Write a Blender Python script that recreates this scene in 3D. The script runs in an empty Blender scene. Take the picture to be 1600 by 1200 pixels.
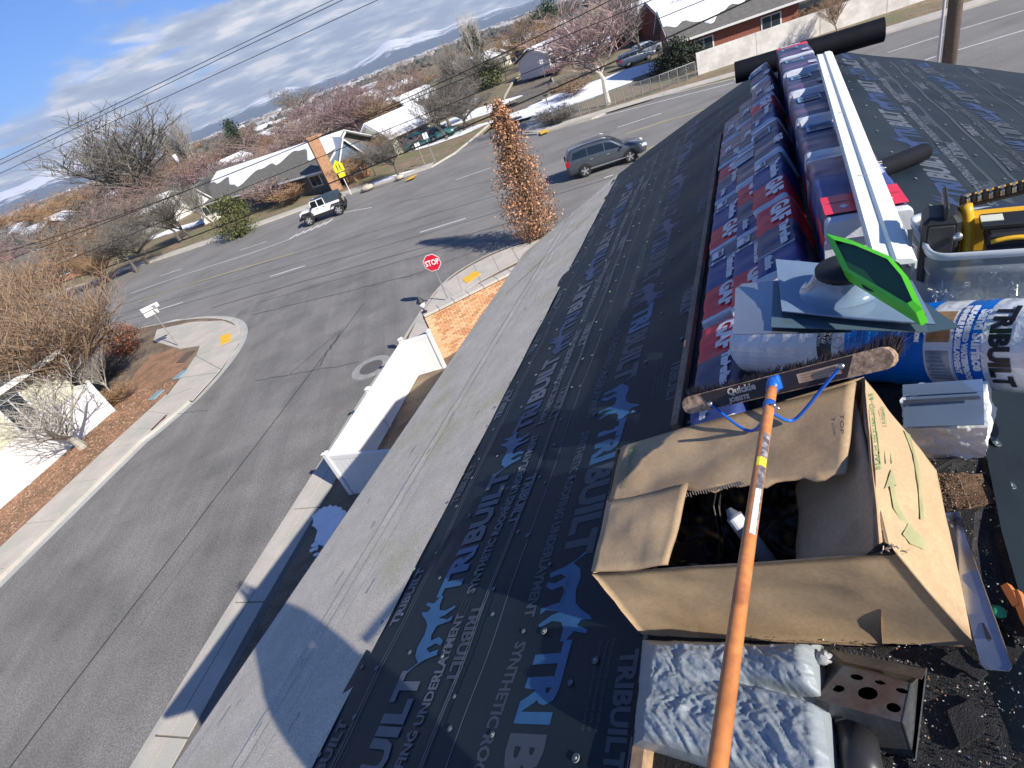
import bpy, bmesh, math, random
import numpy as np
from mathutils import Vector, Matrix
random.seed(7); rs = np.random.RandomState(7)
SC = bpy.context.scene
COL = SC.collection
R = math.radians
# ------------------------------------------------------------------ camera
CAM_Z = 9.3
FOC = 842.0                      # focal length in photo pixels (1600 wide)
ROLL = R(21.2); PITCH = math.atan(533/FOC)
FW = np.array([0, math.cos(PITCH), -math.sin(PITCH)])
UP = np.array([0, math.sin(PITCH), math.cos(PITCH)])
RT = np.array([1., 0, 0])
cs, sn = math.cos(ROLL), math.sin(ROLL)
zen = np.array([-sn, -cs]); rgt = np.array([cs, -sn])
# image right (1,0): components on up = zen.x, on right = rgt.x
camx = UP*zen[0] + RT*rgt[0]
camy = -(UP*zen[1] + RT*rgt[1])
cd = bpy.data.cameras.new('camera'); cam = bpy.data.objects.new('camera', cd); COL.objects.link(cam)
cd.sensor_width = 36; cd.lens = FOC/1600*36; cd.clip_start = 0.05; cd.clip_end = 60000
cam.matrix_world = Matrix(((camx[0], camy[0], -FW[0], 0), (camx[1], camy[1], -FW[1], 0), (camx[2], camy[2], -FW[2], CAM_Z), (0, 0, 0, 1)))
SC.camera = cam
# ------------------------------------------------------------------ sun and sky
SUN_AZ = R(141.7); SUN_EL = R(34.5)          # azimuth clockwise from +Y
sl = bpy.data.lights.new('sun', 'SUN'); so = bpy.data.objects.new('sun', sl); COL.objects.link(so)
sl.energy = 4.6; sl.angle = R(0.53); sl.color = (1, .935, .84)
sdir = Vector((math.sin(SUN_AZ)*math.cos(SUN_EL), math.cos(SUN_AZ)*math.cos(SUN_EL), math.sin(SUN_EL)))
so.rotation_euler = sdir.to_track_quat('Z', 'Y').to_euler(); so.location = sdir*60
W = bpy.data.worlds.new('World'); SC.world = W; W.use_nodes = True
nt = W.node_tree; N = nt.nodes; L = nt.links; N.clear()
def nd(t, **k):
    n = N.new(t)
    for a, b in k.items(): setattr(n, a, b)
    return n
out = nd('ShaderNodeOutputWorld'); bg = nd('ShaderNodeBackground'); bg.inputs[1].default_value = 0.078
sky = nd('ShaderNodeTexSky', sky_type='NISHITA', sun_disc=False, sun_elevation=SUN_EL, sun_rotation=SUN_AZ, altitude=1400, air_density=1.0, dust_density=.5, ozone_density=1.6)
tc = nd('ShaderNodeTexCoord'); sep = nd('ShaderNodeSeparateXYZ'); L.new(tc.outputs['Generated'], sep.inputs[0])
def wm(op, a, b=None, c=None):
    n = nd('ShaderNodeMath', operation=op)
    for i, v in enumerate((a, b, c)):
        if v is None: continue
        if isinstance(v, (int, float)): n.inputs[i].default_value = v
        else: L.new(v, n.inputs[i])
    return n.outputs[0]
# cloud deck coordinates: project the direction on a layer so clouds flatten towards the horizon
zc = wm('MAXIMUM', sep.outputs[2], 0.0); den = wm('ADD', zc, 0.10)
ux = wm('DIVIDE', sep.outputs[0], den); uy = wm('DIVIDE', sep.outputs[1], den)
cx = nd('ShaderNodeCombineXYZ'); L.new(ux, cx.inputs[0]); L.new(uy, cx.inputs[1]); L.new(wm('MULTIPLY', zc, 6.0), cx.inputs[2])
n1 = nd('ShaderNodeTexNoise'); L.new(cx.outputs[0], n1.inputs['Vector']); n1.inputs['Scale'].default_value = .8; n1.inputs['Detail'].default_value = 10; n1.inputs['Roughness'].default_value = .52; n1.inputs['Distortion'].default_value = .35
n2 = nd('ShaderNodeTexNoise'); L.new(cx.outputs[0], n2.inputs['Vector']); n2.inputs['Scale'].default_value = 2.3; n2.inputs['Detail'].default_value = 8; n2.inputs['Roughness'].default_value = .55
# cover falls with elevation: a bank of cloud near the horizon, blue above it
bound = wm('SUBTRACT', 0.262, sep.outputs[2])
bx = wm('MULTIPLY', wm('MINIMUM', sep.outputs[0], 0.12), 0.36)
cov = wm('ADD', wm('MULTIPLY', wm('ADD', bound, bx), 9.0), wm('MULTIPLY', wm('SUBTRACT', n1.outputs[0], 0.5), 3.4))
mr = nd('ShaderNodeMapRange', interpolation_type='SMOOTHSTEP'); L.new(cov, mr.inputs[0]); mr.inputs[1].default_value = -.05; mr.inputs[2].default_value = .38
cr = nd('ShaderNodeValToRGB'); L.new(n2.outputs[0], cr.inputs[0])
cr.color_ramp.elements[0].position = .40; cr.color_ramp.elements[0].color = (.34, .40, .54, 1)
cr.color_ramp.elements[1].position = .64; cr.color_ramp.elements[1].color = (.98, .97, .98, 1)
e = cr.color_ramp.elements.new(.52); e.color = (.50, .58, .70, 1)
sc_ = nd('ShaderNodeMix', data_type='RGBA', blend_type='MULTIPLY'); sc_.inputs[0].default_value = 1
L.new(cr.outputs[0], sc_.inputs[6]); sc_.inputs[7].default_value = (9.2, 8.8, 8.3, 1)
sk2 = nd('ShaderNodeMix', data_type='RGBA', blend_type='MULTIPLY'); sk2.inputs[0].default_value = 1
L.new(sky.outputs[0], sk2.inputs[6]); sk2.inputs[7].default_value = (.27, .60, 1.12, 1)
mx = nd('ShaderNodeMix', data_type='RGBA'); L.new(mr.outputs[0], mx.inputs[0]); L.new(sk2.outputs[2], mx.inputs[6]); L.new(sc_.outputs[2], mx.inputs[7])
L.new(mx.outputs[2], bg.inputs[0]); L.new(bg.outputs[0], out.inputs[0])
vs = SC.view_settings; vs.view_transform = 'Standard'; vs.look = 'None'; vs.gamma = 1; vs.exposure = 0.72; vs.use_curve_mapping = False
SC.render.engine = 'CYCLES'; SC.cycles.max_bounces = 6; SC.cycles.transparent_max_bounces = 12
# ------------------------------------------------------------------ geometry of the place
CAMP = np.array([0, 0, CAM_Z])
def ray(px, py):
    d = np.array([px-800, py-600])/FOC
    return FW + (d@zen)*UP + (d@rgt)*RT
def G(px, py, z=0.0):
    d = ray(px, py); return CAMP + d*((z-CAM_Z)/d[2])
HR = 1.6; TS = 0.41; CT = math.sqrt(1+TS*TS); HAZ = R(31)
HA = np.array([math.sin(HAZ), math.cos(HAZ), 0]); HB = np.array([-math.cos(HAZ), math.sin(HAZ), 0]); HZ = np.array([0, 0, 1.])
BR = -.327*HR
RIDGE = CAMP + HB*BR - HZ*HR            # ridge point abreast of the camera
def RC(a, b, h=0):
    """roof coordinates: a along the ridge, b horizontally left of it (negative: right slope), h square to the slope"""
    s = 1 if b >= 0 else -1
    return RIDGE + HA*a + HB*(b + s*h*TS/CT) + HZ*(-TS*abs(b) + h/CT)
def RP(px, py, h=0, side=1):
    d = ray(px, py); den = d[2] + side*TS*(d@HB); num = -HR + h*CT + side*TS*BR
    return CAMP + d*(num/den)
def RA(px, py, a):
    d = ray(px, py); return CAMP + d*(a/(d@HA))
def RZ(px, py, z):                      # z relative to the ridge
    return G(px, py, CAM_Z-HR+z)
def ab(P):
    X = np.asarray(P)-RIDGE; return X@HA, X@HB, X[2]
SA = np.array([math.sin(R(20.5)), math.cos(R(20.5)), 0]); SB = np.array([-math.cos(R(20.5)), math.sin(R(20.5)), 0])
def ST(al, la, z=0): return SA*al + SB*la + HZ*z
def VA(px, py, al):
    d = ray(px, py); return CAMP + d*(al/(d@SA))
def HT(base, px, py):
    """height above ground of the photo point px,py on the vertical through base"""
    d = ray(px, py); s_ = (base[:2]@d[:2])/(d[:2]@d[:2]); return CAM_Z + d[2]*s_
# ------------------------------------------------------------------ materials
MATS = {}
def mat(name, col, rough=.8, var=.12, vs_=8, fine=.0, fs=200, bump=.0, bs=60, metal=0, spec=.5, alpha=1, trans=0, coat=0, second=None, ss=3, sm=(.45, .6), emit=None, coord='Object', bd=.01, ior=1.45, streak=None):
    if name in MATS: return MATS[name]
    m = bpy.data.materials.new(name); m.use_nodes = True; t = m.node_tree; n = t.nodes; l = t.links
    b = n['Principled BSDF']; c = n.new('ShaderNodeTexCoord')
    def noise(s, d=4, r=.6):
        x = n.new('ShaderNodeTexNoise'); x.inputs['Scale'].default_value = s; x.inputs['Detail'].default_value = d; x.inputs['Roughness'].default_value = r
        l.new(c.outputs[coord], x.inputs['Vector']); return x.outputs[0]
    def ramp(src, a, bb, p0=.3, p1=.7):
        x = n.new('ShaderNodeValToRGB'); l.new(src, x.inputs[0]); x.color_ramp.elements[0].position = p0; x.color_ramp.elements[1].position = p1
        x.color_ramp.elements[0].color = (*a, 1); x.color_ramp.elements[1].color = (*bb, 1); return x.outputs[0]
    col = tuple(col)
    o = ramp(noise(vs_), [max(0, v*(1-var)) for v in col], [v*(1+var) for v in col])
    if second is not None:
        q = n.new('ShaderNodeMix'); q.data_type = 'RGBA'; l.new(ramp(noise(ss, 6), (0, 0, 0), (1, 1, 1), *sm), q.inputs[0]); l.new(o, q.inputs[6]); q.inputs[7].default_value = (*second, 1); o = q.outputs[2]
    if streak is not None:      # long tyre polished bands: (angle, stretch x, stretch y, scale, depth)
        mp = n.new('ShaderNodeMapping'); mp.inputs['Rotation'].default_value = (0, 0, streak[0]); mp.inputs['Scale'].default_value = (streak[1], streak[2], 1); l.new(c.outputs[coord], mp.inputs[0])
        x = n.new('ShaderNodeTexNoise'); x.inputs['Scale'].default_value = streak[3]; x.inputs['Detail'].default_value = 5; x.inputs['Roughness'].default_value = .65; l.new(mp.outputs[0], x.inputs['Vector'])
        q = n.new('ShaderNodeMix'); q.data_type = 'RGBA'; q.blend_type = 'MULTIPLY'; q.inputs[0].default_value = 1; l.new(o, q.inputs[6]); l.new(ramp(x.outputs[0], (1-streak[4],)*3, (1+streak[4],)*3, .36, .64), q.inputs[7]); o = q.outputs[2]
    if fine:
        q = n.new('ShaderNodeMix'); q.data_type = 'RGBA'; q.blend_type = 'MULTIPLY'; q.inputs[0].default_value = 1
        l.new(o, q.inputs[6]); l.new(ramp(noise(fs, 2), (1-fine,)*3, (1+fine,)*3, .35, .65), q.inputs[7]); o = q.outputs[2]
    l.new(o, b.inputs['Base Color']); b.inputs['Roughness'].default_value = rough; b.inputs['Metallic'].default_value = metal
    b.inputs['Specular IOR Level'].default_value = spec; b.inputs['Alpha'].default_value = alpha; b.inputs['Transmission Weight'].default_value = trans; b.inputs['Coat Weight'].default_value = coat; b.inputs['IOR'].default_value = ior
    if bump:
        q = n.new('ShaderNodeBump'); q.inputs['Strength'].default_value = bump; q.inputs['Distance'].default_value = bd; l.new(noise(bs, 5), q.inputs['Height']); l.new(q.outputs[0], b.inputs['Normal'])
    if emit: b.inputs['Emission Color'].default_value = (*col, 1); b.inputs['Emission Strength'].default_value = emit
    MATS[name] = m; return m
# ------------------------------------------------------------------ mesh collector
class MB:
    def __init__(s): s.v = []; s.f = []; s.m = []
    def add(s, vs_, fs_, mi=0):
        o = len(s.v); s.v += [tuple(float(c) for c in p) for p in vs_]
        for f in fs_: s.f.append(tuple(i+o for i in f)); s.m.append(mi)
        return s
    def quad(s, a, b, c, d, mi=0): return s.add([a, b, c, d], [(0, 1, 2, 3)], mi)
    def poly(s, pts, mi=0): return s.add(pts, [tuple(range(len(pts)))], mi)
    def box(s, c, sz, ax=None, mi=0, bev=0, top=1.0):
        c = np.asarray(c, float); ax = np.asarray(ax if ax is not None else np.eye(3), float); h = np.asarray(sz)/2
        if bev:
            x, y, z = h; b_ = min(bev, x*.9, y*.9, z*.9); P = []
            for sz_, in ((-1,), (1,)):
                for k, (ix, iy) in (((0, (x-b_, y-b_)), (1, (x, y))) if sz_ < 0 else ((1, (x, y)), (0, (x-b_, y-b_)))):
                    zz = sz_*(z if k == 0 else z-b_)
                    jx, jy = (ix, iy)
                    bb = b_*.7 if k else b_*.4
                    ring = [(-jx+bb, -jy), (jx-bb, -jy), (jx, -jy+bb), (jx, jy-bb), (jx-bb, jy), (-jx+bb, jy), (-jx, jy-bb), (-jx, -jy+bb)]
                    P += [c + ax[0]*a*(top if sz_ > 0 else 1) + ax[1]*b2*(top if sz_ > 0 else 1) + ax[2]*zz for a, b2 in ring]
            F = [tuple(range(7, -1, -1)), tuple(range(24, 32))]
            for r in range(3):
                for i in range(8): F.append((r*8+i, r*8+(i+1) % 8, (r+1)*8+(i+1) % 8, (r+1)*8+i))
            return s.add(P, F, mi)
        P = []
        for z in (-1, 1):
            k = top if z > 0 else 1
            for x, y in ((-1, -1), (1, -1), (1, 1), (-1, 1)): P.append(c + ax[0]*x*h[0]*k + ax[1]*y*h[1]*k + ax[2]*z*h[2])
        return s.add(P, [(3, 2, 1, 0), (4, 5, 6, 7), (0, 1, 5, 4), (1, 2, 6, 5), (2, 3, 7, 6), (3, 0, 4, 7)], mi)
    def tube(s, pts, rad, n=8, mi=0, caps=True):
        pts = [np.asarray(p, float) for p in pts]; k = len(pts); rad = [rad]*k if isinstance(rad, (int, float)) else rad
        P = []; prev = None
        for i in range(k):
            d = pts[min(i+1, k-1)]-pts[max(i-1, 0)]; d = d/(np.linalg.norm(d)+1e-9)
            if prev is None:
                u = np.cross(d, (0, 0, 1) if abs(d[2]) < .9 else (1, 0, 0))
            else: u = prev - d*(prev@d)
            u = u/(np.linalg.norm(u)+1e-9); prev = u; w = np.cross(d, u)
            for j in range(n):
                t = 2*math.pi*j/n; P.append(pts[i] + (u*math.cos(t)+w*math.sin(t))*rad[i])
        F = [(i*n+j, i*n+(j+1) % n, (i+1)*n+(j+1) % n, (i+1)*n+j) for i in range(k-1) for j in range(n)]
        if caps: F += [tuple(range(n-1, -1, -1)), tuple((k-1)*n+j for j in range(n))]
        return s.add(P, F, mi)
    def prism(s, pts, off, mi=0):
        n = len(pts); off = np.asarray(off, float); P = [np.asarray(p, float) for p in pts]; Q = [p+off for p in P]
        return s.add(P+Q, [tuple(range(n-1, -1, -1)), tuple(range(n, 2*n))] + [(i, (i+1) % n, n+(i+1) % n, n+i) for i in range(n)], mi)
    def grid(s, fn, nu, nv, mi=0, mfn=None):
        P = [fn(i/nu, j/nv) for i in range(nu+1) for j in range(nv+1)]; o = len(s.v); s.v += [tuple(float(c) for c in p) for p in P]
        for i in range(nu):
            for j in range(nv):
                s.f.append((o+i*(nv+1)+j, o+(i+1)*(nv+1)+j, o+(i+1)*(nv+1)+j+1, o+i*(nv+1)+j+1)); s.m.append(mfn((i+.5)/nu, (j+.5)/nv) if mfn else mi)
        return s
    def sphere(s, c, r, n=8, m=6, mi=0, ax=None):
        c = np.asarray(c, float); r = np.asarray([r]*3 if isinstance(r, (int, float)) else r); ax = np.eye(3) if ax is None else np.asarray(ax)
        def fn(u, v):
            t = 2*math.pi*u; p = math.pi*v; q = np.array([math.cos(t)*math.sin(p), math.sin(t)*math.sin(p), -math.cos(p)])*r
            return c + ax.T@q
        return s.grid(fn, n, m, mi)
    def mesh(s, name, mats, smooth=False, M=None):
        me = bpy.data.meshes.new(name); vv = s.v
        if M is not None:
            A = np.array(M.inverted()); a = np.asarray(vv)@A[:3, :3].T + A[:3, 3]; vv = a.tolist()
        me.from_pydata(vv, [], s.f); mats = mats if isinstance(mats, (list, tuple)) else [mats]
        for m in mats: me.materials.append(m)
        me.polygons.foreach_set('material_index', s.m)
        if smooth: me.polygons.foreach_set('use_smooth', [True]*len(s.f))
        me.update(); return me
def frame(o, x=(1, 0, 0), y=(0, 1, 0), z=(0, 0, 1)):
    return Matrix(((x[0], y[0], z[0], o[0]), (x[1], y[1], z[1], o[1]), (x[2], y[2], z[2], o[2]), (0, 0, 0, 1)))
def props(o, label=None, cat=None, group=None, kind=None):
    if label: o['label'] = label
    if cat: o['category'] = cat
    if group: o['group'] = group
    if kind: o['kind'] = kind
    return o
WM = {}
def thing(name, label, cat, M=None, group=None):
    o = bpy.data.objects.new(name, None); COL.objects.link(o); o.empty_display_size = .2
    M = M if M is not None else Matrix.Identity(4)
    if not isinstance(M, Matrix): M = frame(M)
    o.matrix_basis = M; WM[o.name] = M
    return props(o, label, cat, group)
def part(name, mb, mats, parent=None, smooth=False, label=None, kind=None, world=True):
    """one mesh object; world=True means the vertices are in world coordinates and are moved to the thing's frame"""
    M = WM.get(parent.name) if parent else None
    me = mb.mesh(name, mats, smooth, M if (world and M is not None) else None) if isinstance(mb, MB) else mb
    o = bpy.data.objects.new(name, me); COL.objects.link(o)
    if parent: o.parent = parent; WM[o.name] = M if M is not None else Matrix.Identity(4)
    return props(o, label=label, kind=kind)
def solo(name, mb, mats, label, cat, base=None, smooth=False, group=None):
    M = frame(base) if base is not None and not isinstance(base, Matrix) else base
    me = mb.mesh(name, mats, smooth, M); o = bpy.data.objects.new(name, me); COL.objects.link(o)
    if M is not None: o.matrix_basis = M; WM[o.name] = M
    return props(o, label, cat, group)
def struct(name, mb, mats, smooth=False, parent=None):
    o = part(name, mb, mats, parent, smooth)
    if parent is None: o['kind'] = 'structure'
    return o
def copytree(o, M, label=None, group=None):
    c = o.copy(); COL.objects.link(c); c.matrix_basis = M; WM[c.name] = M
    if label: c['label'] = label
    if group: c['group'] = group
    def rec(src, dst):
        for ch in list(src.children):
            d = ch.copy(); COL.objects.link(d); d.parent = dst; WM[d.name] = M; rec(ch, d)
    rec(o, c); return c
_TX = {}
def text_verts(s, size=1, ax='LEFT', bold=.0, shear=0):
    k = (s, size, ax, bold, shear)
    if k in _TX: return _TX[k]
    cu = bpy.data.curves.new('t', 'FONT'); cu.body = s; cu.size = size; cu.align_x = ax; cu.align_y = 'CENTER'; cu.offset = bold; cu.resolution_u = 2; cu.shear = shear; cu.fill_mode = 'FRONT'
    o = bpy.data.objects.new('t', cu); COL.objects.link(o); dg = bpy.context.evaluated_depsgraph_get(); me = bpy.data.meshes.new_from_object(o.evaluated_get(dg))
    v = np.array([list(x.co) for x in me.vertices]); f = [tuple(p.vertices) for p in me.polygons]
    bpy.data.objects.remove(o); bpy.data.curves.remove(cu); bpy.data.meshes.remove(me)
    _TX[k] = (v, f); return v, f
def text_on(mb, s, size, fn, mi=0, **k):
    v, f = text_verts(s, size, **k)
    if len(v): mb.add([fn(x, y) for x, y, _ in v], f, mi)
# ================================================================== setting
HAZ0 = R(20.5)
asphalt = mat('asphalt', (.196, .188, .174), .9, .10, .35, .30, 22, .5, 40, second=(.228, .219, .203), ss=.22, sm=(.42, .60), streak=(HAZ0, .06, 1, .8, .09))
asphalt2 = mat('asphalt_old', (.166, .160, .149), .92, .16, .5, .34, 26, .6, 45, second=(.222, .213, .198), ss=.45, sm=(.40, .66), streak=(HAZ0, 1, .06, 1.3, .10))
crackm = mat('tar', (.035, .035, .037), .6)
concrete = mat('concrete', (.52, .47, .41), .9, .10, 1.2, .10, 40, .3, 60, second=(.44, .43, .37), ss=.7)
concrete_d = mat('concrete_joint', (.16, .15, .13), .95)
gutterm = mat('gutter_concrete', (.42, .42, .40), .9, .1, 1, .1, 30)
mulch = mat('bark_mulch', (.36, .20, .12), .95, .35, 9, .4, 30, 1, 22, second=(.24, .15, .09), ss=1.2, bd=.05)
dirt = mat('dirt', (.17, .125, .09), .95, .3, 3, .35, 25, 1, 18, second=(.26, .20, .13), ss=.5, bd=.04)
dryland = mat('dry_ground', (.20, .165, .125), .95, .35, .25, .3, 4, second=(.10, .10, .085), ss=.03, sm=(.4, .6))
lawnm = mat('dry_lawn', (.24, .18, .115), .95, .3, 1.2, .35, 14, .6, 12, second=(.17, .17, .085), ss=.3)
snowm = mat('snow', (.85, .87, .90), .7, .04, 2, .04, 12, .5, 5, bd=.05)
whitep = mat('white_road_paint', (.72, .72, .70), .7, .18, 3, .15, 20)
yellowp = mat('yellow_road_paint', (.60, .50, .16), .7, .2, 3)
plateY = mat('tactile_yellow', (.75, .45, .04), .7, .1, 3, bump=.4, bs=30)
vinyl = mat('white_vinyl', (.74, .74, .72), .45, .03, 2)
galv = mat('galvanised_steel', (.42, .43, .44), .45, .12, 4, metal=.6)
darkmetal = mat('dark_metal', (.03, .03, .033), .5)

# ground out to the horizon
g = MB(); g.quad((-42000, -42000, -.6), (42000, -42000, -.6), (42000, 42000, -.6), (-42000, 42000, -.6)); struct('ground', g, dryland)
g = MB(); P = [ST(-90, 300), ST(-90, -300), ST(64, -300), ST(64, 300)]
g.poly(P[::-1]); road = struct('road', g, asphalt)
g = MB(); g.poly([ST(-60, 11.0, .004), ST(21, 10.0, .004), ST(28.6, 8.0, .004), ST(28.6, 26, .004), ST(18, 22.2, .004), ST(-60, 22.2, .004)]); side = struct('side_street', g, asphalt2)

def block(name, pts, h, m, kw=.16):
    """raised ground with a kerb along its outline"""
    o = MB(); o.prism([np.array([p[0], p[1], -.3]) for p in pts], (0, 0, h+.3)); return struct(name, o, m)
def smooth_poly(pts, it=2):
    for _ in range(it):
        q = [pts[0]]
        for a, b in zip(pts[:-1], pts[1:]): q += [a*.75+b*.25, a*.25+b*.75]
        q.append(pts[-1]); pts = q
    return pts
def offset(line, d):
    r = []
    for i in range(len(line)):
        t = line[min(i+1, len(line)-1)]-line[max(i-1, 0)]; t = t/np.linalg.norm(t); r.append(line[i]+np.array([-t[1], t[0], 0])*d)
    return r
def ribbon(mb, l1, l2, z=None, mi=0):
    for a, b, c, d in zip(l1[:-1], l1[1:], l2[1:], l2[:-1]): mb.quad(a, b, c, d, mi)
def strip_px(mb, pts, w, z=.008, mi=0, raw=False):
    l = [p if raw else G(*p, z) for p in pts]; ribbon(mb, offset(l, w/2), offset(l, -w/2), mi=mi)
def kerb(name, line, side, h=.15, w=.16):
    o = MB(); a = offset(line, -side*.012); b = offset(line, side*w)
    za = [p*[1, 1, 0]+HZ*(h-.01) for p in a]; zb = [p*[1, 1, 0]+HZ*h for p in b]; lo = [p*[1, 1, 0]-HZ*.05 for p in a]
    if side > 0: ribbon(o, zb, za); ribbon(o, za, lo)
    else: ribbon(o, za, zb); ribbon(o, lo, za)
    return struct(name, o, concrete)
def resample(line, n):
    d = [0]
    for a, b in zip(line[:-1], line[1:]): d.append(d[-1]+np.linalg.norm(b-a))
    t = np.linspace(0, d[-1], n+1); return [np.array([np.interp(x, d, [p[k] for p in line]) for k in range(3)]) for x in t]
def slabs(parent, l1, l2, n, z, m=None, gap=.02, name='paving_slab'):
    A = resample(l1, n); B = resample(l2, n)
    for i in range(n):
        a, b, c, d = A[i], A[i+1], B[i+1], B[i]; ctr = (a+b+c+d)/4; o = MB()
        q = [ctr+(p-ctr)*(1-gap/np.linalg.norm(p-ctr)) for p in (a, b, c, d)]; q = [np.array([p[0], p[1], z-.03]) for p in q]
        t = random.uniform(-.004, .004); o.prism(q, (0, 0, .03+t)); part(name, o, m or concrete, parent)
# left corner block
kl = [ST(-60, 21.7), ST(2, 21.75), ST(8, 21.8), ST(14.2, 21.75)] + smooth_poly([G(240, 678), G(300, 628), G(345, 580), G(377, 535), G(378, 508), G(350, 498), G(300, 499), G(228, 513)])
kl_far = [kl[-1]+SB*40+SA*0, kl[-1]+SB*250-SA*2]
pl = kl + kl_far + [ST(-60, 300)]
block('verge', pl, .12, dirt)
kerb('kerb', kl+kl_far, 1)
g = MB(); strip = offset(kl, -.36); ribbon(g, [p+HZ*.008 for p in kl], [p+HZ*.008 for p in strip]); struct('gutter', g, gutterm)
g = MB(); inn = offset(kl, 1.85); inn = inn[:len(inn)]
k2 = offset(kl, .17); walk = struct('sidewalk', MB().poly([p*[1, 1, 0]+HZ*.125 for p in k2[:8]]+[p*[1, 1, 0]+HZ*.125 for p in offset(kl, 1.8)[:8][::-1]]), concrete_d)
slabs(walk, [ST(-20, 21.93), ST(14, 21.93)], [ST(-20, 23.55), ST(14, 23.5)], 17, .15)
slabs(walk, [ST(14, 21.93), G(300, 628)+SB*.2], [ST(14, 23.5), G(262, 620)], 3, .15)
# the corner apron, ramp and tactile plate
ap = MB(); cpx = [(262, 620), (302, 627), (345, 578), (374, 535), (374, 510), (348, 501), (300, 503), (262, 511), (248, 520), (265, 533), (281, 543), (308, 540), (300, 552), (276, 566), (310, 560)]
apr = [G(px, py, .14) for px, py in [(258, 622), (300, 626), (343, 579), (373, 535), (374, 511), (348, 501), (300, 503), (245, 515), (240, 533), (281, 545), (312, 540), (306, 556), (283, 590)]]
ap.prism([p-HZ*.03 for p in apr], (0, 0, .036)); part('corner_apron', ap, concrete, walk)
for a, b in [((312, 540), (306, 556)), ((306, 556), (372, 530)), ((306, 556), (345, 577)), ((283, 590), (340, 582)), ((258, 622), (300, 606))]:
    s_ = MB(); l = [G(*a, .1495), G(*b, .1495)]; ribbon(s_, offset(l, .015), offset(l, -.015)); part('joint', s_, concrete_d, walk)
o = MB(); o.prism([G(344, 525, .15), G(360, 520, .15), G(361, 532, .15), G(345, 540, .15)], (0, 0, .012)); tp = solo('tactile_plate', o, plateY, 'yellow tactile plate on the pale corner ramp left of the side street', 'tactile plate', G(352, 529, .15))
for i in range(5):
    for j in range(5):
        s_ = MB(); c = G(344+16*(i+.5)/5+.5*j/5, 525-5*(i+.5)/5+14*(j+.5)/5, .162); s_.sphere(c, (.035, .035, .012), 6, 3); part('stud', s_, plateY, tp, True)
g = MB(); g.poly([p*[1, 1, 0]+HZ*.135 for p in [ST(-40, 23.5), ST(14, 23.5), G(262, 620), G(283, 592), G(300, 560), G(276, 547), G(235, 560), G(215, 585), ST(17.2, 26.5), ST(-40, 26.5)]]); struct('mulch_bed', g, mulch)
# chips of bark
g = MB()
for i in range(5200):
    a = random.uniform(0, 19); l_ = random.uniform(23.6, 26.4); c = ST(a, l_, .142); u = np.array([random.uniform(-1, 1), random.uniform(-1, 1), random.uniform(-.25, .25)]); u /= np.linalg.norm(u); v = np.cross(u, (0, 0, 1)); s1, s2 = random.uniform(.02, .06), random.uniform(.008, .02)
    g.quad(c-u*s1-v*s2, c+u*s1-v*s2, c+u*s1+v*s2+HZ*.01, c-u*s1+v*s2+HZ*.01, random.randrange(3))
o = part('bark_chips', g, [mat('chip_a', (.42, .24, .14), .95), mat('chip_b', (.26, .15, .09), .95), mat('chip_c', (.52, .34, .22), .95)]); props(o, 'loose reddish bark chips in the bed beside the white fence', 'bark chips', kind='stuff')
# utility lids, storm drain
o = MB(); o.prism([G(x, y, .15) for x, y in [(275, 567), (293, 550), (305, 548), (288, 566)]], (0, 0, .02)); solo('utility_cover', o, mat('rust_cover', (.13, .09, .07), .8), 'brown rectangular utility cover set in the corner pavement', 'utility cover', G(290, 558, .15))
for (x, y), l_ in (((283, 586), 'blue green utility lid in the bark beside the corner pavement, the farther one'), ((245, 618), 'blue green utility lid in the bark nearer the tree and fence')):
    o = MB(); c = G(x, y, .14); o.box(c+HZ*.03, (.75, .45, .07), [SA, SB, HZ], bev=.02); solo('utility_vault', o, mat('lid_blue', (.22, .33, .36), .6), l_, 'utility lid', c, group='green utility lids in the bark bed')
o = MB(); a = ST(15.3, 21.62, 0); o.box(a+HZ*.085, (1.0, .12, .15), [SA, SB, HZ]); dr = solo('storm_drain', o, mat('drain_rust', (.10, .03, .04), .7), 'dark red storm drain opening in the left kerb', 'storm drain', a)
s_ = MB()
for k in range(5): s_.box(ST(15.3-.4+.2*k, 21.55, .08), (.03, .03, .12), [SA, SB, HZ])
part('grate_bar', s_, darkmetal, dr)
# right corner block
kr = [ST(-60, 11.3), ST(6, 11.25), ST(11, 11.1), ST(15, 10.95)] + smooth_poly([G(628, 540), G(650, 503), G(693, 442), G(748, 408), G(800, 386), ST(27.2, 1), ST(27.6, -8)])
kr_far = [ST(27.4, -300)]
block('verge', kr + kr_far + [ST(-60, -300)], .12, dirt)
kerb('kerb', kr+kr_far, -1)
walk2 = struct('sidewalk', MB().poly([ST(-60, 11.1, .125), ST(15, 10.8, .125), ST(15, 10.0, .125), ST(-60, 10.3, .125)][::-1]), concrete_d)
slabs(walk2, [ST(-20, 11.15)]+offset(kr[1:4], -.15), [ST(-20, 10.78)]+offset(kr[1:4], -.52), 12, .15)
slabs(walk2, [ST(-20, 10.75)]+offset(kr[1:4], -.54), [ST(-20, 10.25)]+offset(kr[1:4], -1.02), 12, .148)
c2 = [G(635, 545), G(652, 506), G(695, 446), G(750, 411), G(800, 390)]
slabs(walk2, c2, [G(680, 585), ST(17.4, 8.2), G(722, 462), G(765, 436), G(812, 412)], 9, .15)
slabs(walk2, [G(800, 390), ST(26.8, -30)], [G(812, 412), ST(24.6, -30)], 20, .15)
o = MB(); o.prism([G(x, y, .15) for x, y in [(722, 437), (742, 423), (752, 428), (730, 443)]], (0, 0, .012)); tp2 = solo('tactile_plate', o, plateY, 'yellow tactile plate in the tree shade behind the stop sign', 'tactile plate', G(735, 433, .15))
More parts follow.
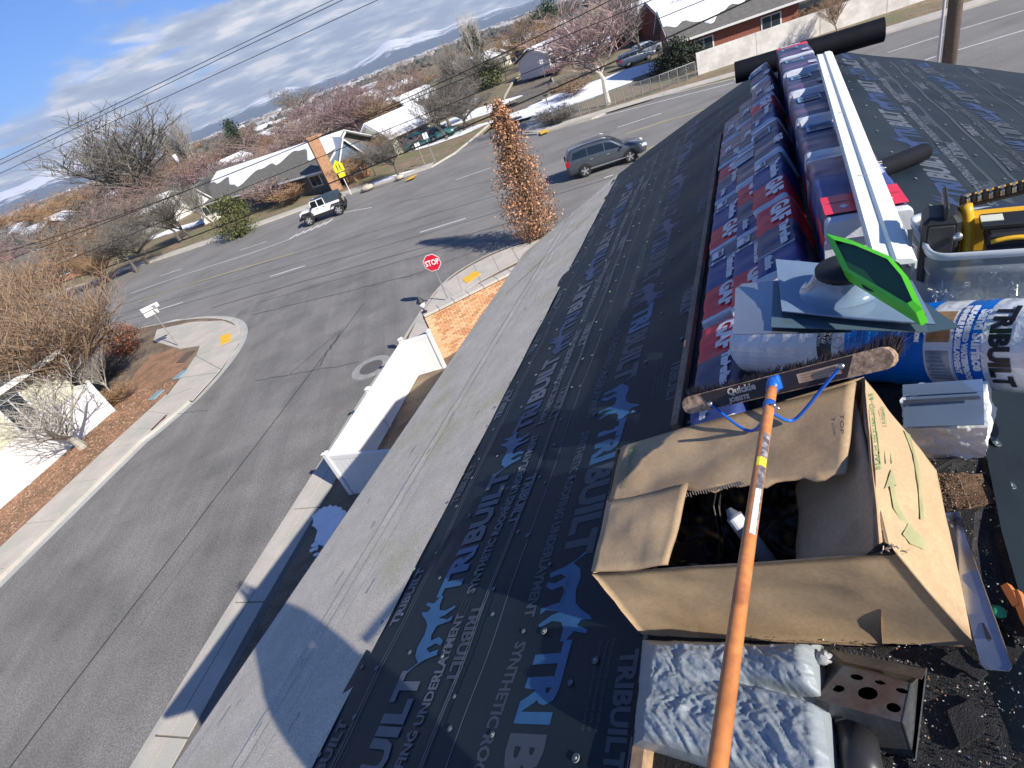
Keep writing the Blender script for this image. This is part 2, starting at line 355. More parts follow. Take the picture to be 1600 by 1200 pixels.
for i in range(5):
    for j in range(4):
        s_ = MB(); s_.sphere(G(724+19*(i+.5)/5+8*(j+.5)/4-1, 437-13*(i+.5)/5+5.5*(j+.5)/4, .162), (.035, .035, .012), 6, 3); part('stud', s_, plateY, tp2, True)
# far side of the main road
fk = [ST(47.5, 300), ST(49.0, 90)]+[G(*p) for p in [(177, 430), (290, 393), (400, 355), (480, 326), (557, 300), (620, 281), (675, 262), (712, 240), (745, 213), (782, 180), (790, 150), (803, 126), (825, 106), (846, 92), (866, 76)]]
block('far_verge', fk+[G(866, 60), ST(600, 60), ST(600, 900), ST(80, 900)], .12, lawnm); kerb('far_kerb', fk, 1)
fr = [G(*p) for p in [(884, 92), (868, 110), (862, 124), (868, 136), (858, 152), (838, 176), (817, 205), (817, 212), (840, 211), (875, 201), (925, 187), (975, 167), (1060, 147), (1147, 126)]]+[ST(50.5, -14), ST(50.0, -30), ST(49, -300)]
block('far_verge', [G(886, 80), ST(600, -60)]+fr+[ST(600, -500)][::1] if False else fr+[ST(600, -900), ST(600, 20)], .12, lawnm); kerb('far_kerb', fr, 1)
w3 = struct('sidewalk', MB(), concrete_d)
slabs(w3, offset(fk[2:9], .2), offset(fk[2:9], 1.9), 22, .15); slabs(w3, offset(fr[8:17], .2), offset(fr[8:17], 1.9), 26, .15)
slabs(w3, offset(fr[5:9], .2), offset(fr[5:9], 1.9), 4, .15)
for (q, lb) in ((((633, 283), (646, 278), (652, 272), (640, 277)), 'yellow tactile plate on the far corner left of the orange tree'), (((842, 206), (856, 202), (858, 205), (845, 210)), 'yellow tactile plate on the far corner right of the orange tree')):
    o = MB(); o.prism([G(x, y, .16) for x, y in q], (0, 0, .015)); solo('tactile_plate', o, plateY, lb, 'tactile plate', G(*q[0], .15))
# snow lying on lawns
def blob(mb, c, rx, ry, z, n=26, ax=None, jag=.25):
    ph = [random.uniform(0, 6.28) for _ in range(4)]; P = []
    for i in range(n):
        t = 6.283*i/n; r = 1+jag*(math.sin(3*t+ph[0])*.5+math.sin(5*t+ph[1])*.35+math.sin(9*t+ph[2])*.3); P.append(np.array([c[0], c[1], 0])+SB*rx*r*math.cos(t)+SA*ry*r*math.sin(t)+HZ*z)
    mb.add(P+[np.array([c[0], c[1], z+.05])], [(i, (i+1) % n, n) for i in range(n)])
for px, py, rx, ry, wh in [(745, 178, 6, 5, 'round the small dark tree on the far lawn'), (720, 208, 7, 1.3, 'in a strip along the far kerb by the mailbox'), (690, 222, 5, 1.2, 'in a strip behind the teal cars'), (905, 150, 9, 4, 'behind the chain link fence left of the birch'), (885, 165, 5, 2, 'at the street corner inside the chain link fence'), (940, 130, 8, 3, 'directly behind the birch trunk'), (995, 45, 9, 5, 'before the brick house right of the birch'), (880, 95, 6, 4, 'by the white house on the far street'), (720, 165, 4, 3, 'beside the shrub at the lawn corner'), (835, 75, 10, 8, 'beside the white cars on the far street'), (770, 100, 12, 8, 'by the cream house beyond the lawn'), (310, 350, 5, 2, 'left of the olive green bush'), (260, 365, 4, 2, 'under the dark bare trees by the far kerb'), (610, 280, 2.5, .8, 'between the brick gable and the kerb'), (560, 180, 14, 9, 'under the large purple trees'), (430, 200, 12, 6, 'beyond the long ranch roof'), (230, 330, 6, 3, 'left of the utility pole'), (960, 60, 10, 6, 'between the birch crown and the brick house')]:
    o = MB(); c = G(px, py); blob(o, c, rx, ry, .16); solo('snow_patch', o, snowm, 'melting snow patch ' + wh, 'snow patch', c, group='snow patches lying on the far lawns')
for px, py, rx, ry in [(90, 255, 50, 40), (330, 190, 60, 30), (800, 45, 60, 25), (700, 75, 60, 40), (570, 110, 120, 60)]:
    o = MB(); c = G(px, py); blob(o, c, rx, ry, .16); struct('snow_field', o, snowm)
o = MB(); c = G(518, 815, .14)
pts = [G(x, y, .16) for x, y in [(486, 803), (500, 793), (520, 791), (538, 796), (552, 812), (548, 838), (520, 845), (496, 860), (492, 838)]]
pts = [p+(c*[1, 1, 0]-p*[1, 1, 0])*random.uniform(-.12, .22) for p in resample(pts+[pts[0]], 46)[:-1]]
for q_ in range(9): cc_ = G(random.uniform(488, 505), random.uniform(845, 868), .15); o.sphere(cc_, (random.uniform(.04, .12), random.uniform(.04, .1), .03), 7, 4)
o.prism([p-HZ*.03 for p in pts], (0, 0, .06)); solo('snow_patch', o, snowm, 'patch of old snow in the shade beside the near end of the white fence', 'snow patch', c)
# ---- markings
for pts, w in [([(422, 432), (477, 415)], .13), ([(656, 363), (728, 341)], .13), ([(537, 332), (581, 324)], .12), ([(250, 431), (284, 420)], .13), ([(242, 486), (286, 472)], .14), ([(375, 391), (417, 377)], .12),
               ([(205, 458), (300, 425), (400, 393), (452, 374)], .12), ([(226, 513), (250, 506), (275, 500), (300, 498.5), (330, 500), (357, 505)], .16), ([(925, 186), (1147, 129)], .14), ([(965, 199), (1033, 177)], .14),
               ([(944, 278), (958, 273)], .13), ([(712, 281), (767, 262)], .12), ([(1500, 46), (1600, 16)], .13), ([(1497, 78), (1600, 47)], .13), ([(1502, 11), (1550, -2)], .13), ([(1387, 82), (1475, 54)], .13), ([(1381, 49), (1472, 19)], .13), ([(1445, 94), (1462, 88)], .13)]:
    o = MB(); strip_px(o, pts, w); part('lane_marking', o, whitep, road)
for k in range(6):
    o = MB(); a = np.array([452+11*k, 374-4.6*k]); strip_px(o, [tuple(a), tuple(a+[13, -9])], .25); part('hatch_marking', o, whitep, road)
for pts, w in [([(215, 471), (310, 440), (400, 413), (459, 395)], .11), ([(977, 209), (1040, 189), (1110, 168)], .12), ([(1008, 234), (1022, 228)], .12)]:
    o = MB(); strip_px(o, pts, w); part('lane_marking', o, yellowp, road)
def wob(a, b, n, s):
    return [(a[0]+(b[0]-a[0])*i/n+random.uniform(-s, s), a[1]+(b[1]-a[1])*i/n+random.uniform(-s, s)) for i in range(n+1)]
for a, b, w, s, pr in [((330, 481), (800, 347), .07, 0.4, road), ((400, 474), (800, 357), .05, .4, road), ((395, 492), (640, 431), .06, 1, road), ((640, 431), (790, 375), .05, 1, road), ((600, 323), (800, 273), .04, 1, road), ((400, 595), (562, 566), .06, 1.2, side), ((452, 585), (538, 510), .05, 1.5, side), ((496, 575), (535, 515), .08, 1.5, side), ((250, 650), (330, 640), .03, 1, side), ((200, 1000), (330, 830), .02, 2, side)]:
    o = MB(); strip_px(o, wob(a, b, 14, s), w, .01); part('crack', o, crackm if pr is road else mat('tar_faded', (.085, .083, .08), .8), pr)
o = MB(); l = [ST(-8+i*1.5, 14.78+random.uniform(-.04, .04), .01) for i in range(22)]; ribbon(o, offset(l, .02), offset(l, -.02)); part('crack', o, crackm, side)
# manhole
c = G(580, 574, .01); mh = thing('manhole', 'round manhole in a pale concrete ring near the white fence', 'manhole', c)
o = MB(); n = 28
def ring(mb, c, r0, r1, z0=0, z1=0, n=28, ax=(np.array([1., 0, 0]), np.array([0, 1., 0])), nz=HZ):
    P = [c+(ax[0]*math.cos(6.2832*i/n)+ax[1]*math.sin(6.2832*i/n))*r+nz*z for r, z in ((r0, z0), (r1, z1)) for i in range(n)]
    mb.add(P, [(i, (i+1) % n, n+(i+1) % n, n+i) for i in range(n)][::1])
ring(o, c, .84, .46, .004, .01); part('concrete_collar', o, mat('worn_collar', (.30, .295, .28), .9, .2, 3, .2, 20), mh)
o = MB(); o.tube([c-HZ*.02, c+HZ*.012], .5, 28); part('cover', o, mat('iron', (.12, .115, .11), .6, bump=.6, bs=25), mh)
o = MB()
for i in range(-3, 4): o.box(c+HZ*.016+np.array([i*.11, 0, 0]), (.03, .7, .008))
part('cover_ridge', o, mat('iron', (0, 0, 0)), mh)
# ---- mountains: two ridged ranges
def rangem(name, D, az0, az1, hfn, m, n=220, depth=4000, k=14):
    o = MB(); rr = np.random.RandomState(3); ph = rr.uniform(0, 6.28, 12)
    def fn(u, v):
        a = R(az0+(az1-az0)*u); h = hfn(math.degrees(a)); s = sum(math.sin(u*n_*9+ph[i]+v*3)*(.5/(i+1)) for i, n_ in enumerate((1, 2.3, 4.1, 7.7, 13, 23, 41)))
        prof = math.sin(min(1, v)*math.pi/2)**.8
        rid = abs(math.sin(u*n*.9+ph[3]+math.sin(v*9)*.6))*.14+abs(math.sin(u*n*.37+ph[5]))*.16
        d = D+depth*v; return (math.sin(a)*d, math.cos(a)*d, max(-3, h*prof*(1+.22*s*v+rid*(v-.4))*1.0)-2)
    o.grid(fn, n, k); return struct(name, o, m, True)
hillm = bpy.data.materials.new('mountain'); hillm.use_nodes = True
_t = hillm.node_tree; _n = _t.nodes; _l = _t.links; _b = _n['Principled BSDF']; _b.inputs['Roughness'].default_value = 1
_c = _n.new('ShaderNodeTexCoord'); _s = _n.new('ShaderNodeSeparateXYZ'); _l.new(_c.outputs['Object'], _s.inputs[0])
_no = _n.new('ShaderNodeTexNoise'); _no.inputs['Scale'].default_value = .0035; _no.inputs['Detail'].default_value = 9; _no.inputs['Roughness'].default_value = .65; _l.new(_c.outputs['Object'], _no.inputs['Vector'])
_a = _n.new('ShaderNodeMath'); _a.operation = 'MULTIPLY_ADD'; _l.new(_no.outputs[0], _a.inputs[0]); _a.inputs[1].default_value = 420; _l.new(_s.outputs[2], _a.inputs[2])
_m = _n.new('ShaderNodeMapRange'); _l.new(_a.outputs[0], _m.inputs[0]); _m.inputs[1].default_value = 355; _m.inputs[2].default_value = 420
_x = _n.new('ShaderNodeMix'); _x.data_type = 'RGBA'; _l.new(_m.outputs[0], _x.inputs[0]); _x.inputs[6].default_value = (.045, .065, .085, 1); _x.inputs[7].default_value = (.86, .86, .90, 1); _l.new(_x.outputs[2], _b.inputs['Base Color'])
def hf(a): return 140+250*math.exp(-((a-1)/3.2)**2)+110*math.exp(-((a+10)/4)**2)+170*math.exp(-((a-8)/4)**2)+200*math.exp(-((a+28)/6)**2)+20*math.sin(a*1.9)
rangem('mountains', 9500, -62, 75, hf, hillm)
# ================================================================== trees
def bark(n, c): return mat(n, c, .95, .25, 6, .2, 30)
def gen_tree(seed, H=8, trunk_h=.22, spread=.9, lv=(6, 6, 5, 5), r0=.16, twig=.014, up=.35, droop=0.0, leader=False, thick=1.0):
    r_ = random.Random(seed); T = MB(); C = MB()
    def grow(p, d, ln, rad, lev):
        n = 3 if lev < 3 else 2; pts = [p]; q = p.copy(); dd = d.copy()
        for i in range(n):
            dd = dd + np.array([r_.gauss(0, .13), r_.gauss(0, .13), r_.gauss(0, .08)+(up*.25 if lev < 3 else .05)-droop*lev*.1]); dd /= np.linalg.norm(dd); q = q+dd*ln/n; pts.append(q.copy())
        rr = [rad*(1-.55*i/n) for i in range(n+1)]
        (T if lev < 2 else C).tube(pts, rr, 6 if lev == 0 else (4 if lev == 1 else 3), caps=False)
        if lev >= len(lv): return
        k = lv[lev]
        for i in range(k):
            t = (i+.7)/k if lev else ((i+.6)/k if leader else .75+.25*(i+.5)/k); t = min(.999, max(.15 if not leader else trunk_h, t)); x = t*n; j = int(x); b = pts[j]*(1-(x-j))+pts[j+1]*(x-j)
            an = 2.4*i+r_.uniform(0, 1.2); side = np.array([math.cos(an), math.sin(an), 0.]); sp = spread*(1.0 if lev else (.85+.3*r_.random()))
            ax = dd*(1-.3*sp)+side*sp; ax[2] += up*(.4 if lev else .5); ax /= np.linalg.norm(ax)
            l2 = (ln*(.95 if not leader else .34*(1.25-t)) if lev == 0 and not leader else (ln*.42*(1.2-t*.7) if lev == 0 else ln*r_.uniform(.52, .74)*(1.15-.35*t)))
            if lev == 0 and not leader: l2 = H*.42*r_.uniform(.8, 1.15)
            grow(b, ax, l2, max(twig, rr[j]*.62 if lev < 2 else rad*.5), lev+1)
    L0 = H*trunk_h*1.25 if not leader else H*.92
    grow(np.zeros(3), np.array([r_.gauss(0, .04), r_.gauss(0, .04), 1.]), L0, r0, 0)
    zs = max(v[2] for v in C.v); s = H/zs
    for M_ in (T, C): M_.v = [(x*s, y*s, z*s) for x, y, z in M_.v]
    return T, C
def tree_proto(key, leaf=None, **k):
    T, C = gen_tree(**k); return dict(T=T.mesh('trunk', [bark('b', (.2, .17, .14))]), C=C.mesh('crown', [bark('b', (0, 0, 0))]), H=k['H'])
PR = {'vase': tree_proto('vase', seed=3, H=10, trunk_h=.2, spread=.62, up=.55, lv=(6, 6, 6, 5), r0=.24, twig=.018),
      'round': tree_proto('round', seed=5, H=8, trunk_h=.2, spread=1.0, up=.18, lv=(7, 6, 6, 5), r0=.2, twig=.016),
      'round2': tree_proto('r2', seed=15, H=8, trunk_h=.25, spread=.9, up=.25, lv=(7, 6, 6, 5), r0=.2, twig=.016),
      'dense': tree_proto('d', seed=8, H=5, trunk_h=.14, spread=.72, up=.42, lv=(8, 8, 8, 8), r0=.12, twig=.0055),
      'upright': tree_proto('u', seed=11, H=12, trunk_h=.14, spread=.34, up=.9, lv=(7, 7, 6, 4), r0=.25, twig=.02),
      'limbs': tree_proto('l', seed=33, H=5, trunk_h=.16, spread=.75, up=.42, lv=(5, 5, 5, 4), r0=.17, twig=.008),
      'shrub': tree_proto('s', seed=21, H=2.5, trunk_h=.08, spread=.9, up=.35, lv=(9, 6, 5, 4), r0=.05, twig=.012)}
TC = {'grey': ((.20, .18, .16), (.235, .215, .195)), 'dark': ((.13, .115, .10), (.16, .145, .125)), 'tan': ((.27, .20, .14), (.27, .185, .12)), 'purple': ((.22, .17, .16), (.24, .16, .165)), 'brown': ((.24, .16, .10), (.31, .195, .11)),
      'birch': ((.66, .60, .53), (.33, .235, .225)), 'pink': ((.26, .2, .17), (.26, .19, .165)), 'pale': ((.40, .38, .33), (.36, .33, .29))}
TN = {'grey': 'grey', 'dark': 'dark grey', 'tan': 'tan', 'purple': 'purple brown', 'brown': 'reddish brown', 'birch': 'white barked', 'pink': 'pinkish', 'pale': 'pale'}
def tree(kind, base, h, colr, label, group=None, rot=None, name='bare_tree', sx=1.0):
    p = PR[kind]; s = h/p['H']; rot = random.uniform(0, 6.28) if rot is None else rot
    M = Matrix.Translation(base) @ Matrix.Rotation(rot, 4, 'Z') @ Matrix.Diagonal((s*sx, s*sx, s, 1))
    t = thing(name, label, 'tree' if kind != 'shrub' else 'shrub', M, group)
    for k, nm, ci in (('T', 'trunk', 0), ('C', 'crown', 1)):
        o = bpy.data.objects.new(nm, p[k]); COL.objects.link(o); o.parent = t; o.material_slots[0].link = 'OBJECT'; o.material_slots[0].material = bark('bark_%s_%d' % (colr, ci), TC[colr][ci])
    return t
def ptree(kind, bpx, tpx, colr, label, **k):
    b = G(*bpx); h = HT(b, *tpx); return tree(kind, b, max(1.2, h), colr, label, **k)
def leafy(name, base, h, rx, ry, colr, label, n=1800, ls=.09, shape='egg', trunkc=(.14, .10, .07), cat='tree', group=None, proto=None, rot=0):
    """crown of small leaf faces gathered in clumps round a trunk and limbs"""
    r_ = random.Random(hash((round(base[0]), round(h*10))) & 0xffff); t = thing(name, label, cat, Matrix.Translation(base), group)
    T = MB(); T.tube([np.zeros(3), np.array([.02, .03, h*.5]), np.array([0, 0, h*.93])], [rx*.10+.02, rx*.06+.01, .01], 7)
    C = MB(); nc = max(20, n//14)
    for i in range(nc):
        u = r_.random(); z = u
        w = {'egg': (math.sin(math.pi*min(1, .10+.86*z))**.7)*(1-.35*z), 'cone': (1-z)*1.05+.03, 'ball': math.sqrt(max(0, 1-(2*z-1)**2)), 'column': (min(1, z*4+.45))*(1-z)**.62*1.22}[shape]
        an = r_.uniform(0, 6.283); q = math.sqrt(r_.uniform(.15, 1))*w*(1+.09*math.sin(5*an+7*z)+.07*math.sin(3*an-17*z)+r_.gauss(0, .12)); c = np.array([rx*q*math.cos(an), ry*q*math.sin(an), h*(.05+.95*z)])
        if r_.random() < .5: T.tube([np.array([0, 0, max(0.05, c[2]-h*.08)]), c*.55+np.array([0, 0, c[2]*.42]), c], [.02, .014, .006], 3, caps=False)
        cr_ = ls*2.2; mi = r_.randrange(3)
        for j in range(14):
            p = c+np.array([r_.gauss(0, cr_), r_.gauss(0, cr_), r_.gauss(0, cr_*.8)]); a = np.array([r_.gauss(0, 1) for _ in range(3)]); a /= np.linalg.norm(a); b = np.cross(a, [r_.gauss(0, 1) for _ in range(3)]); b /= np.linalg.norm(b)+1e-6; s = ls*r_.uniform(.3, 1.15)
            C.add([p-a*s, p+b*s*.5, p+a*s, p-b*s*.5], [(0, 1, 2, 3)], mi if r_.random() < .8 else r_.randrange(3))
    part('trunk', T, bark('trunk_'+name, trunkc), t, world=False)
    ms = [mat('leaf_%s_%d' % (name, i), tuple(min(1, v*f) for v in colr), .7, .15, 5) for i, f in enumerate((.45, 1, 1.7))]
    part('crown', C, ms, t, world=False); return t
# the row along the photo, left to right
ptree('dense', (150, 632), (70, 352), 'tan', 'big tan twiggy dome of a bare tree behind the end of the left fence', sx=1.55, name='bare_tree')
ptree('dense', (70, 600), (5, 385), 'tan', 'tan bare tree rising behind the cream house at the left edge', sx=1.5)
ptree('vase', (32, 592), (0, 440), 'grey', 'grey bare tree at the extreme left behind the house roof', sx=1.3)
t_ = ptree('limbs', (133, 703), (70, 540), 'pale', 'bare tree with a pale leaning trunk growing right beside the white fence', sx=1.3)
ptree('vase', (180, 622), (190, 470), 'pale', 'slender pale young tree between the bark bed and the orange shrub', sx=.7)
b_ = G(205, 552); leafy('orange_shrub', b_, 1.9, 1.25, 1.15, (.32, .10, .03), 'rust orange leafy shrub near the street name sign', 2400, .07, 'ball', cat='shrub')
b_ = G(178, 590); leafy('dark_shrub', b_, 1.1, 1.0, 1.0, (.05, .05, .035), 'low dark shrub under the pale young tree', 1500, .06, 'ball', cat='shrub')
ptree('shrub', (190, 632), (178, 600), 'brown', 'brown twiggy shrub at the right end of the left fence', name='bare_shrub', sx=1.6)
ptree('shrub', (92, 640), (75, 585), 'grey', 'grey twiggy shrub behind the left fence beside the cream house', name='bare_shrub', sx=1.5)
for bp, tp_, kd, cl, sx, lb in [
    ((205, 345), (60, 190), 'vase', 'dark', 1.3, 'big dark bare tree fanning out against the clouds at the left'),
    ((262, 345), (170, 148), 'round2', 'dark', 1.2, 'tall grey bare tree, highest against the clouds'),
    ((318, 300), (285, 155), 'upright', 'grey', 1.3, 'narrow grey bare tree just right of the tallest one'),
    ((80, 360), (45, 300), 'round', 'brown', 1.5, 'brown bushy tree low at the far left'), ((20, 375), (0, 325), 'round2', 'brown', 1.5, 'brown bushy tree at the left edge below the clouds'),
    ((140, 345), (110, 282), 'round', 'brown', 1.5, 'reddish brown tree under the dark fan of branches'), ((185, 375), (160, 300), 'round2', 'tan', 1.4, 'tan tree left of the utility pole, nearer one'),
    ((265, 335), (225, 245), 'round', 'brown', 1.5, 'rusty brown dome of a tree left of the transformer'), ((345, 310), (310, 228), 'round2', 'brown', 1.5, 'rusty brown dome of a tree right of the transformer'),
    ((230, 400), (190, 300), 'vase', 'dark', 1.1, 'dark bare tree by the left end of the far kerb'), ((285, 380), (240, 290), 'round2', 'dark', 1.2, 'dark tangle of a tree left of the utility pole foot'), ((335, 352), (300, 262), 'vase', 'grey', 1.2, 'grey bare tree around the utility pole'),
    ((110, 470), (70, 385), 'round2', 'brown', 1.5, 'brown twiggy tree hiding the middle of the left brick house'), ((55, 490), (20, 400), 'round', 'tan', 1.4, 'tan twiggy tree hiding the left end of the brick house'), ((215, 425), (180, 335), 'round2', 'dark', 1.3, 'dark bare tree by the white shed roof at the left'), ((175, 440), (150, 365), 'dense', 'brown', 1.5, 'brown bushy tree at the right end of the left brick house'),
    ((150, 420), (110, 330), 'round', 'tan', 1.4, 'tan tree over the brick house at the left'), ((60, 445), (25, 370), 'round2', 'purple', 1.3, 'purple brown tree by the white fascia house at the left'),
    ((405, 320), (395, 262), 'vase', 'grey', 1.3, 'thin grey tree in front of the grey ranch house'), ((438, 320), (420, 270), 'shrub', 'pink', 1.8, 'pinkish shrub before the grey ranch house'), ((460, 318), (445, 285), 'shrub', 'brown', 1.8, 'brown stalky shrub left of the white off road car'),
    ((520, 250), (450, 145), 'round', 'purple', 1.15, 'large purple brown tree behind the orange chimney, left one'), ((575, 240), (500, 128), 'round2', 'purple', 1.2, 'large purple brown tree behind the orange chimney, right one'),
    ((600, 228), (545, 135), 'round', 'tan', 1.1, 'tan bare tree among the purple ones'), ((640, 190), (600, 100), 'round2', 'pink', 1.2, 'pinkish tree beyond the grey roofed house'), ((470, 190), (448, 126), 'round', 'grey', 1.3, 'distant grey dome of a tree above the snowy roof'),
    ((560, 286), (540, 232), 'round', 'brown', 1.2, 'rusty brown tree before the orange brick gable'), ((588, 276), (566, 218), 'round2', 'dark', 1.2, 'dark bare tree at the right end of the orange brick gable'), ((232, 412), (205, 330), 'round', 'dark', 1.3, 'dark twiggy tree at the end of the far kerb'), ((300, 372), (262, 285), 'vase', 'dark', 1.3, 'dark many stemmed tree beside the far kerb'),
    ((624, 278), (592, 205), 'round2', 'dark', 1.3, 'dark bare tree at the kerb right of the brick gable'), ((612, 250), (590, 195), 'dense', 'tan', 1.4, 'tan fan shaped bush behind the dark kerbside tree'), ((655, 232), (640, 200), 'shrub', 'purple', 1.7, 'purple shrub beside the teal cars'),
    ((731, 188), (712, 138), 'round', 'dark', 1.2, 'small dark bare tree on the snowy front lawn'), ((725, 140), (680, 60), 'vase', 'grey', 1.2, 'wide grey bare tree beyond the snowy lawn'), ((755, 125), (693, 18), 'upright', 'pale', .9, 'tall pale poplar reaching above the horizon'),
    ((700, 145), (665, 80), 'vase', 'grey', 1.2, 'grey bare tree left of the poplar'), ((705, 175), (695, 135), 'shrub', 'brown', 2.0, 'brown shrub at the lawn corner by the grey roofed house'),
    ((951, 166), (888, -25), 'round2', 'birch', 1.05, 'big white barked birch with a purple crown beside the chain link fence'), ((905, 95), (870, 30), 'round', 'purple', 1.5, 'purple haze of a tree left of the birch, farther back'), ((985, 75), (965, 5), 'round', 'purple', 1.2, 'purple brown tree between the birch and the brick house'),
    ((900, 150), (893, 118), 'shrub', 'tan', 2.4, 'tan grasses and stalks under the birch'), ((868, 195), (858, 165), 'shrub', 'dark', 2.0, 'dark low shrub at the right street corner'), ((885, 190), (878, 172), 'shrub', 'dark', 2.2, 'dark low shrub beside the chain link fence end'),
    ((870, 118), (862, 98), 'shrub', 'purple', 2.2, 'purplish shrub beside the far street sign'), ((880, 140), (872, 120), 'shrub', 'grey', 2.6, 'grey low shrub beside the bend of the far street'),
    ((1310, 55), (1300, -20), 'vase', 'tan', 1.2, 'tan bare tree behind the right part of the long white wall'), ((1270, 40), (1262, 5), 'shrub', 'tan', 1.8, 'yellowish bush at the end of the brick ranch house')]:
    ptree(kd, bp, tp_, cl, lb, sx=sx, name='bare_shrub' if kd == 'shrub' else 'bare_tree')
def ptleaf(name, bp, tp_, rx, colr, lb, shape='cone', n=1500, ls=.2, cat='tree'):
    b = G(*bp); h = max(1.5, HT(b, *tp_)); return leafy(name, b, h, rx, rx, colr, lb, n, ls, shape, cat=cat)
ptleaf('spruce', (398, 268), (352, 192), 3.2, (.035, .06, .035), 'dark spruce standing left of the snowy ranch roof', n=2600, ls=.28)
ptleaf('olive_bush', (378, 368), (350, 312), 2.4, (.10, .11, .03), 'rounded olive green bush at the far kerb', 'ball', 3200, .16, 'bush')
ptleaf('spruce', (755, 125), (722, 50), 3.4, (.05, .085, .03), 'green conifer beyond the snowy lawn beside the poplar', n=2400, ls=.3)
ptleaf('pine_tree', (768, 138), (758, 105), 3.0, (.07, .09, .03), 'olive green pine by the far pavement', 'egg', 2000, .3)
ptleaf('spruce', (868, 70), (838, 8), 5, (.03, .045, .04), 'dark blue green conifer left of the birch crown', 'egg', 2400, .4)
ptleaf('pine_tree', (845, 70), (822, 30), 5, (.04, .05, .04), 'dark conifer down the far street', 'egg', 1800, .4)
ptleaf('juniper', (1062, 118), (1035, 70), 1.9, (.03, .042, .022), 'dark juniper at the left end of the white wall, taller one', 'egg', 3000, .16, 'bush')
ptleaf('juniper', (1078, 112), (1060, 78), 1.5, (.055, .065, .03), 'greenish juniper touching the end of the white wall', 'ball', 2000, .15, 'bush')
ptleaf('juniper', (1035, 122), (1020, 95), 1.2, (.035, .04, .03), 'low dark juniper left of the tall one', 'ball', 1500, .14, 'bush')
# the columnar tree that kept its dead leaves
b_ = G(841, 376); h_ = HT(b_, 786, 158); leafy('dead_leaf_tree', b_, h_, 1.2, 1.1, (.36, .19, .10), 'narrow tree with dead orange brown leaves in front of the roof', 11500, .075, 'column')
# further trees out to the valley, each its own
gl = {}
cols = ['grey', 'dark', 'brown', 'tan', 'purple', 'grey', 'dark', 'pink']; cnt = 0; rr_ = random.Random(5)
while cnt < 250:
    al = rr_.uniform(72, 420)**1.0; al = 64+(al-64)*rr_.random()**.55; la = rr_.uniform(-.95, 1.75)*al; p = ST(al, la)
    if abs(la-(7-.02*(al-56))) < 7 and al < 180: continue
    c = cols[rr_.randrange(8)]; kd = ['round', 'round2', 'vase', 'round'][rr_.randrange(4)]; h = rr_.uniform(5, 10) if al < 260 else rr_.uniform(6, 11)
    q = 'among the roofs across the main road' if al < 180 else 'out on the valley floor'
    lab = '%s bare %s tree %s' % (TN[c], {'round': 'round headed', 'round2': 'domed', 'vase': 'fan shaped'}[kd], q)
    tree(kd, p-HZ*.1, h, c, lab, group=lab.replace(' tree ', ' trees '), rot=rr_.uniform(0, 6.28), sx=rr_.uniform(1.1, 1.6)); cnt += 1
# woods beyond: one mass
o = MB()
ico = []
for i in range(9000):
    d = 430*math.exp(rr_.random()**.8*2.5); a = R(rr_.uniform(-50, 62)); c = np.array([math.sin(a)*d, math.cos(a)*d, 0]); s = rr_.uniform(2.2, 4.2)*(1+d/6000); hh = rr_.uniform(.7, 1.1)
    P = []
    for j in range(7):
        t = 6.283*j/7+rr_.random(); q = s*rr_.uniform(.75, 1.2); P.append(c+np.array([math.cos(t)*q, math.sin(t)*q, s*hh*rr_.uniform(.3, .7)]))
    for j in range(4):
        t = 6.283*j/4+rr_.random(); q = s*rr_.uniform(.3, .6); P.append(c+np.array([math.cos(t)*q, math.sin(t)*q, s*hh*rr_.uniform(1.0, 1.5)]))
    P.append(c-HZ*.5)
    F = [(j, (j+1) % 7, 7+int(((j+.5)/7)*4) % 4) for j in range(7)]+[(j, (j+1) % 7, 11)[::-1] for j in range(7)]+[(7, 8, 9, 10)]
    for k in range(4): F.append((7+(k+1) % 4, 7+k, int((k+1)*7/4) % 7))
    o.add(P, F, rr_.randrange(4))
w_ = part('distant_trees', o, [mat('far_a', (.115, .105, .095), 1, .3, .3), mat('far_b', (.125, .105, .09), 1, .3, .3), mat('far_c', (.08, .085, .07), 1, .3, .3), mat('far_d', (.10, .10, .095), 1, .3, .3)], smooth=True)
props(w_, 'grey brown mass of distant trees filling the valley floor', 'distant trees', kind='stuff')
o = MB()
for i in range(700):
    d = 500*math.exp(rr_.random()**.7*2.6); a = R(rr_.uniform(-50, 62)); c = np.array([math.sin(a)*d, math.cos(a)*d, 3.0+d*.0016]); o.box(c, (rr_.uniform(8, 18)*(1+d/4000), rr_.uniform(8, 12), rr_.uniform(3, 6)), [SB, SA, HZ], rr_.randrange(2))
w_ = part('distant_roofs', o, [mat('far_roof', (.55, .56, .58), 1, .2, .1), mat('far_wall', (.38, .34, .31), 1, .2, .1)]); props(w_, 'pale specks of snowy roofs scattered over the far valley', 'distant roofs', kind='stuff')
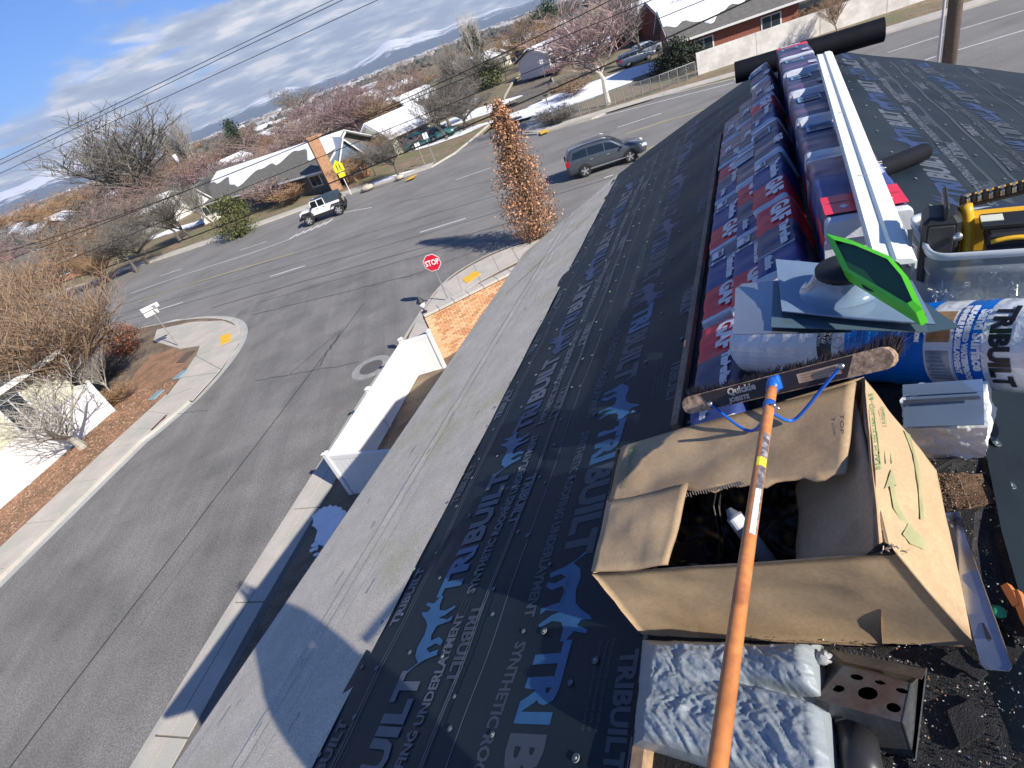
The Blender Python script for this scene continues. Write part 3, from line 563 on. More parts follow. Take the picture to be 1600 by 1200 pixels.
# ================================================================== houses
brick_red = mat('red_brick', (.28, .10, .065), .9, .2, 5, .25, 26); cream = mat('cream_siding', (.62, .60, .46), .8, .06, 2); stucco = mat('white_stucco', (.72, .69, .64), .9, .10, 2, .06, 20, second=(.58, .55, .51), ss=.8)
shingle_g = mat('grey_shingle', (.14, .135, .12), .95, .2, 3, .25, 14); shingle_d = mat('dark_shingle', (.075, .072, .068), .95, .2, 3, .25, 14); glassd = mat('window_glass', (.03, .04, .05), .15, spec=.8); trimw = mat('white_trim', (.75, .74, .71), .6)
wallgrey = mat('grey_wall', (.16, .155, .145), .9, .15, 2); orange_br = mat('orange_brick', (.40, .225, .13), .9, .2, 4, .2, 20); bluesid = mat('blue_siding', (.12, .17, .24), .8)
def house(label, A, B, depth, hw, hr, wallm, roofm, snow=0.0, oh=.5, win=3, group=None, chim=None, name='house', ridge='long', winm=None, seed=1, sag=0):
    A = np.array(A)*[1, 1, 0]; B = np.array(B)*[1, 1, 0]; ln = np.linalg.norm(B-A); x = (B-A)/ln; y = np.array([-x[1], x[0], 0]); 
    if y@(A+B) < 0: y = -y
    M = frame((A+B)/2+HZ*.1, x, y, HZ) if np.cross(x, y)[2] > 0 else frame((A+B)/2+HZ*.1, -x, y, HZ)
    t = thing(name, label, 'house', M, group); rr = random.Random(seed); hl = ln/2
    w = MB(); P = [(-hl, 0), (hl, 0), (hl, depth), (-hl, depth)]
    w.prism([np.array([a, b, -.3]) for a, b in P], (0, 0, hw+.3))
    if ridge == 'long': w.add([(-hl, 0, hw), (-hl, depth, hw), (-hl, depth/2, hr)], [(0, 1, 2)]); w.add([(hl, 0, hw), (hl, depth, hw), (hl, depth/2, hr)], [(2, 1, 0)])
    else: w.add([(-hl, .0, hw), (hl, .0, hw), (0, .0, hr)], [(0, 1, 2)])
    part('wall', w, wallm, t, world=False)
    r = MB()
    def slope(p, q, u, v, th=.16):    # p,q eave; u,v ridge
        n = np.cross(np.array(q)-p, np.array(v)-p); n = n/np.linalg.norm(n); n = n if n[2] > 0 else -n; r.prism([p, q, u, v], n*th); return n
    k = (hr-hw)/(depth/2 if ridge == 'long' else hl)
    if ridge == 'long':
        e0 = np.array([-hl-oh, -oh, hw-oh*k+.02]); e1 = np.array([hl+oh, -oh, hw-oh*k+.02]); r0 = np.array([-hl-oh, depth/2, hr+.02]); r1 = np.array([hl+oh, depth/2, hr+.02]); slope(e0, e1, r1, r0)
        f0 = np.array([-hl-oh, depth+oh, hw-oh*k+.02]); f1 = np.array([hl+oh, depth+oh, hw-oh*k+.02]); slope(f1, f0, r0, r1)
    else:
        e0 = np.array([-hl-oh, -oh, hw-oh*k+.02]); e1 = np.array([-hl-oh, depth+oh, hw-oh*k+.02]); r0 = np.array([0, -oh, hr+.02]); r1 = np.array([0, depth+oh, hr+.02]); slope(e1, e0, r0, r1)
        f0 = np.array([hl+oh, -oh, hw-oh*k+.02]); f1 = np.array([hl+oh, depth+oh, hw-oh*k+.02]); slope(f0, f1, r1, r0)
    ro = part('roof', r, roofm, t, world=False)
    f = MB(); f.box((0, -oh-.03, hw-oh*k+.04), (2*hl+2*oh, .05, .2)) if ridge == 'long' else None
    for sx in (-1, 1):
        if ridge == 'long':
            f.prism([np.array([sx*(hl+oh+.03), -oh, hw-oh*k-.06]), np.array([sx*(hl+oh+.03), depth/2, hr-.06]), np.array([sx*(hl+oh+.03), depth/2, hr+.16]), np.array([sx*(hl+oh+.03), -oh, hw-oh*k+.16])], (sx*.03, 0, 0))
        else: f.prism([np.array([sx*(hl+oh), -oh-.03, hw-oh*k-.05]), np.array([0, -oh-.03, hr-.05]), np.array([0, -oh-.03, hr+.2]), np.array([sx*(hl+oh), -oh-.03, hw-oh*k+.18])], (0, -.03, 0))
    part('fascia', f, trimw, ro, world=False)
    if snow > .2:
        s = MB(); n_ = 40
        def lip(u): return max(0, (1-snow)*(1+.35*math.sin(u*9+seed)+.2*math.sin(u*23+seed*2)+.1*math.sin(u*51)))
        rows = []
        for i in range(n_+1):
            u = i/n_; a = e0+(e1-e0)*u; b = r0+(r1-r0)*u; q = min(.92, lip(u)); rows.append((a+(b-a)*q, b, a+(b-a)*min(.96, q+.04)))
        for i in range(n_): s.quad(rows[i][0]+HZ*.19, rows[i+1][0]+HZ*.19, rows[i+1][2]+HZ*.27, rows[i][2]+HZ*.27); s.quad(rows[i][2]+HZ*.27, rows[i+1][2]+HZ*.27, rows[i+1][1]+HZ*.29, rows[i][1]+HZ*.29)
        if ridge == 'long': s.prism([r0+HZ*.2, r1+HZ*.2, f1+HZ*.2, f0+HZ*.2], (0, 0, .08))
        part('snow', s, snowm, ro, True, world=False)
    for i in range(win):
        c = -hl+ln*(i+.5)/win+rr.uniform(-.4, .4); ww = min(1.6, ln/win*.5); w_ = MB(); w_.box((c, -.03, hw*.55), (ww+.2, .07, 1.25)); wf = part('window', w_, winm or trimw, t, world=False)
        w_ = MB(); w_.box((c-ww*.25, -.075, hw*.55), (ww*.46, .03, 1.05)); part('pane', w_, glassd, wf, world=False)
        w_ = MB(); w_.box((c+ww*.25, -.075, hw*.55), (ww*.46, .03, 1.05)); part('pane', w_, glassd, wf, world=False)
    if chim:
        c = MB(); x_, y_, wd, top = chim[:4]; c.box((x_, y_, top/2), (wd, wd*.7, top)); c.box((x_, y_, top+.06), (wd+.15, wd*.7+.15, .12)); part('chimney', c, chim[4], t, world=False)
    return t
house('long grey ranch house with half its roof under snow, facing the main road', G(335, 345), G(523, 297), 10, 2.5, 4.7, wallgrey, shingle_g, .42, .7, 5, chim=(7.5, 5.2, 1.0, 5.2, orange_br), seed=2)
house('small gabled house with blue siding above orange brick, right of the chimney', G(546, 290), G(582, 274), 9, 2.4, 4.4, orange_br, shingle_g, .5, .4, 1, ridge='cross', chim=(-3.0, -.6, 1.2, 5.7, orange_br), seed=3)
o = bpy.data.objects
gq = list(o for o in COL.objects if o.name.startswith('house') and o.get('label', '').startswith('small gabled'))[0]
w = MB(); w.prism([np.array([-2.9, -.03, 2.45]), np.array([2.9, -.03, 2.45]), np.array([0, -.03, 4.3])], (0, -.03, 0)); part('gable', w, bluesid, gq, world=False)
house('white walled house with a pale snowy roof behind the dark kerbside tree', G(622, 246), G(688, 214), 8, 2.4, 4.2, cream, mat('pale_roof', (.52, .52, .52), .9), .9, .5, 2, seed=4)
house('small house with a snowy roof and red gable beyond the grey roofed one', G(655, 195), G(700, 174), 8, 2.4, 4.4, brick_red, shingle_g, .7, .5, 2, seed=5)
house('brick house under snow to the right of the birch crown', G(962, 78), G(1035, 52), 9, 2.8, 4.8, brick_red, shingle_d, .8, .5, 2, chim=(-2.2, -.2, 1.1, 4.9, brick_red), seed=6)
house('snowy roofed house behind the brick one, top of the photo', G(1040, 62), G(1130, 28), 10, 2.8, 4.8, brick_red, shingle_d, .95, .5, 2, seed=7)
house('long brick ranch house under snow behind the white wall', G(1062, 112), G(1248, 50), 12, 2.7, 5.0, brick_red, shingle_g, .62, .7, 2, seed=8)
house('brick house with white fascia among tan trees at the left', G(10, 475), G(135, 428), 9, 2.4, 4.0, mat('dull_brick', (.30, .15, .10), .9, .2, 4, .2, 20), shingle_g, .05, .5, 3, seed=9)
house('grey roofed house behind the left brick house', G(20, 428), G(105, 398), 9, 2.5, 4.3, wallgrey, shingle_g, .2, .5, 2, seed=10)
house('low white house behind the dark bare trees left of the olive bush', G(170, 385), G(262, 355), 8, 2.4, 4.0, trimw, shingle_d, .8, .5, 2, seed=11)
house('white gabled house just left of the olive bush', G(322, 352), G(352, 340), 8, 2.6, 4.4, trimw, shingle_d, .85, .3, 1, seed=12, ridge='cross')
house('cream house by the far street beyond the snowy lawn', G(762, 118), G(800, 100), 9, 2.6, 4.4, cream, shingle_d, .8, .5, 2, seed=13)
house('white house with dark windows on the right of the far street', G(862, 112), G(905, 92), 8, 2.6, 4.0, trimw, shingle_d, .9, .5, 3, seed=14)
for i in range(44):
    al = rr_.uniform(78, 330); la = rr_.uniform(-.7, 1.6)*al
    if abs(la-6) < 12 and al < 200: continue
    a = rr_.uniform(-.3, .3)+(0 if rr_.random() < .6 else 1.57); ux_ = SB*math.cos(a)+SA*math.sin(a); c = ST(al, la); wm_, nm_ = [(brick_red, 'red brick'), (cream, 'cream'), (wallgrey, 'grey'), (trimw, 'white')][rr_.randrange(4)]
    house('%s house with a snowy roof among the trees of the valley' % nm_, c-ux_*6, c+ux_*6, 9, 2.6, 4.4, wm_, shingle_d, rr_.uniform(.5, .95), .5, 2, group='%s houses with snowy roofs in the valley' % nm_, seed=i)
# cream house at the left, beside the street
wallA = G(112, 628); 
hA = G(113, 640)-SA*.2; 
A_ = ST(ab(wallA)[0]*0+float(G(118, 655)@SA), 27.6); al0 = float(A_@SA)
t = thing('cream_house', 'cream sided two storey house with white framed windows behind the left fence', 'house', frame(A_, SB, SA, HZ))
H_ = 3.5
w = MB(); w.box(A_+SB*5-SA*12+HZ*H_/2, (10, 24, H_), [SB, SA, HZ]); part('wall', w, cream, t)
for k in range(18):      # siding courses
    w = MB(); w.box(A_-SB*.012-SA*12+HZ*(.14+k*.19), (.03, 24, .17), [SB, SA, HZ]); part('siding_board', w, cream, t)
    w = MB(); w.box(A_+SB*5+SA*.012+HZ*(.14+k*.19), (10, .03, .17), [SB, SA, HZ]); part('siding_board', w, cream, t)
r = MB(); ez = H_-.02
e0, e1 = A_-SB*.55-SA*24.5+HZ*ez, A_-SB*.55+SA*.5+HZ*ez; k0, k1 = A_+SB*5-SA*24.5+HZ*(ez+2.0), A_+SB*5+SA*.5+HZ*(ez+2.0); q0, q1 = A_+SB*10.5-SA*24.5+HZ*ez, A_+SB*10.5+SA*.5+HZ*ez
r.prism([e0, e1, k1, k0], (0, 0, .15)); r.prism([k0, k1, q1, q0], (0, 0, .15)); ro = part('roof', r, shingle_d, t)
r = MB(); r.box((e0+e1)/2-SB*.04+HZ*.03, (.06, 25, .24), [SB, SA, HZ]); r.prism([e1+SA*.04-HZ*.1, k1+SA*.04-HZ*.1, k1+SA*.04+HZ*.17, e1+SA*.04+HZ*.17], SA*.04); part('fascia', r, trimw, ro)
w = MB(); w.add([A_+HZ*H_, A_+SB*10+HZ*H_, A_+SB*5+HZ*(H_+1.8)], [(0, 1, 2)]); part('gable', w, cream, t)
for k, (a, z, ww, hh) in enumerate([(-2.6, 2.0, 1.0, 1.9), (-6.0, 2.1, 1.3, 1.5), (-9.4, 2.1, 1.3, 1.5), (-12.8, 2.1, 1.3, 1.5)]):
    w = MB(); w.box(A_-SB*.05+SA*a+HZ*z, (.08, ww+.22, hh+.22), [SB, SA, HZ]); wf = part('window', w, trimw, t)
    w = MB(); w.box(A_-SB*.10+SA*a+HZ*z, (.03, ww, hh), [SB, SA, HZ]); part('pane', w, glassd, wf)
    w = MB(); w.box(A_-SB*.12+SA*a+HZ*z, (.03, .05, hh), [SB, SA, HZ]); part('mullion', w, trimw, wf)
# ================================================================== fences and walls
def panel_fence(label, pts, h, z0=.12, step=2.4, top=None, name='vinyl_fence'):
    t = thing(name, label, 'fence', pts[0]); 
    for a, b in zip(pts[:-1], pts[1:]):
        ln = np.linalg.norm(b-a); n = max(1, round(ln/step)); x = (b-a)/ln; y = np.array([-x[1], x[0], 0])
        for i in range(n):
            c = a+x*ln*(i+.5)/n; w = ln/n-.13
            o = MB(); o.box(c+HZ*(z0+h*.5), (w, .035, h-.25), [x, y, HZ]); pn = part('panel', o, vinyl, t)
            m_ = int(w/.16); o = MB()
            for j in range(1, m_): o.box(c+x*(-w/2+w*j/m_)+HZ*(z0+h*.5), (.010, .043, h-.3), [x, y, HZ])
            part('board_groove', o, mat('vinyl_groove', (.68, .68, .66), .5), pn)
            for zz in (z0+.10, z0+h-.10):
                o = MB(); o.box(c+HZ*zz, (w, .06, .15), [x, y, HZ], bev=.008); part('rail', o, vinyl, t)
        for i in range(n+1):
            c = a+x*ln*i/n; o = MB(); o.box(c+HZ*(z0+h/2+.03), (.13, .13, h+.06), [x, y, HZ], bev=.008); ps = part('post', o, vinyl, t); o = MB(); o.box(c+HZ*(z0+h+.10), (.17, .17, .05), [x, y, HZ], top=.3); part('post_cap', o, vinyl, ps)
    return t
fe = float(G(185, 645)@SA)
panel_fence('long white vinyl fence in front of the cream house on the left', [ST(-14, 26.5), ST(fe, 26.25), ST(fe+.2, 31)], 1.75)
f0 = G(553, 775); f1 = G(655, 590)
hwx = RIDGE+HB*3.9
f0b = f0-SB*3.2-SA*.2; f1b = G(697, 578)
panel_fence('white vinyl fence enclosure by the right kerb, cut by the roof edge', [f0b, f0, f1, f1b], 1.62, .0)
# brick wall with coping
w0 = G(661, 492, 2.0); w1 = G(797, 425, 2.0); dx = (w1-w0)*[1, 1, 0]; wl = np.linalg.norm(dx); x = dx/wl; y = np.array([-x[1], x[0], 0]); wl += 2.5; bw = w0*[1, 1, 0]
if y@bw < 0: y = -y
t = thing('brick_wall', 'orange brick garden wall with pale coping between the stop sign and the roof', 'wall', frame(bw, x, y, HZ))
o = MB(); o.box(bw+x*wl/2+y*.16+HZ*.95, (wl-.04, .2, 1.9), [x, y, HZ]); part('mortar_core', o, mat('mortar', (.5, .44, .36), .95), t)
o = MB(); bh, bl = .078, .235
for r_ in range(24):
    for j in range(int(wl/bl)+1):
        a = j*bl+(bl/2 if r_ % 2 else 0); 
        if a+bl > wl: continue
        o.box(bw+x*(a+bl/2)+y*random.uniform(.028, .036)+HZ*(.04+r_*bh), (bl-.012, .09, bh-.012), [x, y, HZ], random.choice([0, 0, 1, 1, 2]))
    o.box(bw+x*.045+y*.17+HZ*(.04+r_*bh), (.10 if r_ % 2 else .13, .22, bh-.012), [x, y, HZ], random.randrange(3))
bm_ = [mat('brick_a', (.60, .33, .17), .9, .2, 12, .15, 60), mat('brick_b', (.68, .42, .24), .9, .2, 12, .15, 60), mat('brick_c', (.50, .25, .13), .9, .2, 12, .15, 60)]
b = part('brick', o, bm_, t); b['kind'] = 'stuff'
for i in range(int(wl/.6)):
    o = MB(); o.box(bw+x*(.3+.6*i)+y*.14+HZ*1.95, (.585, .44, .09), [x, y, HZ], bev=.01); part('coping_stone', o, concrete, t)
# quoins at the near end, and the return towards the fence
ret = (f1-SB*2.6+SA*.15)-bw; rl = np.linalg.norm(ret[:2]); rx_ = ret*[1, 1, 0]/rl; ry_ = np.array([-rx_[1], rx_[0], 0])
for r_ in range(12):
    o = MB(); o.box(bw+x*(.11 if r_ % 2 else .17)-y*.03+HZ*(.08+r_*.156), (.22 if r_ % 2 else .34, .05, .145), [x, y, HZ], bev=.008); part('quoin', o, bm_[1], t)
# lantern on the wall end
lb_ = bw+x*.12+y*.14+HZ*2.0; t = thing('lantern', 'small black lantern with a glass globe standing on the end of the brick wall', 'lantern', lb_)
o = MB(); o.box(lb_+HZ*.02, (.16, .16, .04)); o.tube([lb_+HZ*.03, lb_+HZ*.16], .03, 8); part('base', o, darkmetal, t)
o = MB(); o.tube([lb_+HZ*.16, lb_+HZ*.30, lb_+HZ*.40], [.07, .12, .13], 8); part('glass', o, mat('frosted_glass', (.75, .76, .78), .3), t, True)
o = MB(); o.tube([lb_+HZ*.40, lb_+HZ*.46, lb_+HZ*.58, lb_+HZ*.64], [.16, .14, .04, .01], 8); part('cap', o, darkmetal, t)
# white concrete wall on the far side, chain link fence
def px_wall(label, pts, tops, th, m, name, cat):
    t = thing(name, label, cat, G(*pts[0])); B = [G(*p) for p in pts]; Hs = [HT(b, *q) for b, q in zip(B, tops)]; return t, B, Hs
WA = G(1091, 120); WBp = G(1230, 74); hW = HT(WA, 1085, 84); dxw = (WBp-WA); lw = 46; xw = dxw/np.linalg.norm(dxw); yw = np.array([-xw[1], xw[0], 0]); yw = yw if yw@WA > 0 else -yw
t = thing('concrete_wall', 'long white concrete wall along the far pavement in front of the brick ranch house', 'wall', frame(WA, xw, yw, HZ))
for i in range(9):
    o = MB(); o.box(WA+xw*(2.55+5.1*i)+yw*.1+HZ*(hW/2), (5.07, .18, hW), [xw, yw, HZ]); part('wall_panel', o, stucco, t)
    if i: o = MB(); o.box(WA+xw*5.1*i+yw*.1+HZ*(hW/2), (.16, .22, hW+.02), [xw, yw, HZ]); part('pilaster', o, stucco, t)
CF = [G(*p) for p in [(868, 197), (920, 180), (985, 158), (1035, 142), (1088, 122)]]
t = thing('chain_link_fence', 'chain link fence on steel posts left of the white wall', 'fence', CF[0])
o = MB(); L_ = resample(CF, 16)
for p in L_: q = MB(); q.tube([p, p+HZ*1.35], .035, 6); part('post', q, galv, t)
q = MB(); q.tube([p+HZ*1.33 for p in L_], .022, 5); part('top_rail', q, galv, t)
q = MB()
for a, b in zip(L_[:-1], L_[1:]):
    for k in range(12):
        q.tube([a+(b-a)*k/12+HZ*.1, a+(b-a)*min(1, (k+3)/12)+HZ*(1.3 if k < 10 else .9)], .006, 3, caps=False); q.tube([a+(b-a)*k/12+HZ*1.3, a+(b-a)*min(1, (k+3)/12)+HZ*.1], .006, 3, caps=False)
part('mesh', q, galv, t)
# ================================================================== signs, poles, wires
def face_dir(base): d = CAMP*[1, 1, 0]-base*[1, 1, 0]; return d/np.linalg.norm(d)
sb = G(702, 474); sh_ = HT(sb, 672, 397); n_ = (G(690, 520)-sb)*0+face_dir(sb)+SB*.25; n_ = n_/np.linalg.norm(n_); u_ = np.cross(HZ, n_)
t = thing('stop_sign', 'red octagonal stop sign on a grey post above the brick wall', 'sign', frame(sb, u_, n_, HZ))
o = MB(); o.box(sb-n_*.04+HZ*(sh_/2), (.06, .04, sh_), [u_, n_, HZ]); part('post', o, galv, t)
sc2 = sb+HZ*(sh_-.38); rad = .40
def octo(c, r, off): return [c+u_*math.cos(R(22.5+45*i))*r+HZ*math.sin(R(22.5+45*i))*r+n_*off for i in range(8)]
o = MB(); o.prism(octo(sc2, rad, 0), n_*.004); part('border', o, mat('sign_white', (.85, .85, .85), .4), t)
o = MB(); o.prism(octo(sc2, rad*.94, .005), n_*.004); fp = part('face', o, mat('sign_red', (.62, .015, .04), .4), t)
o = MB(); text_on(o, 'STOP', .30, lambda a, b: sc2+u_*a*.88+HZ*(b*1.15)+n_*.014, ax='CENTER', bold=.008); part('lettering', o, mat('sign_white', (0, 0, 0)), fp)
# street name sign at the left corner
sb = G(281, 543); sh_ = HT(sb, 228, 476)-.1; t = thing('street_name_sign', 'post with two white street name blades at the left corner', 'sign', sb)
o = MB(); o.tube([sb, sb+HZ*sh_], .03, 6); part('post', o, galv, t)
fd = face_dir(sb); uu = np.cross(HZ, fd)
for z, L2, tx, an in ((sh_-.12, .95, 'Church St', .15), (sh_-.42, .75, 'E 2700', .15), (sh_-.10, .42, '', 1.2)):
    x_ = uu*math.cos(an)+fd*math.sin(an); y_ = np.cross(HZ, x_)*-1; c = sb+HZ*z+x_*(L2/2-.45 if tx else .62)+fd*.04
    o = MB(); o.box(c, (L2, .012, .24), [x_, y_, HZ]); bl_ = part('blade', o, mat('blade_white', (.8, .8, .8), .5), t)
    if tx: o = MB(); text_on(o, tx, .17, lambda a, b: c+x_*a+HZ*b+y_*(.012 if y_@fd > 0 else -.012), ax='CENTER'); part('lettering', o, mat('ink', (.05, .05, .05), .6), bl_)
# school sign
sb = G(549, 304); sh_ = HT(sb, 527, 250); fd = face_dir(sb); uu = np.cross(HZ, fd)
t = thing('crossing_sign', 'bright yellow green pentagon crossing sign with a small plaque below, far kerb', 'sign', sb)
o = MB(); o.tube([sb, sb+HZ*sh_], .04, 6); part('post', o, mat('sign_white', (0, 0, 0)), t); ygm = mat('fluorescent_yellow', (.72, .72, .02), .5)
o = MB(); c = sb+HZ*(sh_-.55)+fd*.06; o.prism([c+uu*a*1.15+HZ*b*1.15 for a, b in [(-.42, -.45), (.42, -.45), (.42, .12), (0, .55), (-.42, .12)]], fd*.02); pf = part('pentagon', o, ygm, t)
o = MB(); c2_ = c-HZ*.85; o.prism([c2_+uu*a+HZ*b for a, b in [(-.33, -.2), (.33, -.2), (.33, .2), (-.33, .2)]], fd*.02); part('plaque', o, ygm, t)
o = MB()
for dx_ in (-.14, .14):
    cc = c+fd*.03+uu*dx_; o.box(cc+HZ*-.05, (.10, .01, .3), [uu, fd, HZ]); o.box(cc+HZ*.17, (.09, .01, .09), [uu, fd, HZ]); o.box(cc+HZ*-.3+uu*.05, (.05, .01, .24), [uu, fd, HZ]); o.box(cc+HZ*-.3-uu*.05, (.05, .01, .24), [uu, fd, HZ])
part('figures', o, mat('ink', (0, 0, 0)), pf)
for bp, tp_, lb in [((666, 263), (653, 222), 'thin grey sign post at the far left corner, nearer the road'), ((681, 256), (666, 206), 'thin grey sign post at the far left corner beside the teal cars'), ((754, 137), (746, 106), 'thin pole beside the snowy lawn on the far street'), ((853, 126), (848, 92), 'sign post with a white plate on the bend of the far street')]:
    b = G(*bp); h = HT(b, *tp_); t = thing('sign_post', lb, 'sign post', b); o = MB(); o.tube([b, b+HZ*h], .045, 6); part('post', o, galv, t); fd = face_dir(b); uu = np.cross(HZ, fd)
    o = MB(); o.box(b+HZ*(h-.3), (.5, .02, .55), [uu, fd, HZ]); part('plate', o, mat('blade_white', (0, 0, 0)), t)
woodpole = mat('weathered_pole', (.13, .10, .08), .95, .2, 3, .2, 20, bump=.4, bs=20)
def pole(label, b, h, r, extras):
    t = thing('utility_pole', label, 'utility pole', b); o = MB(); o.tube([b-HZ*.3, b+HZ*h], [r, r*.75], 12); part('pole', o, woodpole, t, True); extras(t, b); return t
PB = G(322, 328); PH = HT(PB, 272, 222)
def ex(t, b):
    o = MB(); o.box(b+HZ*(PH-.5), (2.4, .12, .12), [SA, SB, HZ]); part('crossarm', o, woodpole, t)
    o = MB(); o.tube([b+HZ*(PH-2.6)-SB*.4, b+HZ*(PH-1.5)-SB*.4], .3, 12); part('transformer', o, mat('transformer', (.7, .7, .7), .5), t, True)
pole('leaning looking utility pole with a white transformer across the main road', PB, PH, .16, ex)
PR_ = VA(1487, 60, 27.9); PR_ = np.array([PR_[0], PR_[1], 0])
pole('stout dark wooden utility pole beyond the right roof slope', PR_, 13.2, .27, lambda t, b: part('conduit', MB().tube([b-SB*-.52-SA*.3, b+SB*.52-SA*.3+HZ*11], .05, 8), mat('conduit', (.55, .55, .6), .4), t, True))
PL_ = ST(27.9, 78); 
pole('utility pole far left that carries the wires', PL_, 13.2, .22, lambda t, b: None)
wirem = mat('black_wire', (.015, .015, .015), .6)
def wire(p0, p1, al, lb, r, sag=.0, name='power_line', extra=None):
    a = VA(*p0, al); b = VA(*p1, al); 
    if extra is not None: e_ = VA(*extra, al)
    pts = [a, b] if extra is None else [a, e_, b]
    la = [p@SB for p in pts]; z = [p[2] for p in pts]
    co = np.polyfit(la, z, len(pts)-1); 
    l0, l1 = 80, -13.4
    P = [ST(al, l0+(l1-l0)*i/40, float(np.polyval(co, l0+(l1-l0)*i/40))) for i in range(41)]
    o = MB(); o.tube(P, r, 5); solo(name, o, wirem, lb, 'wire', P[0], True)
wire((0, 250), (520, 0), 27.3, 'highest thin power line crossing the sky', .014); wire((0, 257), (535, 0), 27.5, 'second thin power line just under the highest', .014); wire((0, 271), (590, 0), 27.9, 'third thin power line crossing the sky', .014)
wire((0, 396), (955, 0), 28.4, 'upper cable of the lower bundle crossing the far trees', .02, extra=(492, 217)); wire((30, 400), (1018, 0), 28.5, 'second cable of the lower bundle', .018, extra=(575, 184))
wire((60, 425), (1100, 0), 28.6, 'third cable of the lower bundle', .018, extra=(575, 215)); wire((160, 420), (1180, -4), 28.2, 'lowest and thickest black cable over the main road', .035, extra=(580, 260))
# ================================================================== vehicles
tyre = mat('tyre', (.02, .02, .02), .85); alloy = mat('alloy', (.62, .62, .62), .3, metal=.7); glassc = mat('car_glass', (.012, .018, .022), .08, spec=.9); blackp = mat('black_plastic', (.02, .02, .022), .6); redl = mat('red_lens', (.35, .01, .02), .2); lampw = mat('headlamp', (.75, .76, .78), .12, spec=1)
def wheel(t, x, y, r, w, sp=5, rimm=alloy):
    s = 1 if y > 0 else -1; o = MB(); P = [np.array([x, y-s*w, r]), np.array([x, y-s*.03, r]), np.array([x, y, r])]
    o.tube([P[0], P[1], P[2]], [r, r, r*.9], 20); wh = part('wheel', o, tyre, t, world=False)
    q = MB(); q.tube([np.array([x, y-s*.05, r]), np.array([x, y+s*.006, r])], r*.66, 18); part('rim', q, mat('rim_dark', (.10, .10, .105), .4, metal=.5), wh, world=False)
    q = MB()
    for k in range(sp):
        a = 6.2832*k/sp+.3; d = np.array([math.cos(a), 0, math.sin(a)]); e = np.array([-math.sin(a), 0, math.cos(a)]); q.box(np.array([x, y+s*.014, r])+d*r*.36, (r*.60, r*.20, .022), [d, e, np.array([0, s, 0])])
    q.tube([np.array([x, y, r]), np.array([x, y+s*.03, r])], r*.14, 8); part('spokes', q, rimm, wh, world=False)
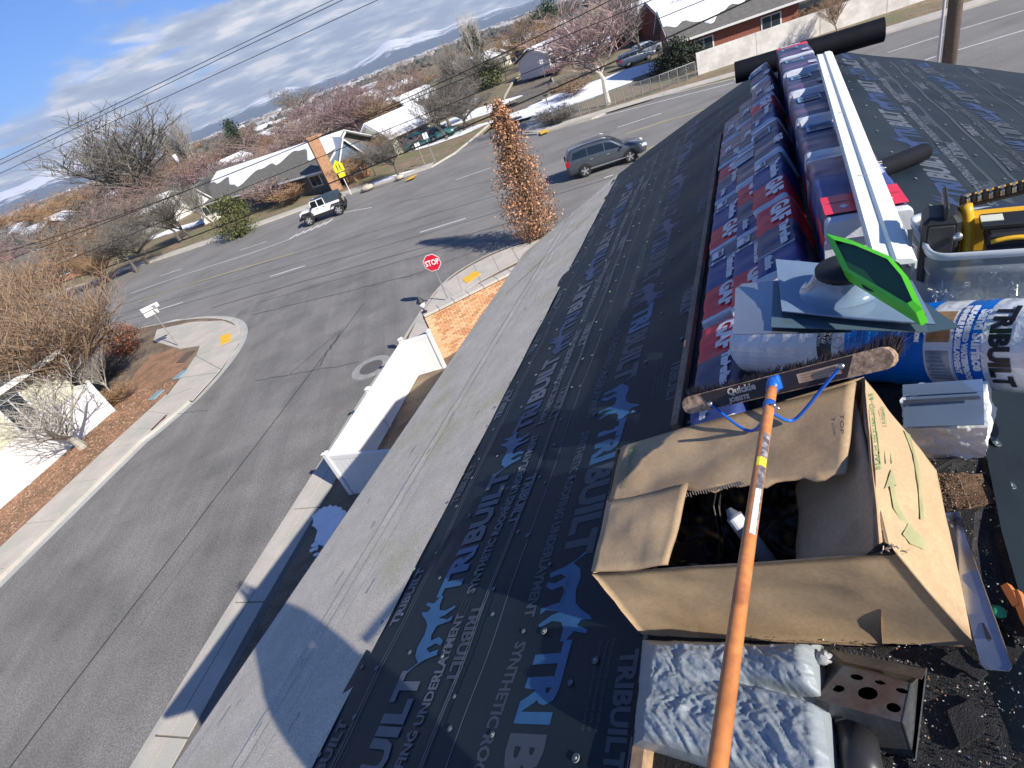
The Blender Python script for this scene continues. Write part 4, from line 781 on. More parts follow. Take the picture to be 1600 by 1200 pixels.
def car(label, M, st, paintm, wins, wheels, wr=.37, name='parked_car', cat='car', group=None, lights=True, sp=5):
    t = thing(name, label, cat, M, group); o = MB(); X = [s[0] for s in st]; ring = []
    def sec(x):
        q = [np.interp(x, X, [s[k] for s in st]) for k in range(1, 6)]; zb, be, w, ro, wr_ = q
        h = [(w*.90, zb), (w*.985, zb+.12), (w, (zb+be)/2), (w*.985, be-.08), (w*.95, be), (wr_+.02, ro-.09), (wr_*.93, ro-.02), (wr_*.55, ro)]
        return [np.array([x, a, b]) for a, b in h]+[np.array([x, -a, b]) for a, b in h[::-1]]
    xs = sorted(set(X+[float(v) for v in np.linspace(X[0], X[-1], 26)])); R_ = [sec(x) for x in xs]; n = 16; P = [p for r in R_ for p in r]; F = []
    for i in range(len(xs)-1):
        for j in range(n): F.append((i*n+j, i*n+(j+1) % n, (i+1)*n+(j+1) % n, (i+1)*n+j))
    F += [tuple(range(n-1, -1, -1)), tuple((len(xs)-1)*n+j for j in range(n))]
    o.add(P, F); part('body', o, paintm, t, True, world=False)
    def surf(x, v, s, off=.012):
        r = sec(x); a, b = r[4], r[5]; p = a+(b-a)*v; p = p.copy(); p[1] = (p[1]+off)*s; p[2] += off*.4; return p
    for x0, x1, v0, v1, cut0, cut1 in wins:
        for s in (1, -1):
            q = MB(); q.quad(surf(x0, v0, s), surf(x1, v0, s), surf(x1-cut1, v1, s), surf(x0+cut0, v1, s)); part('window', q, glassc, t, world=False)
    be0 = next(s for s in st if s[0] >= wheels[0]-.35)
    def cross(xa, xb, u0, u1, nm, m):
        q = MB(); ra, rb = sec(xa), sec(xb)
        def P_(r, k): return r[k]
        A = ra[7]*[1, 1.45, 1]; B = ra[8]*[1, 1.45, 1]; C = rb[7]*[1, 1.35, 1]; D = rb[8]*[1, 1.35, 1]; nn = np.cross(B-A, C-A); nn = nn/np.linalg.norm(nn); nn = nn if nn[2] > 0 else -nn
        q.prism([A+nn*.004, B+nn*.004, D+nn*.004, C+nn*.004], nn*.012); part(nm, q, m, t, world=False)
    cross(wheels[2], wheels[3], 0, 1, 'windscreen', glassc); cross(wheels[4], wheels[5], 0, 1, 'rear_window', glassc)
    for x in wheels[:2]:
        for s in (1, -1):
            w = np.interp(x, X, [q[3] for q in st]); q = MB(); c = np.array([x, s*(w-.02), wr]); P = [c]+[c+np.array([math.cos(k*math.pi/10)*wr*1.16, 0, math.sin(k*math.pi/10)*wr*1.16]) for k in range(11)]
            q.prism(P[1:], (0, s*.03, 0)); part('wheel_arch', q, blackp, t, world=False); wheel(t, x, s*(w+.03), wr, .24, sp)
    if lights:
        xf, xr = X[-1], X[0]
        for s in (1, -1):
            q = MB(); wv = np.interp(xf-.25, X, [p[3] for p in st]); zz = np.interp(xf-.2, X, [p[2] for p in st]); q.box((xf-.20, s*(wv*.86), zz-.10), (.40, .26, .17), bev=.03); part('headlight', q, lampw, t, world=False)
            q = MB(); wv = np.interp(xr+.12, X, [p[3] for p in st]); zz = np.interp(xr+.2, X, [p[2] for p in st]); q.box((xr+.12, s*(wv*.93), zz-.10), (.26, .16, .34), bev=.03); part('tail_light', q, redl, t, world=False)
            q = MB(); xm = wheels[2]-.15; q.box((xm, s*(np.interp(xm, X, [p[3] for p in st])+.10), np.interp(xm, X, [p[2] for p in st])+.06), (.12, .2, .13), bev=.03); part('mirror', q, paintm, t, world=False)
            for xh in wheels[6]:
                q = MB(); q.box((xh, s*(np.interp(xh, X, [p[3] for p in st])+.01), np.interp(xh, X, [p[2] for p in st])-.16), (.18, .03, .035)); part('door_handle', q, alloy, t, world=False)
        q = MB(); q.box((xf-.04, 0, .62), (.14, 1.1, .22), bev=.02); part('grille', q, blackp, t, world=False)
    return t
SUV = [(-2.50, .42, .80, .80, .84, .70), (-2.44, .36, 1.02, .90, 1.06, .80), (-2.34, .34, 1.10, .94, 1.42, .74), (-2.10, .32, 1.13, .96, 1.70, .70), (-1.2, .30, 1.12, .97, 1.80, .70), (-.2, .30, 1.10, .97, 1.80, .70), (.40, .30, 1.08, .97, 1.70, .69), (1.22, .30, 1.05, .96, 1.12, .84), (1.6, .31, 1.03, .95, 1.10, .80), (2.15, .33, .94, .91, .98, .74), (2.42, .38, .80, .80, .83, .62), (2.5, .42, .66, .66, .69, .5)]
a = G(914, 277.5); b = G(990, 253); xd = (b-a)/np.linalg.norm(b-a); yd = np.array([-xd[1], xd[0], 0])
m_ = (a+b)/2+yd*.95
suvp = mat('slate_car_paint', (.085, .10, .115), .28, .04, 2, coat=.8, metal=.4)
t = car('dark slate grey sport utility car driving on the main road just beyond the roof', frame(m_+HZ*.01, xd, yd, HZ), SUV, suvp, [(-2.08, -1.1, .12, .86, .16, .0), (-1.04, -.05, .12, .86, 0, 0), (.02, 1.0, .12, .86, 0, .52)], (-1.42, 1.42, 1.16, .48, -2.40, -2.16, (-.9, .15)), .38, name='moving_car')
for s in (1, -1):
    q = MB(); q.tube([np.array([-1.9, s*.66, 1.80]), np.array([-1.7, s*.66, 1.86]), np.array([.0, s*.66, 1.87]), np.array([.2, s*.66, 1.80])], .02, 6); part('roof_rail', q, alloy, t, world=False)
q = MB(); q.box((0, .975, .42), (2.3, .03, .05)); q.box((0, -.975, .42), (2.3, .03, .05)); part('sill_trim', q, alloy, t, world=False)
# white off road car
a = G(490, 351.5); b = G(530, 337); xd = (a-b)/np.linalg.norm(b-a); yd = np.array([-xd[1], xd[0], 0]); m_ = (a+b)/2-yd*.9
white = mat('white_car_paint', (.80, .80, .79), .35, .03, 2, coat=.5); softtop = mat('soft_top', (.04, .065, .09), .6, .1, 3)
t = thing('offroad_car', 'white off road car with black fenders and dark soft top on the main road', 'car', frame(m_+HZ*.01, xd, yd, HZ))
q = MB(); q.box((-.35, 0, .98), (2.9, 1.56, .62), bev=.04); q.box((1.55, 0, .98), (1.25, 1.25, .42), bev=.05, top=.96); part('body', q, white, t, world=False)
q = MB(); q.box((0, 0, .58), (3.7, 1.35, .3)); part('chassis', q, blackp, t, world=False)
q = MB(); q.prism([np.array([-1.85, -.72, 1.29]), np.array([-1.84, -.66, 1.93]), np.array([-.55, -.66, 1.96]), np.array([-.50, -.72, 1.29])], (0, 1.40, 0)); part('soft_top', q, softtop, t, world=False)
q = MB(); q.prism([np.array([-.6, -.70, 1.84]), np.array([-.6, -.66, 1.92]), np.array([.62, -.66, 1.90]), np.array([.70, -.70, 1.80])], (0, 1.36, 0)); part('roof_panel', q, softtop, t, world=False)
for s in (1, -1):
    for xx in (-.50, .16, .86):
        q = MB(); q.tube([np.array([xx, s*.75, 1.28]), np.array([xx-.10 if xx > .5 else xx, s*.68, 1.86])], .045, 5); part('pillar', q, white, t, world=False)
    q = MB(); q.tube([np.array([-.50, s*.68, 1.86]), np.array([.76, s*.68, 1.86])], .04, 5); part('roof_frame', q, white, t, world=False)
    for x0, x1 in ((-.45, .11), (.21, .80)):
        q = MB(); q.quad((x0, s*.735, 1.31), (x1, s*.735, 1.31), (x1-.05, s*.68, 1.82), (x0, s*.68, 1.82)); part('window', q, glassc, t, world=False)
    for xc in (1.45, -1.45):
        q = MB(); q.prism([np.array([xc+dx_, s*.62, zz]) for dx_, zz in [(-.62, .78), (-.46, 1.10), (.40, 1.12), (.62, .85), (.60, .80), (.36, 1.04), (-.42, 1.02), (-.56, .76)]], (0, s*.34, 0)); part('fender', q, blackp, t, world=False)
        wheel(t, xc, s*.93, .46, .30, 6)
    q = MB(); q.box((2.14, s*.45, 1.02), (.06, .2, .2), bev=.05); part('headlight', q, lampw, t, world=False)
    q = MB(); q.box((-1.82, s*.72, 1.02), (.06, .14, .22)); part('tail_light', q, redl, t, world=False)
    q = MB(); q.box((.80, s*.90, 1.36), (.10, .2, .22), bev=.02); part('mirror', q, blackp, t, world=False)
    for xx in (-.35, .32): q = MB(); q.box((xx, s*.79, 1.16), (.16, .03, .04)); part('door_handle', q, blackp, t, world=False)
q = MB(); q.prism([np.array([.78, -.70, 1.26]), np.array([.78, .70, 1.26]), np.array([.70, .64, 1.84]), np.array([.70, -.64, 1.84])], (.02, 0, 0)); part('windscreen', q, glassc, t, world=False)
q = MB(); q.tube([np.array([-2.05, .05, 1.18]), np.array([-1.82, .05, 1.18])], [.43, .46], 18); sp_ = part('spare_wheel', q, tyre, t, world=False); q = MB(); q.tube([np.array([-2.08, .05, 1.18]), np.array([-2.0, .05, 1.18])], .26, 14); part('rim', q, alloy, sp_, world=False)
q = MB(); q.box((2.2, 0, .68), (.25, 1.5, .2), bev=.03); part('front_bumper', q, blackp, t, world=False); q = MB(); q.box((-1.98, 0, .66), (.25, 1.5, .22), bev=.03); part('rear_bumper', q, blackp, t, world=False)
# parked cars
def parked(label, px1, px2, colr, s=1.0, nm='paint', group=None, flip=1):
    a = G(*px1); b = G(*px2); xd = (b-a)/np.linalg.norm(b-a)*flip; yd = np.array([-xd[1], xd[0], 0]); M = frame((a+b)/2+HZ*.13, xd*s, yd*s, HZ*s)
    return car(label, M, SUV, mat('paint_'+nm, colr, .3, .04, 2, coat=.7), [(-2.08, -1.1, .12, .86, .16, .0), (-1.04, -.05, .12, .86, 0, 0), (.02, 1.0, .12, .86, 0, .52)], (-1.42, 1.42, 1.16, .48, -2.40, -2.16, (-.9, .15)), .36, group=group)
parked('teal pickup sized car parked left at the far corner house', (652, 233), (676, 224), (.02, .13, .14), .95, 'teal')
parked('pale teal car parked right of the other teal one', (680, 222), (699, 216), (.10, .28, .26), .9, 'pale_teal')
parked('white car parked by the far street, nearest the thin sign post', (822, 93), (842, 84), (.75, .76, .78), .95, 'white')
parked('second white car parked farther down the far street', (848, 96), (860, 92), (.7, .72, .75), .95, 'white2')
parked('dark blue car parked in the yard between the birch and the junipers', (985, 105), (1006, 97), (.05, .07, .12), .9, 'navy')
parked('silver car parked beside the dark blue one behind the chain link fence', (1003, 92), (1020, 84), (.35, .37, .42), .9, 'silver')
# a boulder by the kerb
for px, py, r, lb in [(575, 296, .55, 'pale boulder at the kerb right of the crossing sign'), (625, 279, .4, 'small boulder at the foot of the dark kerbside tree')]:
    q = MB(); c = G(px, py, .12); q.sphere(c+HZ*r*.35, (r*1.3, r, r*.6), 10, 7); q.v = [tuple(np.array(v)+np.array([random.gauss(0, .03) for _ in range(3)])) for v in q.v]; solo('boulder', q, mat('boulder', (.45, .40, .33), .9, .2, 2), lb, 'boulder', c, True)
# mailbox and bins by the far house
for px, py, lb, c_ in [(737, 186, 'white mailbox by the far lawn edge', (.7, .7, .65)), (763, 176, 'black mailbox on the snowy lawn', (.03, .03, .03)), (856, 165, 'black post box at the right street corner', (.03, .03, .03))]:
    c = G(px, py, .12); t = thing('mailbox', lb, 'mailbox', c); q = MB(); q.box(c+HZ*.5, (.1, .1, 1.0)); part('post', q, woodpole, t); q = MB(); q.box(c+HZ*1.1, (.24, .5, .22), [SA, SB, HZ], bev=.06); part('box', q, mat('mb_%d' % px, c_, .5), t)
# ================================================================== the house under the photographer
under = mat('underlayment', (.009, .016, .023), .5, .22, 2.2, .12, 300, .3, 18, second=(.014, .023, .030), ss=.7, spec=.28, bd=.004)
under_l = mat('underlayment', (0, 0, 0))
prt = mat('print_grey', (.095, .112, .14), .5, .15, 3); prt2 = mat('print_grey_dim', (.05, .062, .08), .5, .15, 3); prb = mat('print_blue', (.018, .040, .115), .45, .2, 4); prb2 = mat('print_blue_light', (.03, .11, .23), .45, .2, 4)
grit = mat('grey_sanded_membrane', (.64, .575, .465), .95, .10, 5, .26, 120, .8, 170, second=(.54, .50, .33), ss=.9, sm=(.54, .66), bd=.006)
felt = mat('black_felt', (.022, .022, .022), .9, .25, 5, .3, 60, .8, 50, bd=.006)
wood = mat('raw_wood', (.36, .24, .14), .8, .2, 5, .15, 40)
oldwood = mat('old_lath', (.30, .20, .13), .8, .25, 6, .2, 50)
house_b = RC(4, 0, 0)*[1, 1, 0]
HM = frame(house_b, HA, HB, HZ); hs = thing('house', 'two storey house whose roof is being re-covered, filling the foreground', 'house', HM)
A0, A1 = -1.35, 9.75
def wr(a, b):   # slow wrinkles of the sheet
    return .006*math.exp(-((a*.5-b*.9+.2+.15*math.sin(b*3))/.06)**2)+.005*math.exp(-((a*.45-b*.8-.35)/.05)**2)+.004*math.sin(a*5.1+b*3.3)+.003*math.sin(a*2.3-b*7.1+1)+.0035*math.sin(a*9.7+b*4.4+math.sin(b*6)*1.2)*(.5+.5*math.sin(a*1.7))
EAVE = 4.45
rk = [(0, 9.95), (1.0, 10.1), (2.0, 9.95), (2.81, 9.7), (3.2, 9.35), (EAVE, 8.62)]
def rakeL(b): return float(np.interp(b, [p[0] for p in rk], [p[1] for p in rk]))
def rakeR(b): return 10.15+.1*min(1, b/1.5)
w = MB(); lo = lambda a, b: RC(a, b, 0)*[1, 1, 0]
for sgn in (1, -1):
    pass
cw = [lo(A0+.3, 3.95), lo(8.5, 3.95), lo(9.3, 0), lo(9.3, -6.0), lo(A0+.3, -6.0)]
w.prism([p+HZ*(-.2) for p in cw], (0, 0, 5.9)); part('wall', w, mat('house_wall', (.55, .50, .42), .9, .1, 1), hs)
w = MB(); gb = lambda a, b: RC(a, b, -.18)
for aa, b0, b1 in ((9.3, 3.9, -5.9), (A0+.3, 3.9, -5.9)):
    w.add([gb(aa, b0), gb(aa, 0.001), gb(aa, b1), RC(aa, b1, 0)*[1, 1, 0]+HZ*5.2, RC(aa, b0, 0)*[1, 1, 0]+HZ*5.6], [(0, 1, 2, 3, 4)])
part('gable', w, mat('house_wall', (0, 0, 0)), hs)
# deck
d = MB(); nL = [(A0, 0), (rakeL(0), 0)]+[(a, b) for b, a in rk[1:]]+[(A0, EAVE)]
P = [RC(a, b, -.012) for a, b in nL]; Q = [RC(a, b, -.10) for a, b in nL]; n = len(P); d.add(P+Q, [tuple(range(n-1, -1, -1)), tuple(range(n, 2*n))]+[(i, (i+1) % n, n+(i+1) % n, n+i) for i in range(n)])
nR = [(A0, -.0001), (rakeR(0), -.0001), (10.25, -6.3), (A0, -6.3)]; P = [RC(a, b, -.012) for a, b in nR]; Q = [RC(a, b, -.10) for a, b in nR]; n = 4; d.add(P+Q, [tuple(range(n)), tuple(range(2*n-1, n-1, -1))]+[(i, n+i, n+(i+1) % n, (i+1) % n) for i in range(n)])
dk = part('roof_deck', d, wood, hs)
# eave edge metal + lower roof behind the photographer's left
d = MB(); d.tube([RC(A0, EAVE+.02, -.03), RC(8.62, EAVE+.02, -.03)], .028, 6); d.tube([RC(8.62, EAVE, -.03), RC(9.7, 2.81, -.03)], .02, 6); part('drip_edge', d, mat('drip_metal', (.32, .31, .28), .5, metal=.4), hs)
d = MB(); d.add([RC(A0-8, 3.4, 0)*[1, 1, 0]+HZ*5.4, RC(A0+.2, 3.4, 0)*[1, 1, 0]+HZ*5.4, RC(A0+.2, -4, 0)*[1, 1, 0]+HZ*5.4, RC(A0-8, -4, 0)*[1, 1, 0]+HZ*5.4], [(0, 1, 2, 3)]); q = MB(); q.prism([p for p in [np.array(v) for v in d.v]], (0, 0, -5.4)); part('rear_wing', q, mat('house_wall', (0, 0, 0)), hs)
# sanded ice membrane: two courses
def sheet(fn, na, nb, M_=None): q = MB(); q.grid(fn, na, nb); return q
for i, (b0, b1) in enumerate(((EAVE, 3.52), (3.58, 2.76))):
    def fn(u, v, b0=b0, b1=b1, i=i):
        b = b0+(b1-b0)*v; a = A0+(rakeL(b)-A0)*u; return RC(a, b, .003+.005*i+.002*math.sin(a*7+b*3)*(.3+v)+(.004*abs(math.sin(a*1.3+i)) if v < .05 and i else 0))
    q = sheet(fn, 120, 14); part('sanded_membrane', q, grit, hs, True)
for b in (3.575, 3.46, 3.30, 4.28):
    q = MB(); l = [RC(a, b+.004*math.sin(a*3), .0135 if b < 3.6 else .008) for a in np.linspace(A0, rakeL(b)-.1, 60)]; ww = .005 if b != 3.575 else .009
    l2 = [RC(a, b+ww+.004*math.sin(a*3), .0135 if b < 3.6 else .008) for a in np.linspace(A0, rakeL(b)-.1, 60)]; ribbon(q, l, l2); part('lap_line', q, mat('lap_line', (.62, .60, .57), .8) if b != 3.46 else mat('lap_dirt', (.30, .28, .26), .9), hs)
for k in range(26):
    q = MB(); a = random.uniform(.2, 8.0); b = random.uniform(2.95, 4.3); r_ = random.uniform(.03, .15); l = [RC(a+j*r_/4, b+random.uniform(-.01, .01), .016) for j in range(5)]; l2 = [p+HB*random.uniform(.003, .008) for p in l]; ribbon(q, l, l2); part('scuff_and_line', q, mat('scuff_and_line', (.26, .25, .235), .9), hs)
q = MB()
l = [RC(8.2-.25*j, 2.85+.2*j+random.uniform(-.01, .01), .018) for j in range(7)]; ribbon(q, l, [p+HA*.03 for p in l])  # dark diagonal line across the far end of the membrane
part('scuff_and_line', q, mat('scuff_and_line', (.13, .125, .12), .9), hs)
# underlayment courses
def glyph_dog(mb, fn, mi):
    """a long eared bounding animal mark"""
    body = [(-.02, .0), (.02, .05), (.07, .065), (.14, .055), (.20, .07), (.235, .105), (.27, .16), (.29, .175), (.285, .12), (.31, .105), (.335, .165), (.35, .16), (.335, .095), (.38, .06), (.375, .035), (.32, .035), (.285, .015), (.275, -.04), (.30, -.10), (.285, -.115), (.245, -.05), (.235, -.005), (.215, -.09), (.235, -.12), (.205, -.125), (.185, -.02), (.13, -.01), (.10, -.03), (.115, -.085), (.09, -.13), (.065, -.125), (.08, -.08), (.055, -.02), (.03, -.06), (.045, -.12), (.015, -.125), (-.005, -.05), (-.06, .06), (-.075, .055)]
    mb.add([fn(x, y) for x, y in body], [tuple(range(len(body)))], mi)
PER = 1.42
def lettering(parent, side, rows, small, lines, amax):
    o = MB()
    for b0, dr, off in rows:
        for k in range(-1, 9):
            a0 = off+PER*k
            if a0 > amax: continue
            tot = .98
            def fx(x, y, a0=a0, b0=b0, dr=dr):
                a = a0+dr*x; b = b0+dr*side*y*1.0
                return RC(a, side*b if side < 0 else b, .0075+wr(a, b)*1.0) if True else None
            # big word, first letters blue
            v1, f1_ = text_verts('TRI', .25, bold=.012); v2, f2_ = text_verts('BUILT', .25, bold=.012)
            w1 = v1[:, 0].max(); w2 = v2[:, 0].max(); s = (tot)/(w1+w2+.03)
            def add(v, f, x0, mi):
                o.add([fx(x0+p[0]*s, p[1]*.92) for p in v], f, mi)
            st_ = -(tot+.06)
            add(v1, f1_, st_, 1 if k > 1 else 2); add(v2, f2_, st_+(w1+.03)*s, 3 if dr < 0 else 0)
            v, f = text_verts('SYNTHETIC ROOFING UNDERLAYMENT', .085, bold=.003); wv = v[:, 0].max(); s3 = (tot+.32)/wv
            o.add([fx(st_-.02+p[0]*s3, p[1]-.19) for p in v], f, 0 if dr > 0 else 3)
            glyph_dog(o, lambda x, y: fx(x, y), 2 if k <= 1 else 1)
    for b0, dr, off in small:
        for k in range(0, 12):
            a0 = off+.95*k
            if a0 > amax: continue
            def fx(x, y, a0=a0, b0=b0, dr=dr): a = a0+dr*x; b = b0+dr*side*y; return RC(a, side*b if side < 0 else b, .0075+wr(a, b))
            text_on(o, 'TRIBUILT', .10, fx, 0 if k % 2 else 3, bold=.004)
            for j in range(3): text_on(o, 'fasteners see instructions roof side up', .022, lambda x, y, j=j: fx(x-.05, y-.075-.028*j), 3)
    for b in lines:
        l = [RC(a, side*b, .008+wr(a, b)) for a in np.linspace(A0, amax, 120)]; l2 = [RC(a, side*(b+.006), .008+wr(a, b)) for a in np.linspace(A0, amax, 120)]
        if side > 0: ribbon(o, l, l2, mi=0)
        else: ribbon(o, l2, l, mi=0)
    p_ = part('printed_lettering', o, [prt, prb, prb2, prt2], parent, world=True); p_['kind'] = 'stuff' if False else ''
    del p_['kind']
nailm = [mat('cap_nail_white', (.30, .33, .34), .4), mat('cap_nail_dark', (.10, .13, .15), .4), mat('cap_nail_green', (.25, .55, .22), .4)]
_cm = {}
def capmesh(i):
    if i not in _cm:
        o = MB(); n = 12
        P = [np.array([math.cos(6.2832*j/n)*r, math.sin(6.2832*j/n)*r, z]) for r, z in ((.0125, 0), (.012, .0022), (.008, .0016), (.0045, .001), (.0035, .0026)) for j in range(n)]+[np.array([0, 0, .003])]
        F = [(k*n+j, k*n+(j+1) % n, (k+1)*n+(j+1) % n, (k+1)*n+j) for k in range(4) for j in range(n)]+[(4*n+j, 4*n+(j+1) % n, 5*n) for j in range(n)]
        for f in F: pass
        o.add(P, F); me = o.mesh('cap_nail', [nailm[i], mat('cap_rim', (.05, .07, .08), .4)]); 
        for q, p in enumerate(me.polygons): p.material_index = 1 if n <= q < 3*n and i != 1 else 0
        _cm[i] = me
    return _cm[i]
def capnail(parent, a, b, i=0, s=1.0, lift=.006):
    c = RC(a, b, lift+wr(a, abs(b))); sd = 1 if b >= 0 else -1; nz = (HZ+HB*TS*sd)/CT; y_ = (HB-HZ*TS*sd)/CT; M = frame(c, HA*s, y_*s, nz*s)
    o = bpy.data.objects.new('cap_nail', capmesh(i)); COL.objects.link(o); o.parent = parent; o.matrix_parent_inverse = Matrix.Identity(4); o.matrix_basis = WM[parent.name].inverted() @ M
def under_sheet(side, b0, b1, amx, h=.0):
    def fn(u, v):
        b = b0+(b1-b0)*v; a = A0+(amx(b)-A0)*u; e = .01*math.sin(a*11)*(.6+.4*math.sin(a*3.1)) if (v > .999 and side > 0 and b1 > 2.7) else 0; b += e
        return RC(a, side*b if side > 0 else min(-.0001, side*b), .002+h+wr(a, b)+(0 if abs(b) > .15 else .0))
    q = MB(); q.grid(fn, 240, 16 if b1-b0 < 1.2 else 24); return part('underlayment', q, under, hs, True)
s1 = under_sheet(1, 1.86, 2.83, rakeL); s2 = under_sheet(1, .88, 1.90, rakeL, .004); s3 = under_sheet(1, .0, .92, rakeL, .006)
s3b = s2
lettering(s1, 1, [(2.28, 1, 1.02)], [(2.68, 1, .3), (1.99, -1, 1.3)], [2.60, 2.575, 1.955, 1.94], 9.5)
lettering(s2, 1, [(1.44, -1, 1.44)], [(1.06, -1, 1.0)], [1.0, .985, 1.80], 9.4)
r1 = under_sheet(-1, .03, 1.02, rakeR, .004); r2 = under_sheet(-1, .98, 2.0, rakeR, .002); r3 = under_sheet(-1, 1.96, 4.2, rakeR, .0); r4 = under_sheet(-1, 4.1, 6.25, rakeR, -.001)
lettering(r1, -1, [(.66, 1, 1.1)], [(.98-.06, -1, 1.0)], [.98, .965], 9.8)
lettering(r2, -1, [(1.55, -1, 1.9)], [(1.24, 1, 1.4)], [1.15, 1.165, 1.92], 9.8)
lettering(r3, -1, [(2.55, 1, 1.3), (3.5, -1, 2.0)], [(2.15, 1, 1.1)], [2.1, 2.95, 2.97], 9.8)
# cap nails
for sh, bs, amx in ((s1, (2.78, 2.64, 2.42, 2.12, 1.92), 9.3), (s2, (1.84, 1.60, 1.28, 1.02, .93), 8.6)):
    for r_, b in enumerate(bs):
        a = .15+.17*r_
        while a < amx:
            capnail(sh, a, b+random.uniform(-.03, .03), 0 if random.random() < .3 else (2 if random.random() < .08 else 1), random.uniform(.85, 1.1), .0085+(.004 if sh is s2 else 0)); a += random.uniform(.22, .46) if b > 2.6 else random.uniform(.35, .62)
for sh, bs in ((r1, (.14, .45, .80)), (r2, (1.05, 1.3, 1.75)), (r3, (2.2, 2.7, 3.2))):
    for b in bs:
        a = .8
        while a < 9.8: capnail(sh, a, -(b+random.uniform(-.04, .04)), 0 if random.random() < .8 else 1, random.uniform(.8, 1.1), .0085+(.004 if sh is r1 else .002)); a += random.uniform(.4, .7)
for px, py in [(1554, 692), (1575, 759), (1597, 830)]:
    a, b, _ = ab(RP(px, py, .01, -1)); capnail(r1, a, min(b, -.02), 0, 1.25, .014)
for px, py in [(903, 1186), (850, 985), (933, 1033)]:
    a, b, _ = ab(RP(px, py, .01)); capnail(s2, a, b, 0, 1.25, .014)
# the torn strip of old shingle along the ridge
gran = mat('old_granules', (.030, .030, .032), .75, .5, 16, .5, 340, 1, 260, second=(.075, .05, .032), ss=4, sm=(.60, .70), bd=.008, spec=.6)
gran_b = mat('brown_granules', (.16, .095, .055), .85, .5, 30, .5, 300, 1, 220, bd=.008)
def slabpx(name, pts, h, th, m, jag=.012, parent=None, world_h=None, label=None, n=5, side=None):
    P = []
    for i in range(len(pts)):
        a, b = pts[i], pts[(i+1) % len(pts)]
        for k in range(n):
            t_ = k/n; P.append((a[0]+(b[0]-a[0])*t_+random.uniform(-jag, jag)*150*(k > 0), a[1]+(b[1]-a[1])*t_+random.uniform(-jag, jag)*150*(k > 0)))
    W_ = []
    for p in P:
        q = RP(p[0], p[1], h); a, b, _ = ab(q)
        if b < 0: q = RP(p[0], p[1], h, -1)
        W_.append(q)
    o = MB(); o.prism([q-HZ*th for q in W_], (0, 0, th)); return part(name, o, m, parent or hs, label=label)
def tear(pts, h=.012, th=.012): return slabpx('old_shingle', pts, h, th, gran)
fs = MB()
def fnf(u, v): a = -1.3+3.35*u; b = -.10+1.12*v; return RC(a, b, .011+.004*math.sin(a*13)*math.sin(b*17)) if b >= 0 else RC(a, b, .011)
fs.grid(fnf, 60, 24); part('old_felt', fs, felt, hs, True)
tear([(1452, 716), (1545, 716), (1562, 790), (1478, 802), (1440, 770)], .03); tear([(1500, 800), (1560, 795), (1600, 930), (1600, 1010), (1545, 960)], .022); tear([(1440, 1000), (1530, 1040), (1560, 1110), (1590, 1190), (1520, 1230), (1430, 1230), (1400, 1120)], .026); tear([(1260, 1010), (1450, 1010), (1480, 1100), (1300, 1240), (1240, 1150)], .02); tear([(1230, 1190), (1450, 1180), (1440, 1300), (1230, 1300)], .018)
tear([(1500, 1010), (1545, 1052), (1530, 1062), (1470, 1030)], .05); tear([(1480, 1110), (1520, 1090), (1540, 1140), (1500, 1170)], .04)
slabpx('brown_shingle_patch', [(1460, 738), (1535, 740), (1558, 785), (1480, 798), (1468, 770)], .034, .006, gran_b, label='brownish patch of old shingle under the foil pack')
slabpx('underlayment_edge', [(1540, 705), (1562, 700), (1660, 1010), (1612, 990), (1565, 830)], .05, .004, under, .002)
o = MB(); cnt = 0
for i in range(9000):
    a = random.uniform(.2, 1.6); b = random.uniform(-.06, .75); z = .03+random.random()*.006; c = RC(a, b, z); s_ = random.uniform(.0015, .0042)
    d_ = [np.array([random.gauss(0, 1) for _ in range(3)]) for _ in range(4)]; o.add([c+x/np.linalg.norm(x)*s_ for x in d_], [(0, 1, 2), (0, 2, 3), (0, 3, 1), (1, 3, 2)], random.choice([0, 0, 0, 1, 2]))
for i in range(1500):
    a, b, _ = ab(RP(random.uniform(1468, 1545), random.uniform(742, 795), .03)); c = RC(a, max(b, 0), .042); s_ = random.uniform(.0015, .0035)
    d_ = [np.array([random.gauss(0, 1) for _ in range(3)]) for _ in range(4)]; o.add([c+x/np.linalg.norm(x)*s_ for x in d_], [(0, 1, 2), (0, 2, 3), (0, 3, 1), (1, 3, 2)], random.choice([1, 1, 3]))
gp_ = part('loose_granules', o, [mat('grain_black', (.03, .03, .032), .4), mat('grain_brown', (.20, .12, .07), .8), mat('grain_light', (.55, .55, .55), .3), mat('grain_tan', (.4, .3, .2), .8)]); props(gp_, 'loose dark shingle granules scattered along the torn ridge', 'granules', kind='stuff')
# splinters, green cap
for pts, lb in (([(1588, 925), (1594, 938), (1602, 968), (1606, 984)], 'orange splinter of old lath lying by the torn ridge, at the right edge'), ([(1572, 915), (1582, 930), (1590, 948)], 'smaller orange splinter next to the right edge')):
    o = MB(); P = [RP(x, y, .06) for x, y in pts]; o.tube(P, [.012, .014, .010, .004][:len(P)], 4); solo('wood_splinter', o, mat('orange_splinter', (.45, .16, .05), .7, .3, 10), lb, 'splinter', P[0])
c = RP(1560, 955, .05); o = MB(); o.tube([c-HZ*.006, c+HZ*.002, c+HZ*.006], [.017, .016, .006], 14); solo('green_cap', o, mat('green_cap', (.03, .30, .15), .3), 'small translucent green plastic nail cap beside the metal strip', 'cap', c, True)
